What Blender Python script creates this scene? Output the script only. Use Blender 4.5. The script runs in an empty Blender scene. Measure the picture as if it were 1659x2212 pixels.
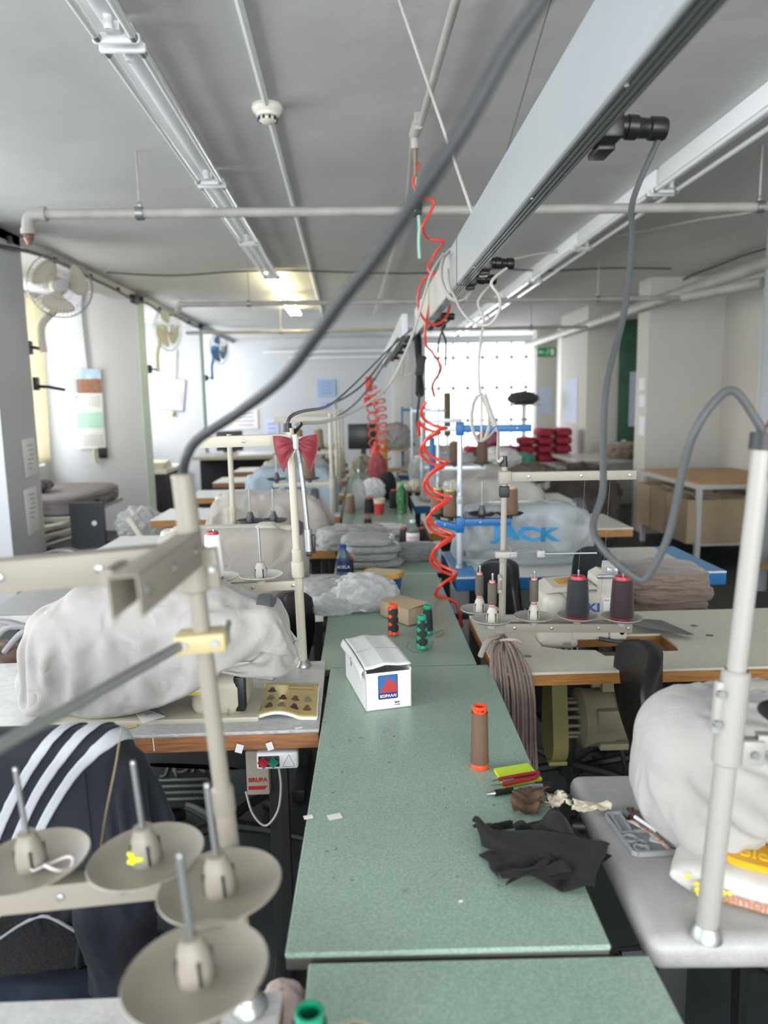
import bpy, bmesh, math, random
import numpy as np
from mathutils import Vector, Matrix, noise

# ------------------------------------------------------------------ camera, world, lights
S = bpy.context.scene
COL = S.collection
W_PX, H_PX, F_PX = 1659.0, 2212.0, 1600.0
EYE = Vector((0, 0, 1.5))
RC = (Matrix.Rotation(math.radians(-1.60), 3, 'Z') @ Matrix.Rotation(math.radians(90 - 8.49), 3, 'X')
      @ Matrix.Rotation(math.radians(-1.0), 3, 'Z'))
cam_d = bpy.data.cameras.new('camera')
cam_d.sensor_fit = 'VERTICAL'; cam_d.sensor_height = 36.0; cam_d.sensor_width = 27.0
cam_d.lens = F_PX / H_PX * 36.0
cam_d.clip_start = 0.02; cam_d.clip_end = 200
cam_d.dof.use_dof = True; cam_d.dof.focus_distance = 1.75; cam_d.dof.aperture_fstop = 2.9
cam = bpy.data.objects.new('camera', cam_d); COL.objects.link(cam)
cam.matrix_world = Matrix.Translation(EYE) @ RC.to_4x4()
S.camera = cam
S.view_settings.view_transform = 'Standard'; S.view_settings.look = 'None'
S.view_settings.gamma = 1.0; S.view_settings.use_curve_mapping = False
S.view_settings.exposure = 0.7
S.cycles.max_bounces = 10; S.cycles.diffuse_bounces = 5; S.cycles.transparent_max_bounces = 24
S.cycles.transmission_bounces = 8; S.cycles.glossy_bounces = 4
S.cycles.sample_clamp_indirect = 6.0
S.cycles.caustics_reflective = False; S.cycles.caustics_refractive = False

wd = bpy.data.worlds.new('overcast_sky'); S.world = wd; wd.use_nodes = True
bg = wd.node_tree.nodes['Background']
bg.inputs[0].default_value = (0.90, 0.95, 1.0, 1); bg.inputs[1].default_value = 2.6

def window_light(loc, rot, sx, sy, power, color=(0.97, 0.985, 1.0)):
    d = bpy.data.lights.new('window_daylight', 'AREA'); d.shape = 'RECTANGLE'
    d.size = sx; d.size_y = sy; d.energy = power; d.color = color
    o = bpy.data.objects.new('window_daylight', d); COL.objects.link(o)
    o.location = loc; o.rotation_euler = rot
    return o
H90 = math.pi / 2
KL = 1.0
for yc in (-2.8, 0.3, 3.7, 7.1, 10.42, 13.6):          # daylight through the windows of the left wall
    window_light((-3.78, yc, 1.85), (0, -H90, 0), 1.75, 2.7, 46 * KL)
window_light((2.45, 15.25, 1.6), (-H90, 0, 0), 2.2, 2.0, 60 * KL)   # far window
window_light((0.3, -3.9, 1.7), (H90, 0, 0), 5.4, 1.9, 165 * KL)      # windows behind the viewpoint

# ------------------------------------------------------------------ small tools
def V(*a): return Vector(a)
def ray(x, y): return RC @ Vector(((x - W_PX / 2) / F_PX, (H_PX / 2 - y) / F_PX, -1))
def G(x, y, z):                       # where the sight line meets the height z
    d = ray(x, y); return EYE + d * ((z - EYE.z) / d.z)
def D(x, y, Y):                       # where it meets the depth Y
    d = ray(x, y); return EYE + d * (Y / d.y)
def XP(x, y, X):
    d = ray(x, y); return EYE + d * (X / d.x)
def lin(h):
    h = h.lstrip('#'); out = []
    for i in (0, 2, 4):
        c = int(h[i:i + 2], 16) / 255
        out.append(c / 12.92 if c <= 0.04045 else ((c + 0.055) / 1.055) ** 2.4)
    return (*out, 1.0)

MATS = {}
def mat(name, col='#808080', rough=0.5, metal=0.0, bump=None, var=None, emit=None, alpha=None, trans=0.0,
        sheen=0.0, coat=0.0, stretch=(1, 1, 1), ior=None, spec=None, sub=0.0):
    """bump=(scale,strength,distance) fractal bump; var=(scale,other colour,contrast) fractal colour variation"""
    if name in MATS: return MATS[name]
    m = bpy.data.materials.new(name); m.use_nodes = True
    nt = m.node_tree; b = nt.nodes['Principled BSDF']; L = nt.links
    b.inputs['Base Color'].default_value = lin(col) if isinstance(col, str) else col
    b.inputs['Roughness'].default_value = rough; b.inputs['Metallic'].default_value = metal
    if spec is not None: b.inputs['Specular IOR Level'].default_value = spec
    if sheen: b.inputs['Sheen Weight'].default_value = sheen
    if coat: b.inputs['Coat Weight'].default_value = coat; b.inputs['Coat Roughness'].default_value = 0.1
    if trans: b.inputs['Transmission Weight'].default_value = trans
    if ior: b.inputs['IOR'].default_value = ior
    if sub: b.inputs['Subsurface Weight'].default_value = sub; b.inputs['Subsurface Radius'].default_value = (.02, .02, .02)
    if alpha is not None: b.inputs['Alpha'].default_value = alpha
    if emit:
        b.inputs['Emission Color'].default_value = lin(emit[0]); b.inputs['Emission Strength'].default_value = emit[1]
    if bump or var:
        tc = nt.nodes.new('ShaderNodeTexCoord'); mp = nt.nodes.new('ShaderNodeMapping')
        mp.inputs['Scale'].default_value = stretch; L.new(tc.outputs['Object'], mp.inputs['Vector'])
    if var:
        n = nt.nodes.new('ShaderNodeTexNoise'); n.inputs['Scale'].default_value = var[0]; n.inputs['Detail'].default_value = 5
        r = nt.nodes.new('ShaderNodeValToRGB'); k = var[2] if len(var) > 2 else 0.25
        r.color_ramp.elements[0].position = 0.5 - k; r.color_ramp.elements[1].position = 0.5 + k
        r.color_ramp.elements[0].color = lin(var[1]); r.color_ramp.elements[1].color = lin(col)
        L.new(mp.outputs[0], n.inputs['Vector']); L.new(n.outputs[0], r.inputs[0]); L.new(r.outputs[0], b.inputs['Base Color'])
    if bump:
        n2 = nt.nodes.new('ShaderNodeTexNoise'); n2.inputs['Scale'].default_value = bump[0]; n2.inputs['Detail'].default_value = 6
        bp = nt.nodes.new('ShaderNodeBump'); bp.inputs['Strength'].default_value = bump[1]
        bp.inputs['Distance'].default_value = bump[2] if len(bump) > 2 else 0.005
        L.new(mp.outputs[0], n2.inputs['Vector']); L.new(n2.outputs[0], bp.inputs['Height']); L.new(bp.outputs[0], b.inputs['Normal'])
    MATS[name] = m; return m

class MB:
    """collects shapes into one mesh"""
    def __init__(s): s.bm = bmesh.new(); s.mi = 0
    def _fin(s, vs, M=None):
        if M is not None:
            for v in vs: v.co = M @ v.co
        fs = {f for v in vs for f in v.link_faces}
        for f in fs: f.material_index = s.mi
        return s
    def box(s, c, d, bev=0.0, rot=None, seg=2):
        r = bmesh.ops.create_cube(s.bm, size=1.0); vs = r['verts']
        for v in vs: v.co = Vector((v.co.x * d[0], v.co.y * d[1], v.co.z * d[2]))
        if bev > 0:
            es = list({e for v in vs for e in v.link_edges})
            rb = bmesh.ops.bevel(s.bm, geom=es, offset=min(bev, min(d) * 0.49), segments=seg, profile=0.5, affect='EDGES')
            vs = list({v for f in rb['faces'] for v in f.verts} | {v for v in vs if v.is_valid})
            vs = list({v for v0 in vs for f in v0.link_faces for v in f.verts})
        M = Matrix.Translation(Vector(c))
        if rot is not None: M = M @ (rot.to_4x4() if isinstance(rot, Matrix) else Matrix.Rotation(rot, 4, 'Z'))
        return s._fin(vs, M)
    def box2(s, a, b, bev=0.0, seg=2):
        a = Vector(a); b = Vector(b); d = b - a
        return s.box((a + b) / 2, (abs(d.x), abs(d.y), abs(d.z)), bev, None, seg)
    def cyl(s, p0, p1, r0, r1=None, seg=20, cap=True):
        p0 = Vector(p0); p1 = Vector(p1); r1 = r0 if r1 is None else r1
        ax = (p1 - p0); n = ax.normalized()
        t = n.orthogonal().normalized(); u = n.cross(t)
        A = []; B = []
        for i in range(seg):
            a = 2 * math.pi * i / seg; d = t * math.cos(a) + u * math.sin(a)
            A.append(s.bm.verts.new(p0 + d * r0)); B.append(s.bm.verts.new(p1 + d * r1))
        for i in range(seg):
            j = (i + 1) % seg; s.bm.faces.new((A[i], A[j], B[j], B[i]))
        if cap:
            s.bm.faces.new(A[::-1]); s.bm.faces.new(B)
        return s._fin(A + B)
    def tube(s, pts, r, seg=10, cap=True, smooth=0, closed=False):
        P = [Vector(p) for p in pts]
        if smooth: P = spline(P, smooth)
        n = len(P); rr = r if callable(r) else (lambda t: r)
        rings = []; prev = None
        for i in range(n):
            tan = (P[min(i + 1, n - 1)] - P[max(i - 1, 0)])
            if closed: tan = P[(i + 1) % n] - P[i - 1]
            tan = tan.normalized() if tan.length > 1e-9 else Vector((0, 0, 1))
            if prev is None: t = tan.orthogonal().normalized()
            else:
                t = prev - tan * prev.dot(tan)
                t = t.normalized() if t.length > 1e-6 else tan.orthogonal().normalized()
            prev = t; u = tan.cross(t); q = rr(i / max(1, n - 1))
            rings.append([s.bm.verts.new(P[i] + (t * math.cos(2 * math.pi * k / seg) + u * math.sin(2 * math.pi * k / seg)) * q) for k in range(seg)])
        m = n if closed else n - 1
        for i in range(m):
            a = rings[i]; b = rings[(i + 1) % n]
            for k in range(seg):
                j = (k + 1) % seg; s.bm.faces.new((a[k], a[j], b[j], b[k]))
        if cap and not closed:
            s.bm.faces.new(rings[0][::-1]); s.bm.faces.new(rings[-1])
        return s._fin([v for q in rings for v in q])
    def lathe(s, prof, c=(0, 0, 0), seg=28, axis=None, cap=True):
        """prof: list of (radius, height)"""
        c = Vector(c); Q = Matrix.Identity(3)
        if axis is not None: Q = Vector((0, 0, 1)).rotation_difference(Vector(axis)).to_matrix()
        rings = []
        for (r, z) in prof:
            r = max(r, 1e-5)
            rings.append([s.bm.verts.new(c + Q @ Vector((r * math.cos(2 * math.pi * k / seg), r * math.sin(2 * math.pi * k / seg), z))) for k in range(seg)])
        for a, b in zip(rings, rings[1:]):
            for k in range(seg):
                j = (k + 1) % seg; s.bm.faces.new((a[k], a[j], b[j], b[k]))
        if cap:
            s.bm.faces.new(rings[0][::-1]); s.bm.faces.new(rings[-1])
        return s._fin([v for q in rings for v in q])
    def prism(s, poly, vec):
        """closed polygon of 3-D points pushed along vec"""
        vec = Vector(vec); A = [s.bm.verts.new(Vector(p)) for p in poly]; B = [s.bm.verts.new(Vector(p) + vec) for p in poly]
        n = len(A)
        s.bm.faces.new(A[::-1]); s.bm.faces.new(B)
        for i in range(n):
            j = (i + 1) % n; s.bm.faces.new((A[i], A[j], B[j], B[i]))
        return s._fin(A + B)
    def grid(s, fn, nu, nv, wrap=False, thick=0.0):
        R = [[s.bm.verts.new(Vector(fn(i / (nu if wrap else nu - 1), j / (nv - 1)))) for j in range(nv)] for i in range(nu)]
        for i in range(nu if wrap else nu - 1):
            for j in range(nv - 1):
                k = (i + 1) % nu
                try: s.bm.faces.new((R[i][j], R[k][j], R[k][j + 1], R[i][j + 1]))
                except ValueError: pass
        return s._fin([v for q in R for v in q])
    def build(s, name, m, parent=None, angle=35, world=False, label=None, thick=0.0, fixn=True):
        if fixn: bmesh.ops.recalc_face_normals(s.bm, faces=s.bm.faces)
        me = bpy.data.meshes.new(name)
        if world and parent is not None:
            off = parent.location
            for v in s.bm.verts: v.co = v.co - off
        elif parent is None and not world:
            pass
        s.bm.to_mesh(me); s.bm.free()
        for x in (m if isinstance(m, (list, tuple)) else [m]): me.materials.append(x)
        if angle:
            me.polygons.foreach_set('use_smooth', [True] * len(me.polygons))
            if angle < 180: me.set_sharp_from_angle(angle=math.radians(angle))
        o = bpy.data.objects.new(name, me); COL.objects.link(o)
        if parent is not None: o.parent = parent
        if label: o['label'] = label
        if thick:
            md = o.modifiers.new('thickness', 'SOLIDIFY'); md.thickness = thick; md.offset = 0
        return o

def spline(P, k=8):
    P = [Vector(p) for p in P]; out = []
    for i in range(len(P) - 1):
        a = P[max(i - 1, 0)]; b = P[i]; c = P[i + 1]; d = P[min(i + 2, len(P) - 1)]
        for j in range(k):
            t = j / k; t2 = t * t; t3 = t2 * t
            out.append(0.5 * ((2 * b) + (c - a) * t + (2 * a - 5 * b + 4 * c - d) * t2 + (3 * b - a - 3 * c + d) * t3))
    out.append(P[-1]); return out

def thing(name, label, cat, loc=(0, 0, 0), rotz=0.0, group=None, rot=None):
    o = bpy.data.objects.new(name, None); o.empty_display_size = 0.05; COL.objects.link(o)
    o.location = Vector(loc); o.rotation_euler = rot if rot is not None else (0, 0, rotz)
    o['label'] = label; o['category'] = cat
    if group: o['group'] = group
    return o
def tag(o, label, cat, group=None, kind=None):
    o['label'] = label; o['category'] = cat
    if group: o['group'] = group
    if kind: o['kind'] = kind
    return o
def struct(name, mb, m, label=None, cat='structure', angle=30):
    o = mb.build(name, m, None, angle); o['kind'] = 'structure'
    o['label'] = label or name.replace('_', ' ') + ' of the sewing workshop'; o['category'] = cat
    return o
def kids(o): return [x for x in bpy.data.objects if x.parent == o]
def dup(root, loc, rotz=None, label=None, group=None):
    r = root.copy(); COL.objects.link(r); r.location = Vector(loc)
    if rotz is not None: r.rotation_euler = (0, 0, rotz)
    if label: r['label'] = label
    if group: r['group'] = group
    for ch in kids(root):
        c = ch.copy(); COL.objects.link(c); c.parent = r
        for g in kids(ch):
            q = g.copy(); COL.objects.link(q); q.parent = c
    return r
def text(body, size, m, parent, M, name='lettering', depth=0.0004, align='CENTER', sx=1.0, bold=0.0):
    """flat lettering laid on a face; M maps the text's x,y (and z normal) into the parent's space"""
    cu = bpy.data.curves.new(name, 'FONT'); cu.body = body; cu.size = size; cu.align_x = align; cu.align_y = 'CENTER'
    cu.extrude = depth; cu.offset = bold
    t = bpy.data.objects.new(name, cu); COL.objects.link(t)
    bpy.context.view_layer.update()
    me = bpy.data.meshes.new_from_object(t.evaluated_get(bpy.context.evaluated_depsgraph_get()))
    bpy.data.objects.remove(t); bpy.data.curves.remove(cu)
    me.transform(M @ Matrix.Diagonal((sx, 1, 1, 1))); me.materials.clear(); me.materials.append(m)
    o = bpy.data.objects.new(name, me); COL.objects.link(o); o.parent = parent
    return o
def frame_from(o, x, y):
    """matrix with origin o, axes along x and y"""
    x = Vector(x).normalized(); y = Vector(y); y = (y - x * y.dot(x)).normalized(); z = x.cross(y)
    M = Matrix((x, y, z)).transposed().to_4x4(); M.translation = Vector(o); return M
def fbm(p, oct=4):
    return noise.fractal(Vector(p), 1.0, 2.0, oct)
random.seed(7)

# ------------------------------------------------------------------ the room
M_wall = mat('wall_paint', '#ced0d3', 0.85, bump=(3, .08, .01), var=(1.2, '#c4c7ca', .3))
M_wall_r = mat('wall_paint_warm', '#d2d0ca', 0.85, bump=(3, .08, .01), var=(1.5, '#c8c6bf', .3))
M_ceil = mat('ceiling_paint', '#d2d2d0', 0.9, bump=(2.2, .5, .03), var=(1.3, '#c3c3c1', .25))
M_mint = mat('mint_edge_paint', '#cfe0d6', 0.7)
M_floor = mat('concrete_floor', '#3f4547', 0.5, var=(4, '#303536', .3), bump=(30, .1, .003))
M_white = mat('white_enamel', '#eceeee', 0.35)
M_gpipe = mat('grey_painted_pipe', '#b5b3ae', 0.5, var=(6, '#9f9b95', .2))
M_steel = mat('steel', '#b9bbbb', 0.3, 1.0)
M_zinc = mat('zinc', '#a5a7a6', 0.42, 0.9)
M_black = mat('black_plastic', '#17181a', 0.45)
M_dark = mat('dark_metal', '#2a2c2c', 0.5, 0.3)
M_cable = mat('grey_cable', '#46494b', 0.5)
M_cablew = mat('pale_cable', '#b2b0a9', 0.5)
M_red = mat('red_hose', '#d8402e', 0.3, coat=.3)
CZ = 2.75; LX = -3.6; RX = 3.9; YB = -4.0; YF = 15.0; FX = -2.5

struct('floor', MB().box2((LX - .3, YB - .3, -.12), (RX + .3, YF + .3, 0)), M_floor, 'worn grey concrete floor of the workshop', 'floor')
struct('ceiling', MB().box2((LX - .3, YB - .3, CZ), (RX + .3, YF + .3, CZ + .15)), M_ceil, 'grey painted plaster ceiling', 'ceiling')
# left wall with window openings between the fins
def wall_open(name, axis, pos, th, lo, hi, opens, z0, z1, m, label):
    """wall along an axis with rectangular openings [(a,b,za,zb)]"""
    w = MB()
    def bx(a, b, za, zb):
        if b - a < .001 or zb - za < .001: return
        if axis == 'Y': w.box2((pos, a, za), (pos + th, b, zb))
        else: w.box2((a, pos, za), (b, pos + th, zb))
    cur = lo
    for (a, b, za, zb) in sorted(opens):
        bx(cur, a, z0, z1); bx(a, b, z0, za); bx(a, b, zb, z1); cur = b
    bx(cur, hi, z0, z1)
    return struct(name, w, m, label, 'wall')
LW = [(a, b, .85, 2.68) for a, b in ((-3.8, -1.75), (-1.2, 1.8), (2.25, 5.15), (5.65, 8.5), (9.05, 11.75), (12.3, 14.8))]
wall_open('wall_left', 'Y', LX - .2, .2, YB, YF, LW, 0, CZ, M_wall, 'white wall with tall windows between the piers')
M_fr = mat('window_frame_paint', '#b3b8b7', 0.5)
M_glass = bpy.data.materials.new('window_glass'); M_glass.use_nodes = True
_n = M_glass.node_tree; _t = _n.nodes.new('ShaderNodeBsdfTransparent'); _g = _n.nodes.new('ShaderNodeBsdfGlossy'); _m = _n.nodes.new('ShaderNodeMixShader')
_g.inputs['Roughness'].default_value = .02; _m.inputs[0].default_value = .06
_n.links.new(_t.outputs[0], _m.inputs[1]); _n.links.new(_g.outputs[0], _m.inputs[2]); _n.links.new(_m.outputs[0], _n.nodes['Material Output'].inputs[0])
def window(n, axis, pos, a, b, za, zb, nv, nh, label, t=.04):
    o = thing('window_%d' % n, label, 'window', ((pos, (a + b) / 2, za) if axis == 'Y' else ((a + b) / 2, pos, za)))
    o['kind'] = 'structure'
    w = MB(); f = lambda p, q, r: ((pos, p, q) if axis == 'Y' else (p, pos, q))
    def bar(p0, p1, q0, q1):
        if axis == 'Y': w.box2((pos - .03, p0, q0), (pos + .03, p1, q1))
        else: w.box2((p0, pos - .03, q0), (p1, pos + .03, q1))
    bar(a, a + t, za, zb); bar(b - t, b, za, zb); bar(a, b, za, za + t); bar(a, b, zb - t, zb)
    w.build('window_frame', M_fr, o, world=True)
    k = MB(); w = k
    for i in range(1, nv):
        x = a + (b - a) * i / nv; bar(x - .022, x + .022, za + t, zb - t)
    for j in nh:
        z = za + (zb - za) * j; bar(a + t, b - t, z - .022, z + .022)
    k.build('glazing_bars', M_fr, o, world=True)
    g = MB(); w = g
    if axis == 'Y': g.box2((pos - .004, a + t, za + t), (pos + .004, b - t, zb - t))
    else: g.box2((a + t, pos - .004, za + t), (b - t, pos + .004, zb - t))
    g.build('pane', M_glass, o, world=True)
    return o
for i, (a, b, za, zb) in enumerate(LW[2:5]):
    window(i + 1, 'Y', LX - .1, a, b, za, zb, 3, (.55,), ['tall white window before the first pier', 'tall white window behind the cream curtain', 'tall white window beyond the calendar pier'][i])
# fins (piers) on the left side with mint painted ends
for n, (y0, y1) in enumerate(((-1.65, -1.35), (1.85, 2.15), (5.25, 5.80), (8.65, 8.95), (11.9, 12.2))):
    w = MB().box2((LX, y0, 0), (FX - .012, y1, CZ)); 
    o = w.build('wall_pier', M_wall); o['kind'] = 'structure'
    tag(o, ['white pier behind the camera side', 'white pier beside the sewing rows', 'white pier with taped paper sheets', 'white pier with the long calendar', 'white pier beside the clipboard bay'][n], 'pier')
    e = MB().box2((FX - .012, y0, 0), (FX, y1, CZ)).build('end_face', M_mint if n > 2 else M_wall, o)
struct('trim_1', MB().box2((FX - .25, YB, CZ - .07), (FX, YF, CZ)), M_ceil, 'shallow ceiling beam along the pier ends', 'beam')
# far wall with the big barred window
FWX0, FWX1 = 1.27, 3.62
wall_open('wall_back', 'X', YF, .2, LX - .2, RX + .2, [(FWX0, FWX1, .35, 2.66)], 0, CZ, M_wall, 'pale end wall behind the last rows')
window(4, 'X', YF + .08, FWX0, FWX1, .35, 2.66, 8, (.32, .60, .86), 'wide barred window full of white daylight in the end wall')
struct('wall_column', MB().box2((.62, YF - .35, 0), (.98, YF, CZ), .005), M_wall_r, 'square column on the end wall beside the barred window', 'column')
# right wall
struct('wall_right', MB().box2((RX, YB, 0), (RX + .2, YF, CZ)), M_wall_r, 'grey white wall behind the storage tables', 'wall')
M_board = mat('green_board', '#3c6a54', 0.5, var=(3, '#2f5845', .2))
for n, (x0, y0, y1) in enumerate(((3.08, 8.0, 8.33), (3.12, 10.3, 11.65), (3.15, 13.4, 13.72))):
    o = MB().box2((x0, y0, 0), (RX if n < 2 else 3.52, y1, CZ), .004).build('wall_pier', M_wall_r); o['kind'] = 'structure'
    tag(o, ['pier beside the wooden storage table', 'thick pier beyond the green board', 'square column carrying the exit sign'][n], 'pier')
struct('wall_front', MB().box2((LX, YB - .2, 0), (RX, YB, .75)).box2((LX, YB - .2, 2.7), (RX, YB, CZ)), M_wall, 'low wall under the windows at the near end', 'wall')

# ------------------------------------------------------------------ ceiling services
def fluorescent(x, y0, y1, label, lit, group, deep=0.0, dx=0.0):
    z = CZ; L = y1 - y0 - .04
    t = thing('fluorescent_light', label, 'ceiling light', (x, (y0 + y1) / 2, z), -math.atan2(dx, L), group)
    h = L / 2
    b = MB(); b.box((0, 0, -.022 - deep / 2), (.075, L, .044 + deep), .006); b.build('housing', M_white, t)
    for s in (-1, 1):
        e = MB(); e.box((0, s * (h - .012), -.075 - deep), (.155, .022, .035), .01).box((0, s * (h - .03), -.05 - deep), (.05, .06, .04), .004)
        e.cyl((.0, s * (h - .09), -.04 - deep), (0, s * (h - .09), -.085 - deep), .014)
        e.build('lamp_holder', M_white, t)
        tb = MB().cyl((s * .058, -h + .045, -.078 - deep), (s * .058, h - .045, -.078 - deep), .0135, seg=14).build('tube', M_tube_on if lit else M_tube, t)
        for q in (-1, 1):
            MB().cyl((s * .058, q * (h - .022), -.078 - deep), (s * .058, q * (h - .05), -.078 - deep), .0142, seg=14).build('tube_cap', M_zinc, tb)
    return t
M_tube = mat('unlit_tube', '#e6e9e8', 0.15, coat=.5)
M_tube_on = mat('lit_tube', '#ffffff', 0.3, emit=('#fff0bd', 14.0))
LY = [-.35, 1.15, 2.65, 4.22, 5.72, 7.24, 8.76, 10.28]
wl = ['unlit twin tube fixture overhead nearest the camera in the row near the smoke detector', 'unlit twin tube fixture ending at the pale cross bracket near the smoke detector',
      'unlit twin tube fixture running past the smoke detector', 'unlit twin tube fixture above the first hanging pipe, piers side', 'unlit twin tube fixture just before the lit pair',
      'lit twin tube fixture glowing white, closer of the lit pair', 'lit twin tube fixture glowing white, farther of the lit pair']
for i in range(7):
    xm = -.765 - .011 * ((LY[i] + LY[i + 1]) / 2 - 2.65)
    if i: fluorescent(xm, LY[i], LY[i + 1], wl[i], i >= 5, 'twin tube lights in the row near the smoke detector', dx=-.017)
RY = [1.28, 2.78, 4.28, 5.80, 7.3, 8.8, 10.3, 11.8, 13.3]
wr = ['first', 'second', 'third', 'fourth', 'fifth', 'sixth', 'seventh', 'eighth']
for i in range(1, 8):
    fluorescent(1.70, RY[i], RY[i + 1], 'unlit deep twin tube fixture beyond the metal rail, %s from the camera' % wr[i - 1], False, 'deep twin tube lights beyond the metal rail', deep=.05)

cond = MB(); a = G(515, 0, CZ - .012); b = G(690, 655, CZ - .012)
cond.tube([a + (a - b) * .3, a, b, b + (b - a) * .3], .014, 8)
tag(cond.build('conduit', M_white), 'thin white cable conduit fixed to the ceiling through the smoke detector', 'conduit')
sd = G(577, 228, CZ)
t = thing('smoke_detector', 'round cream smoke detector on the ceiling conduit', 'smoke detector', (sd.x, sd.y, CZ))
M_cream = mat('cream_plastic', '#e4e3d6', 0.4)
MB().lathe([(.062, 0), (.066, -.012), (.06, -.026), (.05, -.034)]).build('base', M_cream, t)
MB().lathe([(.05, -.03), (.047, -.045), (.030, -.052)]).build('body', M_cream, t)
sl = MB()
for k in range(10):
    an = k * math.pi / 5; sl.box((.041 * math.cos(an), .041 * math.sin(an), -.056), (.004, .010, .014), .001, rot=an)
sl.build('sensor_slots', M_dark, t)
MB().lathe([(.037, -.052), (.036, -.062), (.024, -.070), (.0, -.071)]).build('cap', M_cream, t)

def hanger(t, x, y, z, r):
    h = MB(); h.cyl((x, y, z + r), (x, y, CZ), .005, seg=8).build('hanger_rod', M_gpipe, t, world=True)
    c = MB(); c.lathe([(r + .002, -.018), (r + .009, -.018), (r + .009, .018), (r + .002, .018)], (x, y, z), 18, axis=(1, 0, 0), cap=False)
    c.box((x, y, z + r + .014), (.022, .02, .03), .003); c.build('clamp', M_zinc, t, world=True)
pz = D(302, 461, 3.93)
pr_ = D(1640, 447, 3.93)
t = thing('ceiling_pipe', 'first grey steel pipe hung across the ceiling on rods, with an elbow end', 'pipe', (pz.x, 3.93, pz.z))
pl = D(80, 461, 3.93); zz = pz.z
MB().cyl((pl.x, 3.93, zz), (2.92, 3.93, zz), .024).build('pipe_run', M_gpipe, t, world=True)
e = MB(); e.tube([(pl.x + .03, 3.93, zz), (pl.x - .02, 3.93, zz - .004), (pl.x - .045, 3.93, zz - .03), (pl.x - .05, 3.93, zz - .08)], .031, 14, smooth=5)
e.cyl((pl.x + .02, 3.93, zz), (pl.x + .045, 3.93, zz), .036).cyl((pl.x - .05, 3.93, zz - .07), (pl.x - .05, 3.93, zz - .095), .036)
e.build('elbow', M_gpipe, t, world=True)
MB().lathe([(.022, 0), (.026, -.02), (.018, -.035), (.012, -.05)], (pl.x - .05, 3.93, zz - .095)).build('valve_end', mat('rusty_brass', '#8d6a5e', .5, .5), t, world=True)
hanger(t, pz.x, 3.93, zz, .024); hanger(t, pr_.x, 3.93, zz, .024); hanger(t, .30, 3.93, zz, .024)
p2 = G(395, 658, 2.40); 
t = thing('ceiling_pipe', 'second grey pipe across the ceiling, beyond the lit lamps', 'pipe', (0, p2.y, 2.40))
MB().cyl((p2.x, p2.y, 2.40), (2.93, p2.y, 2.40), .022).build('pipe_run', M_gpipe, t, world=True)
MB().tube([(p2.x + .02, p2.y, 2.40), (p2.x - .03, p2.y, 2.395), (p2.x - .05, p2.y, 2.33)], .028, 12, smooth=4).build('elbow', M_gpipe, t, world=True)
for x in (-1.0, .9, 2.2): hanger(t, x, p2.y, 2.40, .022)
p3 = G(700, 715, 2.40)
t = thing('ceiling_pipe', 'third grey pipe across the ceiling, farthest along the room', 'pipe', (0, p3.y, 2.40))
MB().cyl((-2.2, p3.y, 2.40), (2.93, p3.y, 2.40), .022).build('pipe_run', M_gpipe, t, world=True)
for x in (-1.0, .9, 2.2): hanger(t, x, p3.y, 2.40, .022)
# big heating pipe and its riser
t = thing('heating_pipe', 'thick grey heating riser with a long run under the ceiling', 'pipe', (3.02, 5.5, 0))
MB().cyl((3.02, 1.5, 2.46), (3.02, 14.5, 2.46), .055).build('pipe_run', M_gpipe, t, world=True)
MB().cyl((3.06, 5.55, 0.0), (3.06, 5.55, 2.68), .068).build('riser', mat('riser_paint', '#a9acae', .45), t, world=True)
MB().cyl((3.02, 5.65, 2.33), (2.80, 6.5, 2.34), .042).build('branch', M_gpipe, t, world=True)
# cables along the ceiling
def wavy(a, b, n, amp, seed=0):
    a = Vector(a); b = Vector(b); random.seed(seed)
    return [a.lerp(b, i / n) + Vector((random.uniform(-amp, amp) * .4, 0, -abs(random.gauss(0, amp)))) for i in range(n + 1)]
M_blackc = mat('black_cable', '#35373a', 0.5)
c = MB().tube(wavy((FX + .02, 2.0, 2.70), (FX + .02, 12.3, 2.70), 16, .03, 3), .014, 8, smooth=4)
for y in np.arange(2.4, 12.3, .8): c.box((FX + .015, y, 2.69), (.03, .03, .05), .004)
tag(c.build('ceiling_cable', M_blackc), 'sagging black cable bundle along the ends of the white piers', 'cable')
a = G(230, 588, CZ - .02)
c = MB().tube(wavy((a.x, a.y, CZ - .02), (3.0, a.y + .1, CZ - .02), 9, .02, 5), .008, 6, smooth=4)
tag(c.build('ceiling_cable', M_cable), 'thin grey cable across the ceiling before the lit lamps', 'cable')
jb = MB().box((FX + .03, 8.5, 2.66), (.06, .16, .09), .006)
tag(jb.build('junction_box', M_black), 'small black junction box on top of the calendar pier', 'junction box')
for lab, p, q in (('pale', (1100, 560), (1600, 455)), ('dark', (1380, 640), (1659, 530))):
    a = G(*p, CZ - .02); b = G(*q, CZ - .02)
    c = MB().tube(wavy(a, b + (b - a) * .2, 7, .015, 9), .010, 6, smooth=4)
    tag(c.build('ceiling_cable', M_cablew if lab == 'pale' else M_blackc), '%s cable clipped to the ceiling beside the heating pipe' % lab, 'cable')

# ------------------------------------------------------------------ builders
M_beige = mat('beige_enamel', '#b9b3a2', 0.42, bump=(60, .03, .001))
M_ivory = mat('ivory_plastic', '#bdb8ac', 0.45)
M_greyp = mat('grey_plastic', '#a3a19d', 0.5)
M_offw = mat('offwhite_enamel', '#c6c3b9', 0.35)
M_pin = mat('spool_pin_steel', '#a3a6a6', 0.35, 0.9)
M_blue = mat('blue_enamel', '#1767a8', 0.4)
M_frame = mat('table_frame_paint', '#262828', 0.5, 0.2)

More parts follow.
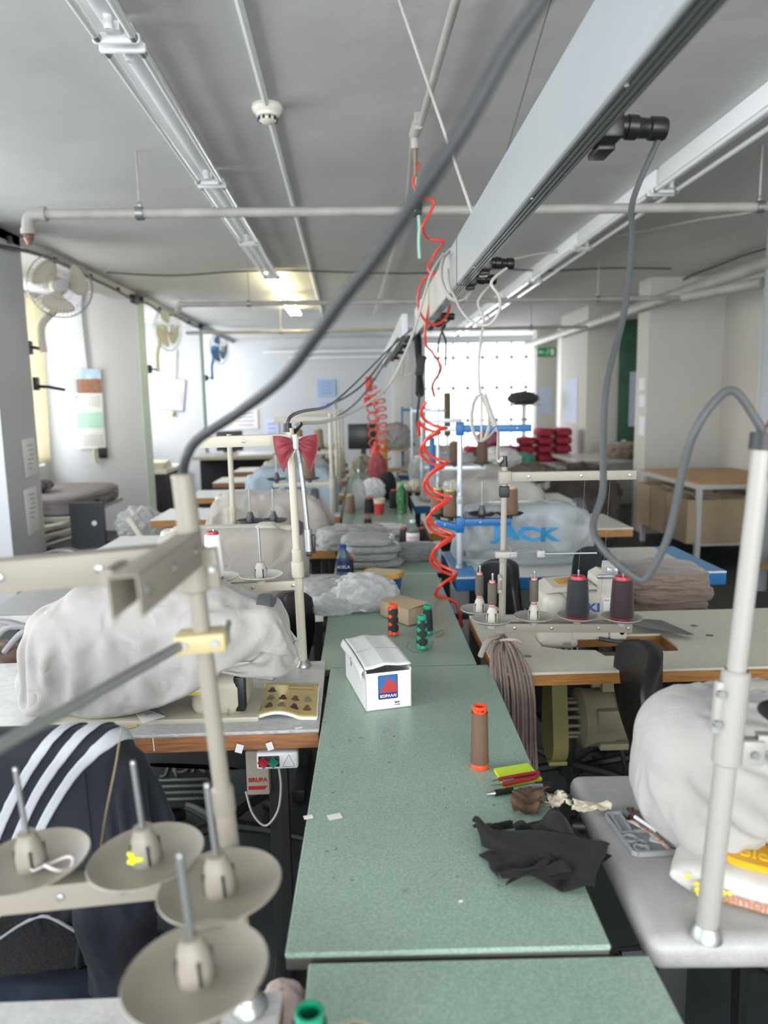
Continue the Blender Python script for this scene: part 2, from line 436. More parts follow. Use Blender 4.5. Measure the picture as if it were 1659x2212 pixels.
def laminate(name, col, col2, scale, rough, stretch=(1, 1, 1), fine=None, bumpk=.0):
    m = bpy.data.materials.new(name); m.use_nodes = True; nt = m.node_tree; b = nt.nodes['Principled BSDF']; L = nt.links
    tc = nt.nodes.new('ShaderNodeTexCoord'); mp = nt.nodes.new('ShaderNodeMapping'); mp.inputs['Scale'].default_value = stretch
    L.new(tc.outputs['Object'], mp.inputs['Vector'])
    n = nt.nodes.new('ShaderNodeTexNoise'); n.inputs['Scale'].default_value = scale; n.inputs['Detail'].default_value = 3
    L.new(mp.outputs[0], n.inputs['Vector'])
    r = nt.nodes.new('ShaderNodeValToRGB'); r.color_ramp.elements[0].position = .38; r.color_ramp.elements[1].position = .62
    r.color_ramp.elements[0].color = lin(col); r.color_ramp.elements[1].color = lin(col2)
    L.new(n.outputs[0], r.inputs[0])
    out = r.outputs[0]
    if fine:
        n2 = nt.nodes.new('ShaderNodeTexNoise'); n2.inputs['Scale'].default_value = fine[0]; n2.inputs['Detail'].default_value = 4
        L.new(tc.outputs['Object'], n2.inputs['Vector'])
        mx = nt.nodes.new('ShaderNodeMixRGB'); mx.blend_type = 'MULTIPLY'; mx.inputs[0].default_value = fine[1]
        r2 = nt.nodes.new('ShaderNodeValToRGB'); r2.color_ramp.elements[0].position = .3; r2.color_ramp.elements[1].position = .6
        L.new(n2.outputs[0], r2.inputs[0]); L.new(out, mx.inputs[1]); L.new(r2.outputs[0], mx.inputs[2]); out = mx.outputs[0]
    L.new(out, b.inputs['Base Color']); b.inputs['Roughness'].default_value = rough
    MATS[name] = m; return m
M_green = laminate('green_laminate', '#88a191', '#a1b8a9', 260, .32, fine=(3, .12))
M_gedge = mat('dark_table_edge', '#55524e', .5)
M_silver = laminate('silver_laminate', '#a9aaa8', '#c6c7c5', 60, .28, (1, 9, 1), fine=(8, .15))
M_linen = laminate('linen_laminate', '#a2a19f', '#b0afad', 300, .45, (1, 6, 1), fine=(30, .1))
M_whitet = laminate('white_laminate', '#dcdcd6', '#e6e6e1', 40, .3)
M_wood = laminate('wood_edge', '#8a5c3e', '#a8744e', 14, .45, (1, 1, 14))
M_wood2 = laminate('ochre_wood_edge', '#9c6a37', '#b98345', 14, .45, (1, 1, 14))
M_tan = laminate('tan_board', '#b58c5c', '#c79e6c', 20, .5)

def table(name, label, x0, x1, y0, y1, z, th, mt, me, cat='table', rotz=0.0, legs=True, round_edge=False, group=None, mf=None, cut=None, inset=.12):
    cx, cy = (x0 + x1) / 2, (y0 + y1) / 2; hx, hy = (x1 - x0) / 2, (y1 - y0) / 2
    t = thing(name, label, cat, (cx, cy, 0), rotz, group); mf = mf or M_frame
    if round_edge:
        MB().box((0, 0, z - th / 2), (2 * hx, 2 * hy, th), th * .42, seg=5).build('tabletop', mt, t)
    else:
        b = MB().box((0, 0, z - .004), (2 * hx, 2 * hy, .008), .002, seg=1)
        b.build('tabletop', mt, t)
        e = MB().box((0, 0, z - th / 2 - .004), (2 * hx - .002, 2 * hy - .002, th - .008), .002, seg=1); e.build('edge_band', me, t)
    if legs:
        for sx in (-1, 1):
            l = MB(); x = sx * (hx - inset)
            l.box((x, 0, (z - th) / 2), (.05, .032, z - th - .05), .003).box((x, 0, .03), (.05, min(hy * 1.7, .5), .05), .006)
            l.box((x, 0, z - th - .016), (.045, min(hy * 1.6, .42), .03), .003)
            l.build('leg', mf, t)
        MB().box((0, hy * .25, .2), (2 * hx - 2 * inset, .035, .035), .003).build('stretcher', mf, t)
    return t

def disk_prof(r): return [(.006, .002), (r * .5, .0015), (r * .82, .005), (r, .012), (r * .985, .0135), (r * .80, .0075), (r * .5, .004), (.006, .0045)]
def spool_seat(t, p, r=.06, pin=.13, md=None, mc=None, holder=True):
    """dish, cone holder and pin standing on an arm at p (local)"""
    p = Vector(p); md = md or M_ivory; mc = mc or M_greyp
    d = MB(); d.lathe(disk_prof(r), p, 36, cap=False); d.cyl(p + V(0, 0, -.014), p + V(0, 0, .003), .012); d = d.build('spool_disk', md, t)
    if holder:
        h = MB(); h.lathe([(.0165, .003), (.0165, .02), (.0135, .036), (.0105, .042), (.0105, .047), (.004, .0475)], p, 20)
        h = h.build('cone_holder', mc, d)
        s = MB()
        for k in range(4):
            a = k * H90 + .5; q = p + V(math.cos(a) * .0152, math.sin(a) * .0152, .018)
            s.box(q, (.004, .0035, .024), .001, rot=a)
        s.build('slot', M_dark, d)
    MB().cyl(p + V(0, 0, .003), p + V(0, 0, pin), .0033, seg=12).lathe([(.0033, 0), (.0028, .002), (.001, .003)], p + V(0, 0, pin), 12).build('spool_pin', M_pin, d)
    return d

def arm(t, a, b, h=.03, w=.012, m=None, name='arm', screws=(), holes=()):
    """channel arm from a to b with screws along it"""
    a = Vector(a); b = Vector(b); dx = (b - a); L = dx.length; m = m or M_beige
    u = dx.normalized(); n = V(-u.y, u.x, 0).normalized(); up = u.cross(n)
    if up.z < 0: up = -up; n = -n
    R = Matrix((u, n, up)).transposed()
    g = MB(); c = (a + b) / 2
    g.box(c + n * (w / 2 - .0008), (L, .0016, h), .0006, R); g.box(c - n * (w / 2 - .0008), (L, .0016, h), .0006, R)
    g.box(c + up * (h / 2 - .0008), (L, w, .0016), .0006, R)
    o = g.build(name, m, t)
    if screws:
        for f in screws:
            q = a.lerp(b, f)
            for s in (-1, 1):
                if (n * s).y < .3: MB().lathe([(.0048, 0), (.0048, .002), (.002, .003)], q + n * s * (w / 2), 12, axis=n * s).build('screw', M_zinc, o)
    return o
def collar(t, p, r=.017, h=.035, m=None, name='collar'):
    p = Vector(p); c = MB().lathe([(r - .003, -h / 2), (r, -h / 2 + .002), (r, h / 2 - .002), (r - .003, h / 2)], p, 22)
    c.box(p + V(r + .004, 0, 0), (.014, .012, h * .9), .002)
    o = c.build(name, m or M_beige, t)
    MB().cyl(p + V(r + .005, -.012, 0), p + V(r + .005, .012, 0), .0035, seg=10).build('clamp_bolt', M_zinc, o)
    return o
def pole(t, h, r=.011, r2=None, split=.5, m=None, base=True):
    m = m or M_beige; r2 = r2 or r * .84
    MB().cyl((0, 0, 0), (0, 0, h * split), r).lathe([(r, 0), (r + .0012, .002), (r + .0012, .03), (r2, .034)], (0, 0, h * split - .03), 20).cyl((0, 0, h * split), (0, 0, h), r2).build('pole', m, t)
    if base:
        MB().lathe([(r + .001, .018), (r + .004, .012), (.021, .006), (.022, 0)], (0, 0, 0.0005), 26).build('base_flange', M_zinc, t)

def cone(label, p, h=.11, r0=.03, r1=.021, col='#e9e9ea', tip='#b8283a', group=None, name='thread_cone', rot=None, pinhole=True, tilt=None):
    t = thing(name, label, 'thread cone', p, 0, group, rot=tilt)
    mt = mat('thread_' + col.strip('#'), col, .75, bump=(400, .25, .001), stretch=(1, 1, 7), sheen=.2)
    MB().lathe([(r0 * .93, .004), (r0, .009), (r1, h - .004), (r1 * .9, h)], (0, 0, 0), 28).build('thread', mt, t)
    mc = mat('plastic_' + tip.strip('#'), tip, .4)
    MB().lathe([(r0 * .88, 0), (r0 * .88, .004)], (0, 0, 0), 24).lathe([(r1 * .78, h), (r1 * .72, h + .008), (r1 * .35, h + .008), (r1 * .3, h - .004)], (0, 0, 0), 20, cap=False).build('core', mc, t)
    return t
def cop(label, p, h=.11, r0=.0175, r1=.0135, thr='#4e4138', core='#f0552b', diamonds=None, group=None, hollow=True):
    """king spool standing on a table: flanged plastic tube wound with thread"""
    t = thing('thread_spool', label, 'thread spool', p, 0, group)
    mc = mat('spool_core_' + core.strip('#'), core, .35, coat=.2); mt = mat('spool_thread_' + thr.strip('#'), thr, .7, bump=(500, .3, .001), stretch=(1, 1, 6))
    k = MB().lathe([(r0 * .9, .0), (r0 * 1.0, .001), (r0 * 1.0, .010), (r0 * .94, .012), (r1 * .9, h - .013), (r1 * .93, h - .012), (r1 * .93, h - .001), (r1 * .86, h), (r1 * .68, h), (r1 * .68, h - .05), (.001, h - .05)], (0, 0, 0), 32)
    k.build('core', mc, t)
    nu, nv = 72, 80; w = MB(); z0, z1 = .011, h - .0125
    fn = lambda u, v: ((r0 + .0006 + (r1 - r0) * v) * math.cos(2 * math.pi * u), (r0 + .0006 + (r1 - r0) * v) * math.sin(2 * math.pi * u), z0 + (z1 - z0) * v)
    w.grid(fn, nu, nv, wrap=True)
    w.bm.faces.ensure_lookup_table()
    if diamonds:
        for f in w.bm.faces:
            c = f.calc_center_median(); th = math.atan2(c.y, c.x); v = (c.z - z0) / (z1 - z0)
            kx = (th + diamonds[1]) / (2 * math.pi) * diamonds[2]; ky = v * diamonds[0]
            d = abs((kx + .5) % 1 - .5) + abs((ky + .5) % 1 - .5) * 1.0
            if d < diamonds[3]: f.material_index = 1
    w.build('thread', [mt, mc], t)
    return t

def chair(label, loc, rotz, mback=None, group=None, name='office_chair', seat_z=.47, back_w=.44, back_h=.42, mseat=None):
    """facing local -y ... backrest at local +y"""
    t = thing(name, label, 'office chair', (loc[0], loc[1], 0), rotz, group); mb = mback or M_chair
    def fseat(u, v):
        x = (u - .5) * .46; y = (v - .5) * .44; e = (abs(2 * u - 1) ** 4 + abs(2 * v - 1) ** 4)
        return (x, y, seat_z + .03 - .03 * e)
    s = MB().grid(fseat, 18, 18); s.grid(lambda u, v: (fseat(u, v)[0], fseat(u, v)[1], seat_z - .035 + .02 * (abs(2 * u - 1) ** 4 + abs(2 * v - 1) ** 4)), 18, 18)
    s.build('seat', mseat or mb, t)
    def fb(u, v, off=0):
        k = 2 * u - 1; wv = 1 - .28 * v ** 3 - .1 * (1 - v) ** 2
        x = k * back_w / 2 * wv; y = .23 + .05 * v - .06 * (1 - k * k) * -1 * -1 + .02 * math.sin(v * 3) + off * (1 - .5 * abs(k) ** 3)
        z = seat_z + .12 + back_h * v - .05 * abs(k) ** 3 * v
        return (x, y, z)
    b = MB().grid(lambda u, v: fb(u, v), 22, 22); b.grid(lambda u, v: fb(u, v, .035), 22, 22)
    bo = b.build('backrest', mb, t)
    bmesh_bridge(bo)
    MB().box((0, .25, seat_z + .06), (.07, .02, .32), .006).box((0, .14, seat_z - .05), (.07, .26, .02), .004).build('back_bracket', M_dark, t)
    MB().cyl((0, 0, .1), (0, 0, seat_z - .04), .025).cyl((0, 0, .07), (0, 0, .28), .034).build('column', M_dark, t)
    for k in range(5):
        a = k * 2 * math.pi / 5 + .3; d = V(math.cos(a), math.sin(a), 0)
        MB().tube([V(0, 0, .11), d * .15 + V(0, 0, .1), d * .29 + V(0, 0, .075)], lambda q: .022 - .008 * q, 8).build('leg', M_dark, t)
        MB().cyl(d * .29 + V(0, 0, .028) - d.cross(V(0, 0, 1)) * .022, d * .29 + V(0, 0, .028) + d.cross(V(0, 0, 1)) * .022, .028, seg=16).cyl(d * .29 + V(0, 0, .04), d * .29 + V(0, 0, .075), .008).build('castor', M_black, t)
    return t
def bmesh_bridge(o):
    """close the open border between the two skins of a shell"""
    bm = bmesh.new(); bm.from_mesh(o.data)
    es = [e for e in bm.edges if e.is_boundary]
    try: bmesh.ops.bridge_loops(bm, edges=es)
    except Exception: pass
    bmesh.ops.recalc_face_normals(bm, faces=bm.faces); bm.to_mesh(o.data); bm.free()
    o.data.polygons.foreach_set('use_smooth', [True] * len(o.data.polygons))
M_chair = mat('black_leatherette', '#0e1013', .42, bump=(120, .15, .002))

# ---- cloth: position based dynamics against a solid made of rounded boxes
def sdf(P, sol):
    best = np.full(len(P), 1e9); Nn = np.zeros_like(P)
    for (c, h, r, a) in sol:
        q = P - np.array(c); ca, sa = math.cos(a), math.sin(a)
        x = q[:, 0] * ca + q[:, 1] * sa; y = -q[:, 0] * sa + q[:, 1] * ca
        l = np.stack([x, y, q[:, 2]], 1); w = np.abs(l) - (np.array(h) - r)
        o = np.maximum(w, 0); ol = np.linalg.norm(o, axis=1); ins = np.minimum(w.max(1), 0)
        d = ol + ins - r
        g = np.where(ol[:, None] > 1e-7, o / np.maximum(ol, 1e-7)[:, None], (w == w.max(1)[:, None]).astype(float)) * np.sign(l)
        gx = g[:, 0] * ca - g[:, 1] * sa; gy = g[:, 0] * sa + g[:, 1] * ca
        m = d < best; best[m] = d[m]; Nn[m] = np.stack([gx, gy, g[:, 2]], 1)[m]
    return best, Nn
def cloth(P0, wrap, sol, rest=1.0, steps=110, iters=8, gz=-1.2, pin=None, hem=None, floor=None, thick=.003, fric=.6, bend=.25, noisek=.002, seed=1, damp=.96, aniso=(1, 1), crump=0.0, cfreq=5, start=None):
    """P0 (nu,nv,3) start shape; rest = how much bigger the cloth is than its start shape; hem = shrink of the last row"""
    nu, nv = P0.shape[:2]; X = (P0 if start is None else start).reshape(-1, 3).copy(); rng = np.random.default_rng(seed)
    X += rng.normal(0, noisek, X.shape) * (1 if pin is None else (1 - pin.reshape(-1, 1))); idx = np.arange(nu * nv).reshape(nu, nv); prev = X.copy()
    groups = []; uu, vv = np.meshgrid(np.linspace(0, 1, nu, endpoint=not wrap), np.linspace(0, 1, nv), indexing='ij'); fld = np.zeros((nu, nv))
    for q in range(14):
        fu = rng.integers(1, cfreq * 3); fv = rng.uniform(.5, cfreq); fld += np.sin(2 * math.pi * (fu * uu + fv * vv * rng.choice([-1, 1])) + rng.uniform(0, 6.3))
    fld = 1 + crump * fld.ravel() / 2.6
    def add(A, B, k, par, sc=rest):
        A = A.ravel(); B = B.ravel(); par = par.ravel()
        L0 = np.linalg.norm(P0.reshape(-1, 3)[A] - P0.reshape(-1, 3)[B], axis=1) * sc * fld[A]
        for p in np.unique(par):
            m = par == p
            groups.append((A[m], B[m], L0[m], k))
    I, J = np.meshgrid(np.arange(nu), np.arange(nv), indexing='ij')
    def pair(di, dj, k, per, sc=rest):
        if wrap: ii = I; jj = J; ok = (J + dj < nv) & (J + dj >= 0)
        else: ok = (I + di < nu) & (J + dj < nv) & (J + dj >= 0)
        A = idx[I[ok], J[ok]]; B = idx[(I[ok] + di) % nu, J[ok] + dj]
        par = (I[ok] // max(di, 1)) % 2 if di else (J[ok] // abs(dj)) % 2
        if wrap and di and (nu // di) % 2: par = np.where(I[ok] >= nu - di, 2, par)
        add(A, B, k, par, sc)
    pair(1, 0, 1.0, 2, rest * aniso[0]); pair(0, 1, 1.0, 2, rest * aniso[1]); pair(1, 1, .6, 2); pair(1, -1, .6, 2)
    pair(2, 0, bend, 2, rest * aniso[0]); pair(0, 2, bend, 2, rest * aniso[1])
    if hem:
        for row, f in hem:
            A = idx[:, row]; B = np.roll(A, -1)
            if not wrap: A, B = A[:-1], B[:-1]
            for p in (0, 1):
                a = A[p::2]; b = B[p::2]
                groups.append((a, b, np.linalg.norm(P0.reshape(-1, 3)[a] - P0.reshape(-1, 3)[b], axis=1) * f, 1.0))
    mass = np.ones(nu * nv)
    if pin is not None: mass[pin.ravel() > 0] = 0
    dt = 1 / 60
    for s in range(steps):
        vel = (X - prev) * damp; prev = X.copy(); X = X + (vel + np.array([0, 0, gz]) * dt * dt) * mass[:, None]
        for it in range(iters):
            for A, B, L0, k in groups:
                d = X[B] - X[A]; l = np.sqrt((d * d).sum(1)) + 1e-9
                wA = mass[A]; wB = mass[B]; c = (k * (l - L0) / l / np.maximum(wA + wB, 1e-9))[:, None] * d
                X[A] += c * wA[:, None]; X[B] -= c * wB[:, None]
            if it % 3 == 2 or it == iters - 1:
                dd, nn = sdf(X, sol) if sol else (np.full(len(X), 1.0), X * 0); m = (dd < thick) & (mass > 0)
                if m.any():
                    X[m] += nn[m] * (thick - dd[m])[:, None]
                    if it == iters - 1:
                        dx = X[m] - prev[m]; dn = (dx * nn[m]).sum(1)[:, None] * nn[m]; prev[m] += (dx - dn) * fric
                if floor is not None:
                    f = X[:, 2] < floor + thick; X[f, 2] = floor + thick
                    if it == iters - 1: prev[f, :2] += (X[f, :2] - prev[f, :2]) * fric
    return X.reshape(nu, nv, 3)
def cloth_mesh(name, X, wrap, m, parent=None, label=None, thick=.0015, sub=1, cap_row0=False, uvn=None):
    nu, nv = X.shape[:2]; me = bpy.data.meshes.new(name); fs = []
    for i in range(nu if wrap else nu - 1):
        k = (i + 1) % nu
        for j in range(nv - 1): fs.append((i * nv + j, k * nv + j, k * nv + j + 1, i * nv + j + 1))
    vs = [tuple(p) for p in X.reshape(-1, 3)]
    if cap_row0:
        vs.append(tuple(X[:, 0].mean(0))); c = len(vs) - 1
        for i in range(nu): fs.append((i * nv, c, ((i + 1) % nu) * nv))
    if parent is not None: vs = [(x - parent.location.x, y - parent.location.y, z - parent.location.z) for x, y, z in vs]
    me.from_pydata(vs, [], fs); me.materials.append(m) if not isinstance(m, list) else [me.materials.append(q) for q in m]
    me.polygons.foreach_set('use_smooth', [True] * len(me.polygons)); me.update()
    o = bpy.data.objects.new(name, me); COL.objects.link(o)
    if parent is not None: o.parent = parent
    if thick:
        md = o.modifiers.new('thickness', 'SOLIDIFY'); md.thickness = thick; md.offset = 0
    if sub:
        sd_ = o.modifiers.new('smooth', 'SUBSURF'); sd_.levels = sub; sd_.render_levels = sub
    return o
def sack(c, hx, hy, z0, z1, nu=84, nv=34, top=.55, ex=3.2, rot=0.0, flare=.0):
    """start shape of a machine cover: rows run from the middle of the top down to the hem"""
    P = np.zeros((nu, nv, 3))
    for i in range(nu):
        a = 2 * math.pi * i / nu; ca, sa = math.cos(a), math.sin(a)
        rr = 1 / (abs(ca) ** ex + abs(sa) ** ex) ** (1 / ex)
        per = hx * .5 + hy * .5; tot = per + (z1 - z0)
        for j in range(nv):
            s = .02 + .98 * j / (nv - 1); d = s * tot
            if d < per: k = d / per; z = z1 - .012 * k ** 4
            else: k = 1 + flare * (d - per); z = z1 - .012 - (d - per) / (tot - per) * (z1 - z0 - .012)
            x, y = ca * rr * hx * k, sa * rr * hy * k
            P[i, j] = (c[0] + x * math.cos(rot) - y * math.sin(rot), c[1] + x * math.sin(rot) + y * math.cos(rot), z)
    return P

# ------------------------------------------------------------------ benches and machine tables
TZ = .78
gl = [('green laminate bench section closest to the camera, lower at one side', .03, .874, .772),
      ('green laminate bench section carrying the white open box', .882, 1.945, .78),
      ('green laminate bench section carrying the small tan carton', 1.958, 3.035, .777),
      ('green laminate bench section under the clear packed garments', 3.045, 4.12, .78),
      ('green laminate bench section carrying the red paper cup', 4.13, 5.2, .779),
      ('green laminate bench section beyond the green plastic bottle', 5.21, 6.28, .78),
      ('green laminate bench section second from the end', 6.29, 7.36, .78), ('green laminate bench section at the far end', 7.37, 8.44, .78)]
for i, (lb, a, b, z) in enumerate(gl):
    x0, x1 = ((-.098, .352), (-.108, .325), (-.13, .305), (-.13, .305), (-.13, .31), (-.13, .31), (-.13, .31), (-.13, .31))[i]
    t = table('work_bench', lb, x0, x1, a, b, z, .026, M_green, M_gedge, 'work bench', group='green bench sections down the middle of the room', inset=.07, rotz=(-.016 if i == 1 else 0))
    if i == 0: t.rotation_euler = (0, math.radians(1.0), 0)
M_linen2 = laminate('pale_linen_laminate', '#c0bfbf', '#d2d1d1', 120, .45, (1, 6, 1), fine=(30, .1))
# sewing tables, left side of the bench
def desk(lb, x0, x1, y0, y1, th, mt, me, **k): return table('sewing_table', lb, x0, x1, y0, y1, TZ, th, mt, me, 'sewing table', **k)
desk('light grey laminate sewing table under the tilted thread stand', -1.32, -.112, .36, .825, .035, M_linen2, M_wood2)
desk('silver laminate sewing table with brown wood edge and the booklet on it', -.765, -.112, 1.56, 2.005, .044, M_silver, M_wood, rotz=.012)
desk('plain white sewing table top butted against the silver one', -1.75, -.775, 1.60, 2.06, .04, M_whitet, M_greyp)
desk('grey sewing table under the second canvas covered machine', -1.36, -.15, 2.58, 3.08, .06, M_linen, M_whitet)
desk('cream sewing table with ochre edge under the third canvas covered machine', -1.36, -.14, 3.62, 4.12, .05, M_whitet, M_wood2)
desk('white sewing table under the grey blue covered machine', -1.36, -.15, 4.7, 5.2, .05, M_whitet, M_wood2)
desk('white sewing table beyond the grey blue covered machine', -1.4, -.15, 5.8, 6.3, .05, M_whitet, M_wood2)
desk('white sewing table second from the dark cabinet', -1.4, -.15, 6.9, 7.4, .05, M_whitet, M_wood)
desk('white sewing table closest to the dark cabinet', -1.4, -.15, 8.0, 8.5, .05, M_whitet, M_wood)
# right side
def rdesk(*a, **k): return desk(*a, **k)
rd = rdesk('grey linen laminate sewing table with rounded edge and bobbin tray', .378, 1.6, .862, 1.318, .052, M_linen, M_linen, round_edge=True); rd.rotation_euler = (0, 0, -.035)
rdesk('white sewing table with ochre edge and blue trim further down the aisle', .36, 1.5, 4.02, 4.55, .05, M_whitet, M_wood2)
rdesk('white sewing table with blue edge deep in the row', .36, 1.5, 5.1, 5.62, .06, M_whitet, M_blue)
rdesk('white sewing table with ochre edge deep in the row', .36, 1.5, 6.2, 6.72, .05, M_whitet, M_wood2)
rdesk('white sewing table closest to the red bundles', .36, 1.5, 7.3, 7.82, .05, M_whitet, M_blue)
# overlock table: cut-out for the machine
def cut_table():
    x0, x1, y0, y1 = .348, 1.62, 1.872, 2.412
    t = thing('sewing_table', 'cream overlock table with ochre wood edge and a cut out corner', 'sewing table', ((x0 + x1) / 2, (y0 + y1) / 2, 0))
    cu = [(.515, 2.17), (.515, 2.08), (.575, 2.045), (.66, 2.035), (.672, 1.985), (.72, 1.985), (.735, 2.04), (.84, 2.04), (.85, 2.012), (.893, 2.012), (.905, 2.05), (.905, 2.17)]
    out = [(x0, y0), (x1, y0), (x1, y1), (x0, y1)]
    for nm, za, zb, m in (('tabletop', TZ - .007, TZ, M_whitet2), ('edge_band', TZ - .037, TZ - .0075, M_wood2)):
        bm = bmesh.new(); o_ = [bm.verts.new((x, y, zb)) for x, y in out]; c_ = [bm.verts.new((x, y, zb)) for x, y in cu]
        es = [bm.edges.new((o_[i], o_[(i + 1) % len(o_)])) for i in range(len(o_))] + [bm.edges.new((c_[i], c_[(i + 1) % len(c_)])) for i in range(len(c_))]
        r = bmesh.ops.triangle_fill(bm, edges=es, use_beauty=True)
        fs = [f for f in bm.faces]
        ext = bmesh.ops.extrude_face_region(bm, geom=fs)
        for v in [g for g in ext['geom'] if isinstance(g, bmesh.types.BMVert)]: v.co.z = za
        k = MB(); k.bm.free(); k.bm = bm; k.build(nm, m, t, angle=30, world=True)
    hx = (x1 - x0) / 2
    for sx in (-1, 1):
        x = sx * (hx - .1); l = MB().box((x, .06, .37), (.05, .032, .70), .003).box((x, 0, .03), (.05, .46, .05), .006); l.build('leg', M_frame, t)
    MB().box((0, .12, .2), (1.05, .035, .035), .003).build('stretcher', M_frame, t)
    g = MB(); 
    for p in ((1140, 1418), (1499, 1352), (1533, 1373), (1225, 1391)):
        q = G(p[0], p[1], TZ); g.cyl((q.x, q.y, TZ - .001), (q.x, q.y, TZ + .0008), .011, seg=20)
    g.build('hole_plugs', M_zinc, t, world=True)
    return t
M_whitet2 = laminate('cream_laminate', '#d3cfbf', '#d9d5c6', 60, .35)
cut_table()
# blue edged table
t = table('sewing_table', 'white sewing table with bright blue edge under the clear plastic cover', .372, 1.5, 2.955, 3.49, TZ, .058, M_whitet, M_blue, 'sewing table')
for xa, xb in ((.375, .47), (1.40, 1.497)): MB().box2((xa, 2.958, TZ), (xb, 3.487, TZ + .001)).build('blue_corner_print', mat('pale_blue_print', '#5f9ed0', .35), t, world=True)

# ------------------------------------------------------------------ machine covers
def canvas(name, col):
    m = mat(name, col, .88, sheen=.15); nt = m.node_tree; L = nt.links; b = nt.nodes['Principled BSDF']; tc = nt.nodes.new('ShaderNodeTexCoord'); prev = None
    for sc, st, ds, dt in ((9, .55, .02, 1.2), (32, .35, .006, .8), (300, .2, .0008, 0)):
        n = nt.nodes.new('ShaderNodeTexNoise'); n.inputs['Scale'].default_value = sc; n.inputs['Detail'].default_value = 4; n.inputs['Distortion'].default_value = dt
        try: n.noise_type = 'RIDGED_MULTIFRACTAL' if sc < 40 else 'FBM'
        except Exception: pass
        bp = nt.nodes.new('ShaderNodeBump'); bp.inputs['Strength'].default_value = st; bp.inputs['Distance'].default_value = ds
        L.new(tc.outputs['Object'], n.inputs['Vector']); L.new(n.outputs[0], bp.inputs['Height'])
        if prev: L.new(prev.outputs[0], bp.inputs['Normal'])
        prev = bp
    L.new(prev.outputs[0], b.inputs['Normal']); return m
M_canvas = canvas('canvas_white', '#a5a39f')
M_canvas2 = canvas('canvas_cream', '#a8a39b')
def lockstitch(lb, x0, y, z=TZ, L=.43, lit=True, m=None, flip=1):
    """lockstitch machine head: bed, pillar, arm, needle head, hand wheel (pillar at +x)"""
    m = m or M_beige
    t = thing('sewing_machine', lb, 'sewing machine', (x0, y, z))
    MB().box((0, 0, .004), (.50, .178, .014), .004).build('bed', m, t)
    MB().box((.155, -.005, .055), (.13, .15, .10), .03, seg=4).box((.15, 0, .17), (.10, .11, .2), .03, seg=4).build('pillar', m, t)
    MB().box((-.02, 0, .222), (.40, .085, .085), .03, seg=4).build('arm', m, t)
    h = MB().box((-.215, 0, .19), (.07, .075, .13), .018, seg=3); h.build('head', m, t)
    n = MB().cyl((-.215, 0, .03), (-.215, 0, .14), .0045, seg=12).box((-.205, .0, .03), (.03, .012, .006), .001).cyl((-.198, .008, .02), (-.198, .008, .13), .0035, seg=10).box((-.232, -.0, .095), (.016, .02, .026), .002)
    n.build('needle_bar', M_zinc, t)
    MB().box((-.212, 0, .0115), (.09, .06, .003), .001).build('throat_plate', M_steel, t)
    w = MB().lathe([(.03, 0), (.058, .002), (.062, .012), (.062, .034), (.055, .042), (.02, .044)], (.245, 0, .215), 32, axis=(1, 0, 0)); w.build('hand_wheel', M_dgrey, t)
    MB().cyl((.19, 0, .215), (.25, 0, .215), .045).build('wheel_boss', m, t)
    return t
M_dgrey = mat('dark_grey_plastic', '#4c4e50', .4)
def cover_thing(name, X, m, label, group='fabric covers over the sewing machines', thick=.0016, sub=1, wrap=True, cap=True):
    o = cloth_mesh(name, X, wrap, m, None, None, thick, sub, cap_row0=cap)
    return tag(o, label, 'machine cover', group)

mc = lockstitch('beige lockstitch machine under a white cotton cover beside the booklet', -.50, 1.705)
sol = [((-.345, 1.705, .90), (.074, .086, .127), .03, 0), ((-.52, 1.705, .97), (.215, .052, .055), .03, 0), ((-.715, 1.705, .945), (.042, .045, .075), .02, 0), ((-.238, 1.705, .985), (.03, .066, .045), .02, 0), ((-.51, 1.735, .975), (.205, .072, .10), .06, 0), ((-.755, 1.74, .905), (.042, .062, .115), .04, .1), ((-.285, 1.73, .955), (.085, .05, .06), .045, -.05)]
P0 = sack((-.502, 1.725), .32, .15, .86, 1.085, 140, 46)
def hem_pin(P0, c, kx, ky, zf, tw=.0, seed=0):
    """start shape whose last row sits on a small gathered loop, and the mask that holds it there"""
    S_ = P0.copy(); n = P0.shape[1]; pm = np.zeros(P0.shape[:2]); random.seed(seed)
    for i in range(P0.shape[0]):
        h = P0[i, -1].copy(); t = np.array([c[0] + (h[0] - c[0]) * kx, c[1] + (h[1] - c[1]) * ky, 0.0]); t[2] = zf(t[0], t[1]) + random.uniform(-.004, .004)
        k0 = int(n * .55); a = P0[i, k0].copy()
        for j in range(k0, n):
            f = (j - k0) / (n - 1 - k0); S_[i, j] = a + (t - a) * f; b = 4 * f * (1 - f) * .03; d = h - np.array([c[0], c[1], h[2]]); S_[i, j] += d / (np.linalg.norm(d) + 1e-6) * b
    pm[:, -1] = 1
    return S_, pm
def zhem(x, y): k = min(1, max(0, (x + .62) / .22)); return .862 + .072 * k + .10 * max(0, x + .36) + (.02 if y > 1.74 else 0)
S_, pm = hem_pin(P0, (-.502, 1.725), .93, .5, zhem)
X = cloth(P0, True, sol, rest=1.08, steps=120, iters=11, pin=pm, start=S_, noisek=.005, bend=.03, seed=3, crump=.07, cfreq=5, gz=-.9, thick=.009)
MB().box((.10, -.081, .075), (.042, .002, .022), .0005).build('model_plate', mat('plate_white', '#d9d6c8', .5), mc)
MB().box((.10, -.0815, .068), (.040, .002, .008), .0005).build('yellow_strip', mat('plate_yellow', '#d8c640', .5), mc)
text('DL7000', .0085, MATS.get('black_plastic'), mc, Matrix.Translation((.10, -.0832, .0795)) @ Matrix.Rotation(H90, 4, 'X'), depth=.0002)
MB().box((.206, -.062, .06), (.026, .03, .085), .006).build('oil_window', M_black, mc)
cover_thing('machine_cover', X, M_canvas, 'white cotton cover slumped over the machine on the silver table')

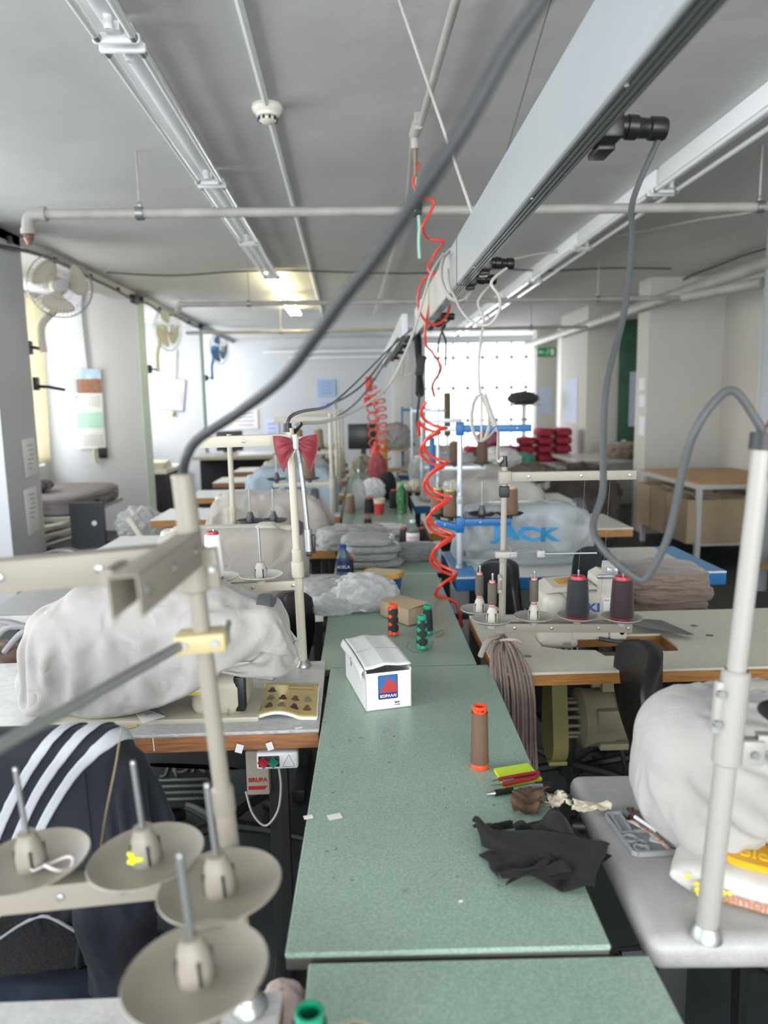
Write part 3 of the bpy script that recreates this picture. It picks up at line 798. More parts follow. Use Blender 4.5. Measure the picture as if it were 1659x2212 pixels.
# ------------------------------------------------------------------ thread stands
def stand(label, x, y, z=TZ, h=.66, r=.013, m=None, tilt=(0, 0), group='thread stands on the sewing tables', name='thread_stand', split=.5):
    t = thing(name, label, 'thread stand', (x, y, z), 0, group, rot=(math.radians(tilt[0]), math.radians(tilt[1]), 0))
    pole(t, h, r, m=m, split=split); return t
def inv(t): return (Matrix.Translation(t.location) @ t.rotation_euler.to_matrix().to_4x4()).inverted()

# close tilted stand
M_st = mat('stand_enamel', '#8b8579', .45, bump=(20, .1, .001))
t = stand('tilted thread stand with four empty spool dishes and a thick grey cable on top', -.150, .80, TZ, .605, .0115, M_st, (0, -3.9), split=.47)
I = inv(t)
def zc(px, py, c): d = ray(px, py); return EYE + d * c
loc = lambda px, py, c: I @ zc(px, py, c)
zd = .205
for px, py, c in ((85, 1965, .868), (325, 1908, .855), (475, 1912, .785), (425, 2115, .667)):
    q = loc(px, py, c); spool_seat(t, (q.x, q.y, zd), .0655, .125, M_st, M_st)
def la(px, py, c, z=None):
    q = loc(px, py, c); return V(q.x, q.y, q.z if z is None else z)
q1 = la(0, 2035, .90); q4 = la(425, 2115, .64)
arm(t, (0, -.0, zd - .028), (q1.x - .06, q1.y - .03, zd - .028), .032, .022, M_st, 'lower_arm', (.12, .35, .55, .8))
arm(t, (0, -.005, zd - .028), (q4.x, q4.y - .02, zd - .028), .032, .022, M_st, 'lower_arm', (.3, .8))
collar(t, (0, 0, zd - .028), .016, .036, M_st)
zu = .555
a1 = la(-60, 1150, .80); b1 = la(255, 1195, .60)
arm(t, (-.005, 0, zu), (a1.x - .04, a1.y, zu), .036, .024, M_st, 'upper_arm', (.35, .75))
arm(t, (0, -.004, zu + .012), (b1.x, b1.y, zu + .012), .036, .026, M_st, 'upper_arm', (.12, .5, .9))
collar(t, (0, 0, zu - .012), .0165, .05, M_st)
e = la(232, 1145, .76)
MB().cyl(V(e.x, e.y - .02, zu), V(e.x, e.y + .02, zu), .009, seg=14).build('guide_eye', M_st, t)
MB().cyl((0, 0, .57), (0, 0, .645), .0125, .0118).lathe([(.0125, 0), (.0115, .003)], (0, 0, .645), 20).build('cable_sleeve', M_st, t)
zk = la(447, 1405, .785).z
k = MB().box((0, -.002, zk), (.056, .034, .022), .003); k.build('clamp_block', mat('yellowed_plastic', '#b8a97d', .45), t)
ks = MB()
for s in (-1, 1): ks.cyl((s * .017, -.021, zk), (s * .017, -.018, zk), .0045, seg=12)
ks.cyl((.026, -.005, zk + .004), (.026, .018, zk + .012), .004, seg=10)
ks.build('clamp_bolt', M_zinc, t)
e2 = la(-60, 1645, .585)
MB().cyl((-.016, -.005, zk + .001), e2, .0058, seg=14).build('thread_rod', mat('rod_grey', '#8b8d8c', .35, .6), t)
# thick cable rising from it
top = (Matrix.Translation(t.location) @ t.rotation_euler.to_matrix().to_4x4()) @ V(0, 0, .63)
pts = [top, top + V(0, 0, .02)] + [zc(px, py, c) for px, py, c in ((404, 985, .785), (430, 948, .775), (520, 888, .73), (610, 818, .665), (680, 730, .60), (745, 640, .56), (810, 560, .53), (880, 458, .505), (950, 358, .485), (1025, 235, .47), (1095, 108, .46), (1180, -15, .45), (1290, -190, .44))]
M_cab = mat('thick_grey_cable', '#2e3133', .5)
tag(MB().tube(pts, .0053, 16, smooth=8).build('power_cable', M_cab), 'thick dark grey power cable sweeping up from the tilted thread stand', 'cable')
# bits left in the dishes
q = (Matrix.Translation(t.location) @ t.rotation_euler.to_matrix().to_4x4())
def in_dish(px, py, c, up=.0): p = loc(px, py, c); return q @ V(p.x, p.y, zd + up)
p = in_dish(305, 1916, .845, .016)
b = MB(); random.seed(4)
for i in range(7): b.box(p + V(random.uniform(-.006, .006), random.uniform(-.006, .006), random.uniform(-.004, .006)), (.009, .007, .004), .001, rot=random.random() * 3)
tag(b.build('foam_scrap', mat('neon_yellow', '#e3f02a', .6)), 'tiny neon yellow foam scrap lying in a spool dish', 'scrap')
p = in_dish(142, 1955, .86, .009)
b = MB().tube([p + V(.013 * math.cos(a) * 1.2, .011 * math.sin(a), .003 * math.sin(a * 2)) for a in np.linspace(0, 6.28, 22)], .0016, 6)
b.tube([p + V(-.013, 0, 0), p + V(-.025, -.01, -.001), p + V(-.033, -.004, 0)], .0012, 6)
tag(b.build('cord_ring', mat('pink_white_cord', '#f0e6e6', .6)), 'small loop of white cord lying in a spool dish', 'cord')
# yarn hanging from the clamp rod side down past the jacket
ya = zc(262, 1572, 1.02); yb = zc(196, 1890, .98)
tag(MB().tube([ya, zc(250, 1650, 1.0), zc(228, 1760, .99), zc(213, 1850, .98), zc(185, 1895, .97)], .0011, 6, smooth=5).tube([zc(214, 1848, .98), zc(216, 1895, .97)], .0009, 5).build('yarn', mat('yarn_ochre', '#8d8160', .9)), 'thin ochre yarn hanging down in front of the navy jacket', 'yarn')

# stand with the bow, on the silver table
ex = -.176; ey = 1.972
t = stand('slim thread stand with a dark red bow tied under its top arm', ex, ey, TZ, .655, .0125, M_beige, (0, -1.2))
al = D(436, 940, 1.95) - V(ex, ey, TZ)
arm(t, (.008, 0, .625), (al.x - .012, -.005, .627), .030, .018, M_beige, 'upper_arm', (.05, .5), ())
MB().box((.012, -.012, .625), (.014, .006, .026), .001).build('arm_latch', M_zinc, t)
MB().cyl((-.006, .0, .645), (-.006, 0, .668), .0125, .011, seg=18).build('rubber_cap', M_black, t)
ll = D(458, 1240, 1.95) - V(ex, ey, TZ)
arm(t, (.01, 0, .232), (ll.x, -.006, .232), .026, .020, M_beige, 'lower_arm', (.1, .55, .68, .93))
MB().lathe([(.013, 0), (.017, .003), (.017, .045), (.013, .048)], (0, 0, .25), 20).build('collar', M_beige, t)
d1 = D(566, 1217, 1.955); d2 = D(470, 1222, 1.955)
for p in (d1, d2):
    q = p - V(ex, ey, TZ); spool_seat(t, (q.x, -.004, .252), .059, .14, M_offw, M_greyp)
cone('tall white thread cone with a dark red tip on the bow stand', (d2.x - .012, ey - .006, TZ + .258), .118, .027, .021, '#eeeeee', '#a8323c')
MB().tube([V(.02, -.012, .61), V(.028, -.012, .5), V(.034, -.012, .36)], .0065, 12).cyl((.034, -.012, .325), (.034, -.012, .385), .011).build('thread_tube', M_zinc, t)
tb = MB().box((.048, -.014, .345), (.008, .012, .05), .002).box((.034, -.012, .318), (.014, .01, .014), .002); tb.build('tube_clip', M_black, t)
b = thing('bow_tie', 'dark red satin bow tied to the slim thread stand', 'bow', (ex + .004, ey - .03, TZ + .618))
M_bow = mat('bow_satin', '#7a1423', .55, sheen=.4, bump=(300, .15, .001))
for s, rz in ((-1, -.15), (1, .12)):
    w = MB()
    def bw(u, v, s=s, k=0):
        a = (v - .5) * 2; x = s * (.006 + .052 * u); hgt = (.008 + .036 * u ** .8) * (1 - .12 * u * u)
        drop = -.012 * u
        z = a * hgt + drop - (.022 * max(0, -a) * u ** 2) + .004 * s * 0
        y = -.006 - .012 * math.sin(math.pi * min(1, u * 1.05)) * (1 - .5 * a * a) + .004 * math.cos(a * 9) * (1 - u) + k
        return (x - s * .012 * abs(a) * u * (1 if a < 0 else .2), y, z)
    w.grid(lambda u, v: bw(u, v), 22, 26); w.grid(lambda u, v: bw(u, v, k=.014 * math.sin(math.pi * u * .9)), 22, 26)
    o = w.build('bow_loop', M_bow, b); o.rotation_euler = (0, rz, 0)
MB().lathe([(.007, -.016), (.0085, -.008), (.0075, 0), (.0085, .008), (.007, .016)], (0, -.008, 0), 16).build('bow_knot', mat('grey_ribbon', '#b9b8b4', .5), b)
MB().tube([V(0, -.008, -.014), V(-.008, -.006, -.03), V(-.012, -.004, -.045)], .002, 6).tube([V(.002, -.008, -.014), V(.006, -.006, -.034), V(.01, -.002, -.055)], .002, 6).build('ribbon_tail', mat('grey_ribbon', '#b9b8b4', .5), b)

# stand on the rounded grey table
ex, ey = .448, .889
t = stand('white thread stand with a black rubber cap on the rounded grey table', ex, ey, TZ, .665, .0142, mat('white_tube', '#9d9b95', .4), (0, 3.4), split=.42)
I = inv(t); M_wt = MATS['white_tube']
MB().cyl((0, 0, .655), (0, 0, .676), .016).build('rubber_cap', M_black, t)
arm(t, (.006, -.004, .635), (.45, -.05, .635), .032, .02, M_greyp, 'upper_arm', (.12, .5))
c = MB().lathe([(.0145, -.05), (.0175, -.046), (.0175, .046), (.0145, .05)], (0, 0, .325), 24, cap=False).box((-.018, 0, .325), (.014, .012, .07), .003)
c = c.build('collar', M_wt, t)
kb = MB()
for s in (-1, 1): kb.cyl((-.021, -.012, .325 + s * .02), (-.021, -.004, .325 + s * .02), .005, seg=12)
kb.build('clamp_bolt', M_zinc, c)
c = MB().lathe([(.0145, -.02), (.018, -.017), (.018, .017), (.0145, .02)], (0, 0, .268), 24, cap=False).box((.028, -.004, .268), (.03, .02, .034), .003).build('lower_collar', M_wt, t)
MB().cyl((.028, -.02, .268), (.028, -.013, .268), .005, seg=12).build('clamp_bolt', M_zinc, c)
arm(t, (.035, -.002, .282), (.30, -.03, .29), .02, .014, M_greyp, 'lower_arm', ())
spool_seat(t, (.098, -.01, .305), .062, .13, M_black, M_black)
q = Matrix.Translation(t.location) @ t.rotation_euler.to_matrix().to_4x4()
cone('dark plum thread cone on the black dish', q @ V(.098, -.01, .311), .11, .03, .022, '#3a1f2b', '#b8283a')
R0TOP = q @ V(-.002, 0, .675)
# reddish cable tie strands on its top
b = MB().tube([R0TOP, R0TOP + V(.02, .0, .035), R0TOP + V(.045, 0, .085)], .0022, 7, smooth=4)
b.tube([R0TOP + V(.012, 0, .03), R0TOP + V(.03, -.004, .03), R0TOP + V(.04, 0, .036), R0TOP + V(.045, 0, .03)], .0016, 6, smooth=3)
b.tube([R0TOP + V(.02, 0, .05), R0TOP + V(.035, 0, .045), R0TOP + V(.042, 0, .055)], .0014, 6, smooth=3).tube([R0TOP + V(.035, 0, .07), R0TOP + V(.042, 0, .06), R0TOP + V(.041, 0, .075)], .0013, 6, smooth=3)
tag(b.build('cord', mat('red_brown_cord', '#5f3a33', .8)), 'frayed red brown cord knotted above the black rubber cap', 'cord')

# overlock stand with five dishes
ex, ey = .388, 2.038
t = stand('thread stand at the overlock corner with five dishes of cones', ex, ey, TZ, .535, .0098, mat('drab_enamel', '#958f83', .45), (0, .6), split=.55)
M_dr = MATS['drab_enamel']; O = V(ex, ey, TZ)
MB().cyl((0, 0, .535), (0, 0, .565), .0085, .006).build('cable_tip', M_black, t)
arm(t, (.0, -.004, .508), (.36, -.02, .512), .026, .018, M_dr, 'upper_arm', (.18, .58, .95))
MB().box((0, -.003, .506), (.034, .03, .036), .004).build('arm_bracket', M_dr, t)
MB().box((0, 0, .466), (.026, .024, .032), .003).build('clip', M_dark, t)
ax = D(1345, 1338, 2.02) - O; zz = .078
arm(t, (-.012, -.008, zz), (ax.x + .02, -.03, zz), .026, .02, M_dr, 'lower_arm', (.12, .4, .75, .97))
MB().lathe([(.011, -.02), (.02, -.016), (.02, .016), (.011, .02)], (0, 0, zz), 20).build('collar', M_dr, t)
arm(t, (0, 0, zz), (-.065, .06, zz), .022, .016, M_dr, 'lower_arm')
cols = [((1035, 1322), 2.10, 'small', '#5a564e'), ((1062, 1342), 2.0, 'small', '#5a564e'), ((1152, 1332), 2.02, 'small', '#5a564e'), ((1246, 1330), 2.02, 'big', '#1c1f26'), ((1342, 1328), 2.0, 'big', '#2e1a20')]
lb = ['slim taupe thread spool on the dish beside the stand pole, farther one', 'slim taupe thread spool on the dish in front of the stand pole', 'slim taupe thread spool on the third dish from the pole', 'black thread cone with a red tip on the overlock stand', 'dark plum thread cone with a red tip on the overlock stand']
for n, ((px, py), Y, kind, c) in enumerate(cols):
    p = D(px, py, Y) - O; p.z = zz + .022
    spool_seat(t, p, .057, .14 if kind == 'small' else .142, M_greyp, M_ivory)
    W_ = O + V(p.x + p.z * .01, p.y, p.z)
    if kind == 'small':
        s = thing('thread_spool', lb[n], 'thread spool', W_ + V(0, 0, .049), 0, 'slim spools on the overlock stand')
        MB().lathe([(.012, .006), (.0125, .008), (.0125, .064), (.012, .066)], (0, 0, 0), 20).build('thread', mat('thread_' + c.strip('#'), c, .75, bump=(400, .25, .001)), s)
        MB().lathe([(.0085, 0), (.0085, .006), (.007, .007), (.007, .066), (.0085, .067), (.0085, .073), (.0045, .073)], (0, 0, 0), 18).build('core', mat('pink_core', '#d9938c', .5), s)
    else: cone(lb[n], W_ + V(0, 0, .005), .112, .0335, .028, c, '#b8283a')
MB().box((.004, -.022, .292), (.06, .022, .018), .003).cyl((.012, -.035, .291), (.03, -.035, .291), .004, seg=10).build('guide_block', M_greyp, t)
MB().tube([V(.01, -.02, .315), V(.02, -.02, .298), V(.06, -.02, .305), V(.10, -.02, .312), V(.108, -.02, .305), V(.108, -.02, .292), V(.26, -.02, .292)], .0028, 8).build('guide_rod', M_zinc, t)
MB().box((.102, -.02, .292), (.022, .014, .02), .003).build('rod_clip', M_greyp, t)
c = MB().box((-.012, -.012, .205), (.008, .016, .055), .003).build('hinge_plate', M_dr, t)
kb = MB()
for s in (-1, 1): kb.cyl((-.012, -.026, .205 + s * .018), (-.012, -.02, .205 + s * .018), .005, seg=10)
kb.build('clamp_bolt', M_zinc, c)
# threads running up and down
th = MB()
for px in (1085,): pass
for dx, x2 in ((.20, .2), (.27, .3)):
    th.tube([V(dx, -.03, .135), V(dx + .01, -.03, .3), V(dx + .02, -.02, .5)], .0004, 4)
th.build('threads', mat('fine_thread', '#77736c', .8), t)

# blue stand on the blue edged table
ex, ey = .412, 3.14
t = stand('thread stand with blue arms on the blue edged table', ex, ey, TZ, .62, .0135, mat('pale_tube', '#c3ccd2', .35, .4), (0, .3))
MB().box((0, 0, .60), (.034, .03, .055), .004).build('arm_bracket', M_blue, t)
arm(t, (0, -.002, .60), (.30, -.01, .60), .03, .02, M_blue, 'upper_arm', (.5, .8))
arm(t, (0, -.002, .20), (.22, -.01, .20), .03, .02, M_blue, 'lower_arm', (.4, .8))
arm(t, (0, 0, .175), (-.09, .06, .19), .03, .02, M_blue, 'lower_arm', (.6,))
MB().box((0, 0, .19), (.036, .034, .07), .004).build('collar', M_blue, t)
spool_seat(t, (.095, -.004, .225), .06, .15, M_black, M_dgrey); spool_seat(t, (.215, -.004, .225), .06, .15, M_black, M_dgrey)
spool_seat(t, (-.035, .03, .215), .058, .15, M_black, M_dgrey, holder=False); spool_seat(t, (-.085, .09, .215), .058, .15, M_black, M_dgrey, holder=False)
for p, l in (((.222, -.004, .231), 'brown thread cone with a tan tip behind the plastic cover stand'), ((-.035, .03, .222), 'brown thread cone with a tan tip by the red hose, closer one'), ((-.085, .09, .222), 'brown thread cone with a tan tip by the red hose, farther one')):
    cone(l, V(ex, ey, TZ) + V(*p), .11, .032, .028, '#6d5645', '#b7a76a', 'brown cones on the blue armed stand')
MB().box((-.008, -.016, .37), (.01, .012, .08), .002).build('hinge_plate', mat('pale_tube', '#c3ccd2', .35, .4), t)

# ------------------------------------------------------------------ overhead power rail, its plugs, cords and hoses
M_alu = mat('brushed_aluminium', '#c3c8ca', .42, .55, bump=(3, .06, .01), var=(5, '#b3b9bc', .3), stretch=(1, .3, 1))
M_alud = mat('aluminium_channel', '#8d9191', .4, .7)
M_rub = mat('black_rubber', '#141517', .38)
def rail(label, x0, x1, y0, y1, z0, z1):
    t = thing('power_rail', label, 'power rail', ((x0 + x1) / 2, (y0 + y1) / 2, z0), 0, 'aluminium power rails over the benches')
    MB().box2((x0, y0, z0 + .006), (x1, y1, z1), .002, 1).build('rail_body', M_alu, t, world=True)
    g = MB(); w = x1 - x0
    for k in range(4): g.box2((x0 + w * (k + .12) / 4, y0, z0), (x0 + w * (k + .88) / 4, y1, z0 + .0065), .001, 1)
    g.build('bottom_channel', M_alud, t, world=True)
    return t
rt = rail('long aluminium power rail overhead, running away from the camera', .359, .400, -.6, 4.95, 1.915, 2.085)
for y in (1.06, 1.62, 2.42, 3.3): MB().lathe([(.004, 0), (.004, .002), (.002, .003)], (.367, y, 1.915), 12, axis=(0, 0, -1)).build('screw', M_zinc, rt, world=True)
for y in (2.79, 3.9): MB().box2((.3575, y - .002, 1.914), (.4015, y + .002, 2.086)).build('joint_seam', M_dark, rt, world=True)
rail('second aluminium power rail in line beyond the black taped cable', .285, .325, 5.1, 9.6, 1.93, 2.08)
a = G(862, 0, CZ); q = XP(1022, 446, .372); q.z = 2.085
u = (a - q).normalized(); n = V(0, 1, 0)
tag(MB().tube([q, a + V(0, 0, -.001)], .0052, 6).build('hanger_strap', M_gpipe), 'white strap slanting from the ceiling down to the power rail', 'strap')
a = G(1190, 0, CZ); q = XP(1075, 357, .385); q.z = 2.085
tag(MB().tube([q, a], .003, 8).build('hanger_rod', M_zinc), 'thin metal rod holding the power rail from the ceiling', 'rod')
SOCK = ['above the rounded grey table', 'closer of the middle pair', 'farther of the middle pair', 'by the red hose loop', 'at the end of the first rail', 'first on the second rail', 'second on the second rail', 'third on the second rail', 'fourth on the second rail']
def plug(label, y, L=.075, cable=None, m=None, ca=None, z=1.945, sock=True, r=.0055, x=.401):
    if sock:
        s = thing('socket', 'black socket block on the rail, ' + SOCK.pop(0), 'socket', (x, y, z), 0, 'black sockets on the power rail')
        MB().box((.018, -.0, -.002), (.036, .07, .05), .006).build('socket_body', M_rub, s)
        MB().box((.018, .03, -.03), (.03, .06, .012), .003).build('socket_flap', M_rub, s)
    t = thing('plug', label, 'plug', (x + .036, y, z), 0, 'black plugs on the power rail')
    MB().lathe([(.017, 0), (.0175, .012), (.0195, .014), (.0195, .03), (.0165, .034), (.0155, .05), (.0185, .053), (.019, L - .006), (.0165, L), (.006, L)], (0, 0, 0), 24, axis=(1, 0, -.06)).build('plug_body', M_rub, t)
    if cable: MB().tube([V(x + .036 + L - .004, y, z - .004)] + cable, r, 10, smooth=8).build('power_cord', ca or M_cable, t, world=True)
    return t
ycs = [(1368, 430, 1.30), (1366, 520, 1.26), (1347, 680, 1.2), (1312, 820, 1.14), (1303, 950, 1.1), (1302, 1060, 1.06), (1281, 1135, 1.03), (1302, 1185, 1.0), (1350, 1232, .985), (1387, 1252, .98), (1412, 1225, .97), (1446, 1150, .955), (1474, 1020, .935), (1500, 935, .92), (1545, 866, .91), (1588, 846, .90)]
plug('large black plug pushed into the rail above the rounded grey table', 1.30, .08, [D(x, y, d) for x, y, d in ycs] + [R0TOP + V(-.006, 0, .012), R0TOP + V(0, 0, -.002)], ca=M_cable, r=.0052)
yA = 2.52; yB = 2.84
plug('black plug with a pale looped cord, closer of the pair on the rail', yA, .075, [D(x, y, d) for x, y, d in ((1062, 608, 2.5), (1078, 640, 2.5), (1078, 672, 2.52), (1055, 702, 2.55), (1020, 695, 2.6), (995, 668, 2.7), (985, 645, 2.78))] + [V(.345, 2.9, 1.93), V(.345, 2.95, 2.0)], ca=M_cablew, r=.0052)
coil = []
cc = D(1043, 900, 2.78)
for k in range(40):
    an = k * 2 * math.pi / 13 - 1.4; coil.append(cc + V(-.012 + .035 * math.cos(an) + .003 * (k / 13), .004 * k / 13, -.006 + .088 * math.sin(an)))
pB = [D(x, y, d) for x, y, d in ((1033, 650, 2.83), (1045, 690, 2.82), (1038, 735, 2.8), (1034, 790, 2.78), (1036, 850, 2.78))]
top1 = V(.388, 2.038, TZ + .56)
plug('black plug with a pale cord coiled up below, farther of the pair on the rail', yB, .075, pB, ca=M_cablew, r=.0048)
cb = MB().tube(coil, .0046, 8).tube([D(1036, 850, 2.78), D(1040, 862, 2.78), coil[0]], .0046, 8, smooth=4)
cb.tube([coil[-1], D(1055, 945, 2.6), D(1075, 930, 2.3), top1 + V(-.01, .02, -.006), top1], .0046, 8, smooth=6)
cb.tube([D(1045, 852, 2.77), D(1058, 890, 2.77), D(1069, 920, 2.77)], .011, 8, smooth=3)
tag(cb.build('cord_coil', M_cablew), 'tied oval coil of pale power cord hanging above the blue armed stand', 'cord')
plug('black plug near the far end of the rail by the red hose loop', 4.05, .07, [D(x, y, d) for x, y, d in ((955, 708, 4.1), (963, 740, 4.2), (962, 790, 4.3))], ca=M_cable, r=.006)
plug('black plug farthest along the first rail', 4.45, .07, [D(x, y, d) for x, y, d in ((950, 730, 4.5), (945, 760, 4.6))], ca=M_cable, r=.006)
for i, y in enumerate((5.6, 6.4, 7.2, 8.1)):
    plug('dark plug on the second rail, number %s beyond the taped cable' % ('one two three four'.split()[i]), y, .06, [V(.42, y + .05, 1.85), V(.40, y + .15, 1.72), V(.35, y + .3, 1.7)], ca=M_cablew, r=.006, z=1.96, x=.326)
# cord loops around the rail and down to the bow stand
lp = []
for k in range(34):
    an = -1.2 + k * 2 * math.pi / 14; lp.append(V(.380 + .062 * math.cos(an), 2.93 + .012 * k / 6 + .06 * math.sin(an), 2.0 + .108 * math.sin(an) - .02))
tag(MB().tube(lp, .0062, 10).build('cord', M_cablew), 'pale cord wound in loops around the power rail', 'cord')
pp = [D(x, y, d) for x, y, d in ((958, 548, 2.95), (932, 590, 2.9), (910, 660, 2.85), (896, 710, 2.8), (870, 775, 2.7), (835, 838, 2.6), (770, 885, 2.4), (705, 910, 2.2), (655, 914, 2.05), (636, 922, 1.98))]
tag(MB().tube(pp, .0052, 10, smooth=7).build('extension_cord', M_cablew), 'pale cord dropping from the rail to the top of the bow stand', 'cord')
tag(MB().cyl(pp[-1] + V(0, 0, -.012), pp[-2].lerp(pp[-1], .3), .0065).build('cord_boot', M_black), 'black rubber boot where the pale cord meets the bow stand', 'cord boot')
pp = [D(x, y, d) for x, y, d in ((620, 918, 1.972), (628, 900, 2.0), (655, 888, 2.2), (710, 876, 2.7), (755, 840, 3.4), (800, 795, 4.2), (850, 745, 4.7), (885, 715, 4.9))]
tag(MB().tube(pp, .0048, 8, smooth=7).build('extension_cord', M_cable), 'thin grey cord from the rubber cap of the bow stand up to the rail end', 'cord')
for i, (a, b_) in enumerate((((706, 876, 4.4), (860, 730, 5.3)), ((720, 905, 5.4), (845, 760, 6.2)))):
    A = D(*a); B = D(*b_); m_ = A.lerp(B, .5) + V(0, 0, -.08)
    tag(MB().tube([A, A.lerp(B, .25) + V(0, 0, -.06), m_, A.lerp(B, .75) + V(0, 0, -.05), B], .006, 8, smooth=6).build('extension_cord', M_cable), 'sagging grey cord from the second rail to a thread stand, %s one' % ('higher', 'lower')[i], 'cord')
# compressed air pipe and red hoses
a = G(985, 0, 2.70); b = G(907, 275, 2.70)
t = thing('air_pipe', 'pale compressed air pipe along the ceiling ending in a coupling', 'pipe', (b.x, b.y, 2.70))
MB().tube([a + (a - b) * .3, a, b], .0155, 12).build('pipe_run', M_gpipe, t, world=True)
c = MB().cyl(b + V(-.012, -.05, 0), b + V(-.02, .06, -.01), .026).cyl(b + V(-.02, .05, -.01), b + V(-.02, .05, -.075), .018)
c.box(b + V(-.014, -.05, .02), (.03, .02, .05), .003)
c.build('coupling', M_gpipe, t, world=True)
MB().cyl(b + V(-.02, .05, -.07), b + V(-.02, .05, -.135), .012).cyl(b + V(-.02, .05, -.135), b + V(-.02, .05, -.19), .009).build('hose_fitting', mat('dull_brass', '#9a8f7c', .4, .7), t, world=True)
c = G(880, 440, 2.70); e = G(820, 640, 2.70)
MB().tube([b + V(-.03, 0, 0), c + V(0, 0, .01), c.lerp(e, .5), e, e + (e - c) * .5], .010, 10).build('narrow_pipe', M_gpipe, t, world=True)
y0 = b.y + .05
hp = [b + V(-.02, .05, -.18)] + [D(x, y, d) for x, y, d in ((906, 352, y0), (893, 392, y0), (908, 424, y0), (937, 434, y0), (928, 462, y0), (913, 490, y0), (925, 515, y0 + .1), (958, 522, y0 + .1), (940, 548, y0 + .2), (926, 585, y0 + .2))]
ring = []
for k in range(17):
    an = .6 + k * 2 * math.pi / 14; ring.append(V(.378 + .085 * math.cos(an), 3.75 + .01 * k, 2.0 + .12 * math.sin(an)))
hp += ring + [D(x, y, d) for x, y, d in ((918, 728, 4.0), (936, 764, 4.05), (953, 795, 4.05), (935, 830, 3.7), (938, 855, 3.3))]
A = D(935, 878, 3.0); B = D(966, 1285, 2.64)
def helix(A, B, turns, r, ph, n=16, r1=None):
    ax = (B - A).normalized(); s = V(1, 0, 0); s = (s - ax * s.dot(ax)).normalized(); w = ax.cross(s); out = []
    N = int(turns * n)
    for k in range(N + 1):
        f = k / N; an = ph + 2 * math.pi * turns * f; q = r + ((r1 or r) - r) * f
        out.append(A.lerp(B, f) + s * q * math.cos(an) + w * q * math.sin(an))
    return out
T1 = B + V(.05, -.02, -.06)
tag(MB().tube(hp, .0068, 10, smooth=6).tube(helix(A, B, 5.2, .048, 2.2, r1=.04) + [B + V(.035, .0, -.03), B + V(.05, -.02, -.12)], .0062, 10, smooth=2).build('air_hose', M_red), 'stretched red spiral air hose from the ceiling pipe, looped round the rail', 'hose')
A2 = D(925, 905, 3.05); B2 = D(960, 1262, 2.70)
tp = [V(.375, 4.94, 1.95), D(903, 745, 4.8), D(905, 800, 4.6), D(907, 850, 4.3)]
tag(MB().tube(tp, lambda f: .014 + .012 * abs(math.sin(f * 5)), 8, smooth=6).box(D(909, 790, 4.5), (.05, .02, .12), .004, Matrix.Rotation(.2, 3, 'Y')).build('taped_cable', mat('black_tape', '#202225', .6)), 'black taped bundle hanging from the end of the first rail', 'cable')
tag(MB().tube([tp[-1], D(903, 885, 3.7), D(901, 910, 3.4), D(904, 930, 3.15)], .0075, 8, smooth=5).build('taped_cable', M_blackc), 'dark cable leaving the black tape down to the red hose', 'cable')
tag(MB().tube([D(904, 930, 3.15), D(906, 940, 3.1)] + helix(A2, B2, 4.6, .042, 3.6), .0062, 10, smooth=2).build('air_hose', M_red), 'second red spiral air hose twisted with the first, below the black tape', 'hose')
for i, (px, y0_, py0, py1, Yf, n) in enumerate(((800, 800, 820, 985, 8.2, 9), (818, 860, 850, 990, 7.6, 8))):
    A = D(px, py0, Yf); B = D(px + 12, py1, Yf - .5)
    tag(MB().tube(helix(A, B, n, .06, 0, 10), .009, 6).build('air_hose', mat('pink_red_hose', '#dd6a60', .5)), 'pale red spiral hose hanging deep in the row, %s one' % ('taller', 'shorter')[i], 'hose')
rp = D(797, 830, 7.9)
tag(MB().box(rp, (.08, .04, .16), .02).box(rp + V(-.02, 0, -.18), (.09, .05, .1), .03).build('air_gun', mat('orange_red_plastic', '#d5402f', .4)), 'red air gun hanging from the second rail', 'air gun')
# green tag on the first ceiling pipe
tp = D(904, 480, 3.90)
t = thing('pull_switch', 'small clip with a pale green ribbon on the first ceiling pipe', 'ribbon', (tp.x, 3.9, pz.z))
MB().box((0, 0, -.0), (.03, .055, .06), .004).build('clip', M_dark, t)
MB().tube([V(0, 0, -.03), V(.004, 0, -.09), V(.0, 0, -.16), V(.004, 0, -.24)], .008, 6, smooth=4).build('ribbon', mat('mint_ribbon', '#a9d6c1', .7), t)

# ------------------------------------------------------------------ more machines and covers
def head_sol(x0, y, z=TZ):   # what a lockstitch head occupies
    return [((x0 + .155, y, z + .12), (.074, .086, .127), .03, 0), ((x0 - .02, y, z + .19), (.21, .05, .05), .03, 0), ((x0 - .215, y, z + .165), (.042, .045, .07), .02, 0), ((x0 + .262, y, z + .175), (.03, .064, .064), .02, 0)]
# the machine on the rounded grey table, head toward the bench
mA = lockstitch('lockstitch machine under the balloon shaped white cover', .80, 1.105, m=M_offw)
sol = head_sol(.80, 1.105) + [((.64, 1.09, .93), (.19, .10, .10), .08, 0), ((.52, 1.09, .92), (.085, .085, .115), .075, 0)]
P0 = sack((.745, 1.085), .335, .17, .87, 1.04, 124, 42)
S_, pm = hem_pin(P0, (.80, 1.09), .66, .5, lambda x, y: min(.95, .835 + .30 * max(0, x - .50)), seed=2)
X = cloth(P0, True, sol, rest=1.08, steps=110, iters=11, pin=pm, start=S_, noisek=.005, bend=.025, seed=12, crump=.13, cfreq=6, gz=-.6, thick=.008)
cover_thing('machine_cover', X, M_canvas, 'white cotton cover ballooning over the machine on the rounded grey table')
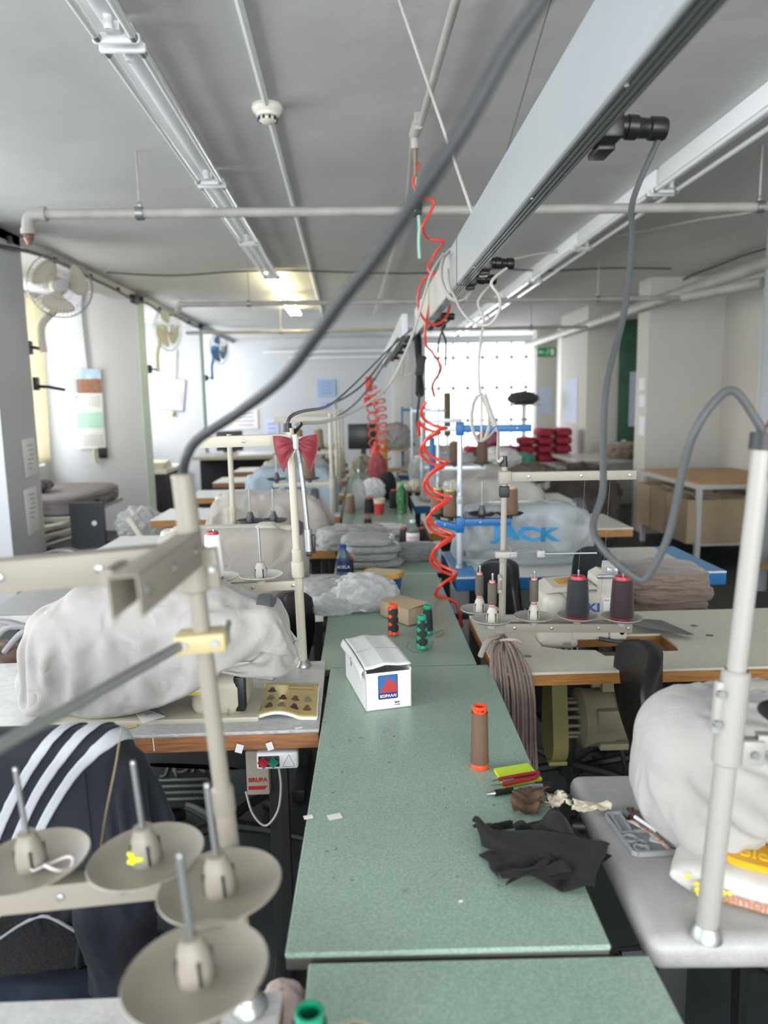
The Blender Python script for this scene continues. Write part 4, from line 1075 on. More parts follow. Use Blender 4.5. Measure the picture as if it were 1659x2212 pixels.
# second canvas row
mB = lockstitch('sewing machine hidden under the cream canvas sack behind the bow stand', -.52, 2.80, m=M_offw)
sol = head_sol(-.52, 2.80) + [((-.52, 2.80, .90), (.22, .10, .135), .05, 0), ((-.735, 2.80, .89), (.035, .07, .09), .03, 0)]
P0 = sack((-.515, 2.80), .265, .125, .715, 1.055, 110, 48, ex=4)
X = cloth(P0, True, sol, rest=1.03, steps=90, iters=10, noisek=.003, bend=.15, seed=21, crump=.05, cfreq=3, floor=.60)
for i in range(X.shape[0]):
    for j in range(X.shape[1]):
        if X[i, j, 2] < TZ + .004 and X[i, j, 1] > 2.59: X[i, j, 2] = TZ + .004
cover_thing('machine_cover', X, M_canvas2, 'cream canvas sack cover directly behind the bow stand')
mC = lockstitch('sewing machine hidden under the crumpled grey canvas, third in the row', -.52, 3.86, m=M_offw)
sol = head_sol(-.52, 3.86) + [((-.50, 3.86, .91), (.24, .09, .135), .07, 0)]
P0 = sack((-.50, 3.86), .36, .15, .78, 1.05, 90, 40)
X = cloth(P0, True, sol, rest=1.06, steps=80, iters=9, noisek=.004, bend=.08, seed=31, crump=.1, cfreq=4, floor=TZ)
cover_thing('machine_cover', X, M_canvas2, 'crumpled grey beige canvas cover, third machine from the tilted stand')
mD = lockstitch('sewing machine hidden under the grey blue printed cover', -.52, 4.94, m=M_offw)
sol = head_sol(-.52, 4.94) + [((-.46, 4.94, .92), (.25, .11, .16), .06, 0)]
P0 = sack((-.46, 4.94), .31, .15, .66, 1.09, 80, 40, ex=3.6)
X = cloth(P0, True, sol, rest=1.03, steps=70, iters=9, noisek=.003, bend=.2, seed=41, crump=.05, cfreq=3, floor=.6)
M_gb = mat('grey_blue_cover', '#9fb0ba', .7, var=(3, '#93a5b0', .3), bump=(40, .2, .003))
o = cover_thing('machine_cover', X, M_gb, 'grey blue machine cover printed with blue letters, deep in the row')
def print_on(o, body, size, m, px, py, Y, sx=1.0, tilt=0.0, yo=-.2, bold=.002):
    """lettering wrapped onto a cover: each vertex is dropped on the nearest cloth along +y"""
    c = D(px, py, Y); M = frame_from(V(c.x, Y + yo, c.z), V(1, 0, math.tan(tilt)), V(0, 0, 1))
    q = text(body, size, m, None, M, depth=.0, sx=sx, bold=bold)
    bm = bmesh.new(); bm.from_mesh(q.data); bmesh.ops.triangulate(bm, faces=bm.faces); bmesh.ops.subdivide_edges(bm, edges=bm.edges, cuts=1); bm.to_mesh(q.data); bm.free()
    dg = bpy.context.evaluated_depsgraph_get(); dg.update(); oe = o.evaluated_get(dg)
    for v in q.data.vertices:
        ok, loc_, nn, _ = oe.ray_cast(v.co, V(0, 1, 0))
        v.co = loc_ + V(0, -.0035, 0) if ok else v.co + V(0, -yo - .13, 0)
    q.parent = o; q['label'] = 'printed letters'; return q
M_pblue = mat('print_blue', '#2a62b8', .6)
print_on(o, 'JUKI', .085, M_pblue, 625, 1056, 4.95, 1.35)
# clear plastic cover on the blue edged table
M_film = bpy.data.materials.new('clear_film'); M_film.use_nodes = True
def film(m, tint, op, rough=.25, gl=.35):
    nt = m.node_tree; L = nt.links; b = nt.nodes['Principled BSDF']; b.inputs['Base Color'].default_value = lin(tint); b.inputs['Roughness'].default_value = rough
    tr = nt.nodes.new('ShaderNodeBsdfTransparent'); mx = nt.nodes.new('ShaderNodeMixShader')
    tl = nt.nodes.new('ShaderNodeBsdfTranslucent'); tl.inputs[0].default_value = lin(tint); m2 = nt.nodes.new('ShaderNodeMixShader'); m2.inputs[0].default_value = .4
    L.new(b.outputs[0], m2.inputs[1]); L.new(tl.outputs[0], m2.inputs[2])
    fr = nt.nodes.new('ShaderNodeLayerWeight'); fr.inputs[0].default_value = gl; ma = nt.nodes.new('ShaderNodeMath'); ma.operation = 'MULTIPLY_ADD'
    ma.inputs[1].default_value = 1 - op; ma.inputs[2].default_value = op; L.new(fr.outputs['Facing'], ma.inputs[0])
    L.new(ma.outputs[0], mx.inputs[0]); L.new(tr.outputs[0], mx.inputs[1]); L.new(m2.outputs[0], mx.inputs[2]); L.new(mx.outputs[0], nt.nodes['Material Output'].inputs[0])
    return m
film(M_film, '#cdd4d6', .52)
mE = lockstitch('grey sewing machine showing through the clear plastic cover', .70, 3.26, m=mat('machine_grey_blue', '#a9b3b8', .4))
MB().box((-.21, -.03, .035), (.10, .02, .045), .004).build('head_cover', M_dgrey, mE)
MB().box((-.05, -.09, .14), (.16, .006, .07), .01).build('blue_panel', M_blue, mE)
sol = head_sol(.70, 3.26) + [((.72, 3.26, .90), (.21, .09, .14), .04, 0)]
P0 = sack((.73, 3.26), .275, .135, .80, 1.09, 90, 40, ex=4.5)
for i in range(90):
    for j in range(40):
        x, z = P0[i, j, 0], P0[i, j, 2]
        if z > .95: P0[i, j, 2] += .03 * min(1, abs(x - .78) / .25) - .03
X = cloth(P0, True, sol, rest=1.05, steps=55, iters=8, noisek=.003, bend=.5, seed=51, crump=.05, cfreq=3, floor=TZ + .01)
o = cover_thing('machine_cover', X, M_film, 'clear plastic cover with blue letters over the machine on the blue edged table', None, 0.0)
print_on(o, 'JACK', .078, mat('print_teal', '#2a86b8', .6), 1130, 1150, 3.2, 1.6, -.06, bold=.004)
# farther covers beyond it
M_grc = mat('grey_cloth_cover', '#aeaaa4', .85, bump=(40, .3, .004))
for i, (x, y, m, lab, w) in enumerate(((.72, 4.28, M_grc, 'grey cloth cover on the machine behind the clear plastic one', .33), (.74, 5.36, M_grc, 'grey cloth cover two machines behind the clear plastic one', .30), (.72, 6.46, M_film, 'cloudy plastic cover deep in the row near the barred window', .30), (.72, 7.55, M_grc, 'small grey cover on the last machine before the red bundles', .3),
                                       (-.55, 6.04, M_canvas, 'white cover on the machine beyond the grey blue one', .34), (-.55, 7.15, M_canvas, 'white cover on the second machine beyond the grey blue one', .36), (-.55, 8.22, M_canvas, 'white cover on the last machine before the end wall', .36))):
    mm = lockstitch('sewing machine hidden under the ' + lab.split(' deep')[0].replace(' on the machine', '').replace(' on the second machine', ' second').replace(' on the last machine', ' last'), x, y, m=M_offw)
    sol = head_sol(x, y) + [((x + .02, y, .91), (w - .09, .09, .135), .06, 0)]
    P0 = sack((x, y), w, .15, .77, 1.05, 60, 30)
    X = cloth(P0, True, sol, rest=1.05, steps=45, iters=7, noisek=.004, bend=.15, seed=60 + i, crump=.08, cfreq=4, floor=TZ + .004)
    cover_thing('machine_cover', X, m, lab, thick=(.0016 if m is not M_film else 0))

# ------------------------------------------------------------------ things on the green bench
M_card = mat('white_card', '#e6e6e6', .7, bump=(25, .06, .002))
M_kraft = mat('kraft_card', '#b9a488', .75, bump=(60, .08, .001), var=(8, '#b09b7e', .3))
M_paper = mat('paper', '#eeeeec', .8)
M_ink = mat('black_ink', '#1b1b1d', .6)
def T(px, py, z=TZ): return G(px, py, z)
def axes_box(a, b, c):
    """frame of a box from its front left, front right and back left ground corners"""
    x = (b - a); y = (c - a); M = frame_from(a, x, y); return M, x.length, (y - x.normalized() * y.dot(x.normalized())).length

# white thread box
A = T(791, 1538); B = T(889, 1526); C = T(738, 1462)
M, w, d = axes_box(A, B, C); d = max(d, .17); h = .098
t = thing('cardboard_box', 'white cardboard thread box with a blue and red emblem, lid ajar', 'box', (0, 0, 0)); t.matrix_world = M; t.location.z += .0008
k = MB(); th = .0022
k.box2((0, 0, 0), (w, d, th)); k.box2((0, 0, 0), (w, th, h * .93)); k.box2((0, d - th, 0), (w, d, h)); k.box2((0, 0, 0), (th, d, h)); k.box2((w - th, 0, 0), (w, d, h))
k.build('box_body', M_card, t, angle=20)
k = MB(); n = 8
def lid(u, v):
    x = w * u; y = d * v; z = h + .004 + .010 * math.sin(math.pi * v) * .4 + (.006 if abs(u - .45) < .3 else 0) * (1 - abs(u - .45) / .3) - .004 * (1 - v) * (1 - u) + .004 * (1 - v)
    return (x, y, z)
k.grid(lid, 15, 15)
k.build('lid', M_card, t, angle=12, thick=.0018)
k = MB().grid(lambda u, v: (-.0035 - .006 * math.sin(u * math.pi) - .003 * u, d * v + .001, lid(0, v)[2] - .026 * u), 6, 16)
k.build('lid_flap', M_card, t, angle=20, thick=.0015)
k = MB().tube([(w * .02, d * .47, lid(.02, .47)[2] + .0012), (w * .5, d * .49, lid(.5, .49)[2] + .0012), (w * .96, d * .47, lid(.96, .47)[2] + .0012)], .0004, 4).box((-.011, d * .46, h - .012), (.002, .003, .022))
k.build('lid_crease', mat('crease_grey', '#77777a', .8), t)
F = Matrix.Translation((w * .5, -.0004, h * .5)) @ Matrix.Rotation(H90, 4, 'X')
def fr(x, z): return Matrix.Translation((w * x, -.0005, h * z)) @ Matrix.Rotation(H90, 4, 'X')
M_navy = mat('label_navy', '#1f2a6e', .5); M_lblue = mat('label_blue', '#2766a6', .5); M_lred = mat('label_red', '#b5382f', .5); M_lwhite = mat('label_white', '#f2f2f2', .6)
def flat(name, pts, m, dy=-.0006, parent=None):
    k = MB(); k.prism([(x * w, dy, z * h) for x, z in pts], (0, -.0003, 0)); return k.build(name, m, parent or t, angle=0)
def rrect(x0, x1, z0, z1, r=.02, n=5, ax=1.0):
    out = []
    for cx, cz, a0 in ((x1 - r, z1 - r * ax, 0), (x0 + r, z1 - r * ax, 90), (x0 + r, z0 + r * ax, 180), (x1 - r, z0 + r * ax, 270)):
        for i in range(n + 1):
            a = math.radians(a0 + 90 * i / n); out.append((cx + r * math.cos(a), cz + r * ax * math.sin(a)))
    return out
e = flat('emblem', rrect(.27, .70, .26, .86, .03), M_navy, -.0004)
flat('emblem_field', rrect(.285, .685, .415, .845, .025), M_lblue, -.0006)
coral = [(.30, .43), (.30, .47), (.33, .48), (.35, .53), (.38, .55), (.40, .62), (.43, .60), (.42, .70), (.45, .68), (.45, .80), (.47, .835), (.49, .76), (.50, .67), (.515, .74), (.535, .69), (.545, .77), (.565, .70), (.575, .63), (.59, .72), (.61, .66), (.625, .75), (.645, .69), (.65, .58), (.675, .63), (.68, .50), (.67, .43)]
flat('emblem_coral', coral, M_lred, -.0009)
def txt(s, sz, m, x, z, sx=1., b=0): return text(s, sz, m, t, Matrix.Translation((w * x, -.0012, h * z)) @ Matrix.Rotation(H90, 4, 'X'), depth=.0002, sx=sx, bold=b)
txt('ΚΟΡΑΛΛΙ', .0092, M_lwhite, .485, .335, 1.0, .0003)
txt('8370', .0052, M_ink, .68, .155, 1.1, .0002); txt('X12000', .0046, M_ink, .68, .095, .9)

# tan carton
A = T(822, 1329); B = T(882, 1352); C = T(914, 1337)
M = frame_from(A, B - A, C - B); w2 = (B - A).length; d2 = (C - B).length
t = thing('carton', 'small tan carton with a slightly raised lid on the bench', 'box', (0, 0, 0)); t.matrix_world = M; t.location.z += .0008
hh = .052; k = MB().box2((0, 0, 0), (w2, d2, hh - .004)); k.build('box_body', M_kraft, t, angle=20)
k = MB().prism([(-.001, -.001, hh - .003), (w2 + .001, -.001, hh - .003), (w2 + .001, -.001, hh + .001), (-.001, -.001, hh)], (0, d2 + .002, 0))
k.grid(lambda u, v: (w2 * (1 - .0 * u), d2 * v, hh + .001 + .007 * v), 2, 6)
k.grid(lambda u, v: (w2 * u, d2 * v, hh + .0015 + .007 * v * u), 8, 6); k.build('lid', M_kraft, t, angle=20)

# spools
def height_px(base, top, z=TZ):
    p = G(base[0], base[1], z); d_ = ray(*top); s = (p - EYE).xy.length / d_.xy.length; return p, (EYE + d_ * s).z - z
p, hg = height_px((850, 1370), (850, 1302)); cop('black thread spool with orange ends and orange diamonds by the tan carton', p, .098, .0165, .0145, '#26272a', '#ef5a38', (3, 0.26, 3, .30), 'spools standing on the green bench')
p, hg = height_px((912, 1400), (912, 1326)); cop('green cored spool with wide black bands, closer of the green pair', p, .10, .0165, .0135, '#22352f', '#2fa284', (3.2, .4, 3, .34), 'spools standing on the green bench')
p, hg = height_px((924, 1368), (920, 1302)); cop('dark green thread spool with green ends, farther of the green pair', p, .092, .0165, .0130, '#1f2b27', '#2b9a7b', None, 'spools standing on the green bench')
p, hg = height_px((1036, 1657), (1033, 1537))
c = cop('tall brown thread spool with bright orange ends', p, .128, .0175, .0150, '#66503f', '#f4512c', None, 'spools standing on the green bench')
text('S 120', .006, M_ink, c, Matrix.Translation((0, -.0146, .1215)) @ Matrix.Rotation(H90, 4, 'X'), depth=.0006)
p = T(756, 1247, .777); cop('dark spool with a red orange rim beside the water bottle', p, .09, .017, .015, '#3c2a2a', '#e0573e', None, 'spools standing on the green bench')
# spools cut by the lower frame edge
p = zc(650, 2212, .72); p = G(652, 2262, .772)
cop('grey blue thread spool with a green rim at the bench corner', V(-.066, .672, .774), .115, .021, .0165, '#4b5763', '#17936e', None, 'spools standing on the green bench')
t = thing('thread_spool', 'white spool with a red and white core close to the camera', 'thread spool', (-.022, .655, .773))
MB().lathe([(.028, .0), (.030, .004), (.030, .088), (.028, .094), (.017, .096)], (0, 0, 0), 32).build('thread', mat('thread_cream', '#d8d2c2', .8, bump=(300, .2, .001)), t)
c = MB(); c.lathe([(.0165, .094), (.0155, .100), (.007, .100), (.0055, .088)], (0, 0, 0), 32)
for f in c.bm.faces:
    q = f.calc_center_median(); f.material_index = 1 if math.sin(3 * math.atan2(q.y, q.x) + 1.0) > .1 else 0
c.build('core', [mat('core_red', '#b9202c', .4), mat('core_white', '#e9e2df', .4)], t)
MB().lathe([(.0058, .0885), (.0, .0885)], (0, 0, 0), 16).build('core_hole', M_ink, t)
# folded paper at the frame edge
k = MB(); a = V(.035, .60, .774)
k.grid(lambda u, v: a + V(.075 * (u - v) * .9, .07 * (u + v) * .72 - .025, .0012 + .006 * math.sin(u * 3) * v), 10, 10)
o = k.build('paper_note', M_paper, None, thick=.0008); tag(o, 'folded white paper note with scribbled writing on the closest bench', 'paper')
s = MB(); random.seed(5)
for i in range(5):
    b = a + V(-.018 + .008 * i, .045 - .009 * i, .0065); s.tube([b + V(.003 * j + random.uniform(-.001, .001), .0022 * j + random.uniform(-.003, .003), 0) for j in range(9)], .00035, 4, smooth=3)
s.build('handwriting', mat('ink_blue', '#5a5d78', .7), o)

# sticky pad, snips, pen
A = T(1068, 1668); B = T(1158, 1655); C = T(1090, 1704); M = frame_from(A, B - A, A - C); wd_, hd = (B - A).length, .062
c4 = [T(1067, 1667), T(1140, 1655), T(1171, 1688), T(1090, 1704)]
t = thing('sticky_pad', 'bright yellow green sticky note pad on the bench', 'note pad', c4[0])
MB().prism([p + V(0, 0, .0008) for p in c4[::-1]], (0, 0, .006)).build('note_block', mat('neon_paper', '#cfea3c', .7), t, world=True, angle=0)
t = thing('thread_snips', 'dark red thread snips lying on the yellow pad', 'snips', T(1110, 1680, TZ + .008))
M_mar = mat('maroon_plastic', '#8c1626', .35, coat=.3)
zs = TZ + .0115
a1, a2 = T(1157, 1670, zs), T(1078, 1684, zs); b1, b2 = T(1154, 1680, zs), T(1086, 1695, zs)
MB().tube([a2, a2.lerp(a1, .5) + V(0, .001, 0), a1, a1 + V(.004, -.003, 0), b1, b1.lerp(b2, .5), b2], .0042, 10, smooth=5).build('handle', M_mar, t, world=True)
MB().tube([T(1086, 1688, zs), T(1110, 1684, zs)], .0028, 8).build('spring', M_zinc, t, world=True)
for nm, p, q in (('blade', a2, T(1054, 1690, TZ + .006)), ('blade', b2, T(1060, 1698, TZ + .006))):
    n = (q - p).cross(V(0, 0, 1)).normalized() * .003
    MB().prism([p + n, p - n, q], (0, 0, .0012)).build(nm, M_steel, t, world=True)
t = thing('pen', 'clear ballpoint pen with a black grip beside the yellow pad', 'pen', T(1110, 1705))
zp = TZ + .0055; P1, P2 = T(1050, 1716, zp), T(1190, 1693, zp + .001)
L = lambda f: P1.lerp(P2, f)
MB().cyl(L(.13), L(.41), .0056, .0052).build('grip', M_rub, t, world=True)
MB().cyl(L(.41), L(.86), .0046).build('barrel', mat('clear_plastic', '#dfe6e4', .15, trans=.7), t, world=True)
MB().cyl(L(0), L(.05), .001, .002).cyl(L(.05), L(.13), .0022, .0045).build('tip', M_steel, t, world=True)
MB().cyl(L(.86), L(.9), .005).cyl(L(.9), L(1), .003).box(L(.88) + V(0, 0, .005), (.03, .004, .002)).build('push_button', M_black, t, world=True)
MB().cyl(L(.2), L(.84), .0018).build('refill', mat('refill_white', '#e8e8e8', .4), t, world=True)

# scraps
def sheet(name, corners, m, label, cat, amp=.006, freq=40, n=26, ragged=.0, seed=0, base=.002, thick=.0012, fold=None):
    a, b, c, d_ = [Vector(p) for p in corners]; random.seed(seed)
    def fn(u, v):
        p = a.lerp(b, u).lerp(d_.lerp(c, u), v)
        e = ragged * (fbm((u * 7, v * 7, seed), 3))
        ed = max(abs(2 * u - 1), abs(2 * v - 1)) ** 3
        p = p + (b - a).normalized() * e * ed + (d_ - a).normalized() * ragged * fbm((u * 6 + 9, v * 6, seed), 3) * ed
        z = base + amp * (0.5 + 0.7 * fbm((p.x * freq, p.y * freq, seed * 3.1), 3)); z = max(base * .5, z)
        if fold: z += fold(u, v)
        return p + V(0, 0, z)
    o = MB().grid(fn, n, n).build(name, m, None, 180, thick=thick); return tag(o, label, cat)
M_brown = mat('brown_cloth', '#5d4937', .85, bump=(300, .3, .001)); M_crm = mat('cream_cloth', '#d8ceb8', .85, bump=(300, .2, .001))
sheet('fabric_scrap', [T(1107, 1728), T(1185, 1712), T(1160, 1762), T(1108, 1770)], M_brown, 'crumpled brown fabric scrap above the black cloth', 'scrap', .022, 30, ragged=.012, seed=3)
sheet('fabric_scrap', [T(1180, 1722), T(1212, 1720), T(1232, 1750), T(1186, 1752)], M_crm, 'torn cream fabric scrap on the bench edge beside the brown one', 'scrap', .014, 60, ragged=.01, seed=5)
z0 = TZ + .012
sheet('fabric_scrap', [T(1240, 1738, z0), T(1322, 1744, TZ + .003), T(1320, 1757, TZ + .003), T(1234, 1760, z0)], M_crm, 'long torn cream strip reaching onto the rounded grey table', 'scrap', .012, 50, ragged=.005, seed=6)
# black cloth
M_bcl = mat('black_cloth', '#0c0c0d', .9, bump=(260, .35, .001), sheen=.06)
def foldsheet(name, A, B, wdir, wid, folds, label, seed, n=(64, 56), lift=.05, m=M_bcl, sol=None, crump=.06, fl=TZ, order=1):
    A, B, Wd = Vector(A), Vector(B), Vector(wdir).normalized(); P = np.zeros((n[0], n[1], 3))
    for i in range(n[0]):
        u = i / (n[0] - 1)
        for j in range(n[1]):
            v = j / (n[1] - 1); s = v * folds; k = int(min(s, folds - 1e-6)); f = s - k
            x = (f if k % 2 == 0 else 1 - f); x = .5 - .5 * math.cos(x * math.pi) if True else x
            wv = 1 - .35 * abs(2 * u - 1) ** 2 * (k % 2)
            p = A.lerp(B, u) + Wd * (x - .5) * wid * wv * (1 - .12 * k) + V(0, 0, fl + .012 + lift * s / folds + .012 * math.sin(u * 7 + k * 2 + seed)) - V(0, 0, A.z)
            P[i, j] = p
    X = cloth(P, False, sol or [], rest=1.0, steps=60, iters=8, gz=-1.5, floor=fl, noisek=.002, bend=.35, seed=seed, crump=crump, cfreq=4, thick=.0015, fric=.8)
    # keep the upper layers above the lower ones
    for j in range(n[1]):
        k = min(int(j / (n[1] - 1) * folds), folds - 1); X[:, j, 2] = np.maximum(X[:, j, 2], fl + .002 + .006 * k)
    return cloth_mesh(name, X, False, m, None, None, .0014, 1)
e1_sol = [((.1, 1.4, TZ - .05), (.232, .55, .05), .004, 0), ((.9, 1.09, TZ - .05), (.52, .22, .05), .01, -.035)]
k = MB()
def quad(cs, zfn, n=34, wob=.006, seed=0):
    a, b, c, d_ = [T(x, y, TZ + .02) for x, y in cs]
    for p in (a, b, c, d_): p.z = TZ
    def fn(u, v):
        p = a.lerp(b, u).lerp(d_.lerp(c, u), v); e = max(abs(2 * u - 1), abs(2 * v - 1)) ** 4
        p = p + V(fbm((u * 2, v * 2, seed), 2), fbm((u * 2 + 7, v * 2, seed), 2), 0) * .008 * e
        z = zfn(u, v) + wob * fbm((u * 2.2, v * 2.2, seed + 2), 2)
        return p + V(0, 0, max(.0025, z))
    k.grid(fn, n, n)
# under layer with the tail, middle folds, and the long folded band on top
quad([(1034, 1828), (1120, 1806), (1235, 1880), (1085, 1893)], lambda u, v: .006 + .016 * math.sin(math.pi * v) * u + .012 * (v > .82), wob=.008, seed=3)
quad([(1092, 1890), (1180, 1846), (1285, 1862), (1278, 1908)], lambda u, v: .004 + .014 * abs(math.sin(v * 5 + u)), wob=.006, seed=9)
quad([(1100, 1772), (1205, 1738), (1322, 1840), (1140, 1830)], lambda u, v: .006 + .030 * math.sin(math.pi * u) ** 2 * math.sin(math.pi * min(1, v * 1.1)) + .012 * math.sin(u * 9 + v * 4), wob=.010, seed=5)
def band(u, v):
    roll = math.exp(-((u) / .10) ** 2) * .022 * math.sin(math.pi * min(1, v * .9 + .1)); lip = .022 * math.sin(math.pi * min(1, .25 + v * .75)) ** .7
    return .008 + lip * (.8 + .3 * math.sin(u * 4)) + roll + .008 * math.exp(-((u - .95) / .1) ** 2)
quad([(1018, 1800), (1130, 1812), (1328, 1842), (1285, 1906)][:0] or [(1016, 1786), (1150, 1818), (1326, 1838), (1290, 1908)][:0] or [(1020, 1784), (1318, 1826), (1284, 1908), (1040, 1812)], band, n=44, wob=.007, seed=7)
quad([(1020, 1782), (1100, 1762), (1112, 1778), (1040, 1800)], lambda u, v: .018 - .008 * u + .006 * math.sin(v * 3), wob=.006, seed=8)
o = k.build('black_cloth', M_bcl, None, 180, thick=.0016); tag(o, 'folded black cloth heaped at the edge of the green bench', 'cloth')
# bits of lint and tags on the bench
lint = [((723, 1765), .012, '#e4e2dc', 'small white paper tag with print lying on the bench'), ((666, 1766), .008, '#e9e6df', 'tiny torn white paper bit at the bench edge'), ((995, 1948), .003, '#efe9d8', 'tiny round cream dot of paper on the bench')]
for (px, py), s, c, l in lint:
    p = T(px, py); tag(MB().box(p + V(0, 0, .0012), (s * 2, s * 1.3, .0008), rot=.3).build('paper_bit', mat('bit_' + c.strip('#'), c, .8)), l, 'paper bit')
random.seed(12); k = MB()
for i in range(26):
    px = random.uniform(700, 1080); py = random.uniform(1330, 1950); p = T(px, py); a = random.random() * 6.3; s = random.uniform(.002, .006)
    k.tube([p + V(0, 0, .0009), p + V(math.cos(a) * s, math.sin(a) * s, .0012), p + V(math.cos(a + .8) * s * 1.6, math.sin(a + .8) * s * 1.6, .0009)], .00035, 4)
o = k.build('lint', mat('dark_lint', '#474a46', .9)); tag(o, 'dark specks and thread ends scattered over the green bench', 'lint', None, 'stuff')
for i, pts in enumerate((((1083, 1385), (1012, 1392), (1020, 1405), (1060, 1408), (1105, 1400)), )):
    p0 = [T(885, 1386), T(878, 1398), T(890, 1408), T(915, 1410), T(930, 1400), T(936, 1385)]
    tag(MB().tube([p + V(0, 0, .0012) for p in p0], .0005, 5, smooth=6).build('thread_end', M_dark), 'loose dark thread curled around the green spool', 'thread')
p0 = [T(940, 1368), T(955, 1362), T(957, 1372), T(942, 1378)]
tag(MB().tube([p + V(0, 0, .0012) for p in p0], .0006, 5, smooth=6).build('thread_end', M_dark), 'loose dark thread loop beside the farther green spool', 'thread')

# ------------------------------------------------------------------ things on the silver table
A, B, C, Dq = T(557, 1555), T(684, 1555), T(688, 1484), T(572, 1483)
t = thing('booklet', 'gold covered booklet with rows of little hat pictures, pages curling', 'booklet', A)
def bk(u, v, z=0, k=1): p = A.lerp(B, u).lerp(Dq.lerp(C, u), v); return p + V(0, 0, .004 + z + .012 * k * math.sin(min(1, u * 1.4) * math.pi) * (1 - v) ** 1.5 * (1 if u < .72 else .6) - .003 * u)
M_gold = mat('gold_cover', '#cbb578', .4, coat=.25, var=(6, '#b9a061', .3))
k = MB(); k.grid(lambda u, v: bk(u, v, .006), 24, 18); k.build('cover', M_gold, t, world=True, angle=180, thick=.0006)
for i in range(4):
    MB().grid(lambda u, v: bk(u, v, .0005 + .0014 * i) + V(.0015 * i * .5, -.004 + .0012 * i, 0), 24, 14).build('page', M_paper, t, world=True, angle=180, thick=.0004)
random.seed(9); hc = [mat('hat_brown', '#74503a', .6), mat('hat_grey', '#8d8672', .6), mat('hat_dark', '#4b3328', .6)]
for r_ in range(3):
    for c_ in range(4):
        if r_ == 2 and c_ > 0: continue
        u = .17 + .22 * c_; v = .22 + .26 * r_
        def on(du, dv): p = bk(u + du, v + dv, .0068); return p
        k = MB(); pts = [on(.075 * math.cos(a), .04 * math.sin(a) - .02) for a in np.linspace(0, 2 * math.pi, 18)[:-1]]
        k.prism(pts, (0, 0, .0004)); pts = [on(.045 * math.cos(a), .075 * math.sin(a) + .03) for a in np.linspace(0, 2 * math.pi, 16)[:-1]]; k.prism(pts, (0, 0, .0005))
        k.build('hat_picture', hc[(r_ + c_) % 3], t, world=True, angle=0)
pts = [bk(.46 + .46 * a, .80 + .12 * b, .0069) for a, b in ((0, 0), (1, 0), (1, 1), (0, 1), (0, 0))]
MB().tube(pts, .0005, 4).build('title_frame', hc[0], t, world=True)
for i, (cs, lb) in enumerate((([(505, 1545), (552, 1538), (560, 1552), (508, 1560)], 'yellow paper slip under the booklet, lowest sheet'), ([(512, 1530), (560, 1517), (562, 1545), (530, 1550)], 'yellow paper slip under the booklet, topmost sheet'))):
    tag(MB().prism([T(x, y) + V(0, 0, .001 + .0008 * i) for x, y in cs], (0, 0, .0006)).build('paper_slip', mat('yellow_paper', '#e2d67a', .8), angle=0), lb, 'paper')
tag(MB().prism([T(x, y) + V(0, 0, .0008) for x, y in ((556, 1466), (588, 1470), (600, 1455), (568, 1452))], (0, 0, .0008)).build('card', M_card, angle=0), 'small plain white card beside the bow stand foot', 'card')
cs = [T(x, y, TZ + .0145) for x, y in ((309, 1562), (357, 1548), (335, 1527), (287, 1535))]
t = thing('business_card', 'white and grey business card with printed lines on the machine bed', 'card', cs[0])
MB().prism([p + V(0, 0, 0) for p in cs], (0, 0, .0009)).build('card_face', M_card, t, world=True, angle=0)
ct = [cs[1], cs[2].lerp(cs[1], .15), cs[3].lerp(cs[0], .05), cs[3]]
MB().prism([p + V(0, 0, .001) for p in (cs[1], cs[2], cs[2].lerp(cs[3], .45))], (0, 0, .0004)).build('grey_corner', mat('card_grey', '#7f8386', .5), t, world=True, angle=0)
Mc = frame_from(cs[0].lerp(cs[1], .5).lerp(cs[3].lerp(cs[2], .5), .5) + V(0, 0, .0014), cs[1] - cs[0], cs[3] - cs[0]); Mc.translation -= t.location
text('SINCE', .006, M_ink, t, Mc, depth=.0001); Mc.translation = Mc.translation + V(-.004, -.008, 0); text('- - - - -', .004, M_ink, t, Mc, depth=.0001)
tag(MB().prism([T(x, y) + V(0, 0, .0006) for x, y in ((267, 1578), (297, 1570), (295, 1564), (265, 1572))], (0, 0, .001)).build('tape_measure', mat('tape_yellow', '#c9b57c', .6), angle=0), 'short piece of yellow measuring tape at the silver table edge', 'tape')
p = T(495, 1556); tag(MB().lathe([(.008, 0), (.008, .001), (.004, .0015), (.004, .006), (.008, .0065), (.008, .0075), (.002, .0076)], p + V(0, 0, .0005), 20).cyl(p, p + V(.001, 0, .03), .0006, seg=6).cyl(p, p + V(-.003, 0, .028), .0006, seg=6).build('bobbin', M_zinc), 'metal bobbin with pins beside the yellow slips', 'bobbin')
p = T(645, 1573); tag(MB().box(p + V(0, 0, .001), (.016, .008, .0008), rot=.4).build('paper_bit', M_card), 'small white paper bit in front of the booklet', 'paper bit')
for i, (px, py, s) in enumerate(((517, 1617, 1), (583, 1612, .9))):
    p = D(px, py, 1.552); tag(MB().box(p + V(0, -.0006, 0), (.016 * s, .0008, .02 * s), rot=Matrix.Rotation(.3 * (-1) ** i, 3, 'Y')).build('sticker', M_card), 'torn white sticker on the brown table edge, %s one' % ('taller', 'smaller')[i], 'sticker')
p = D(332, 1612, 1.552); tag(MB().tube([p + V(0, -.002, .02), p + V(.002, -.004, -.01)], .0012, 6).build('paper_bit', M_card), 'thin white thread scrap hanging over the brown table edge', 'thread')

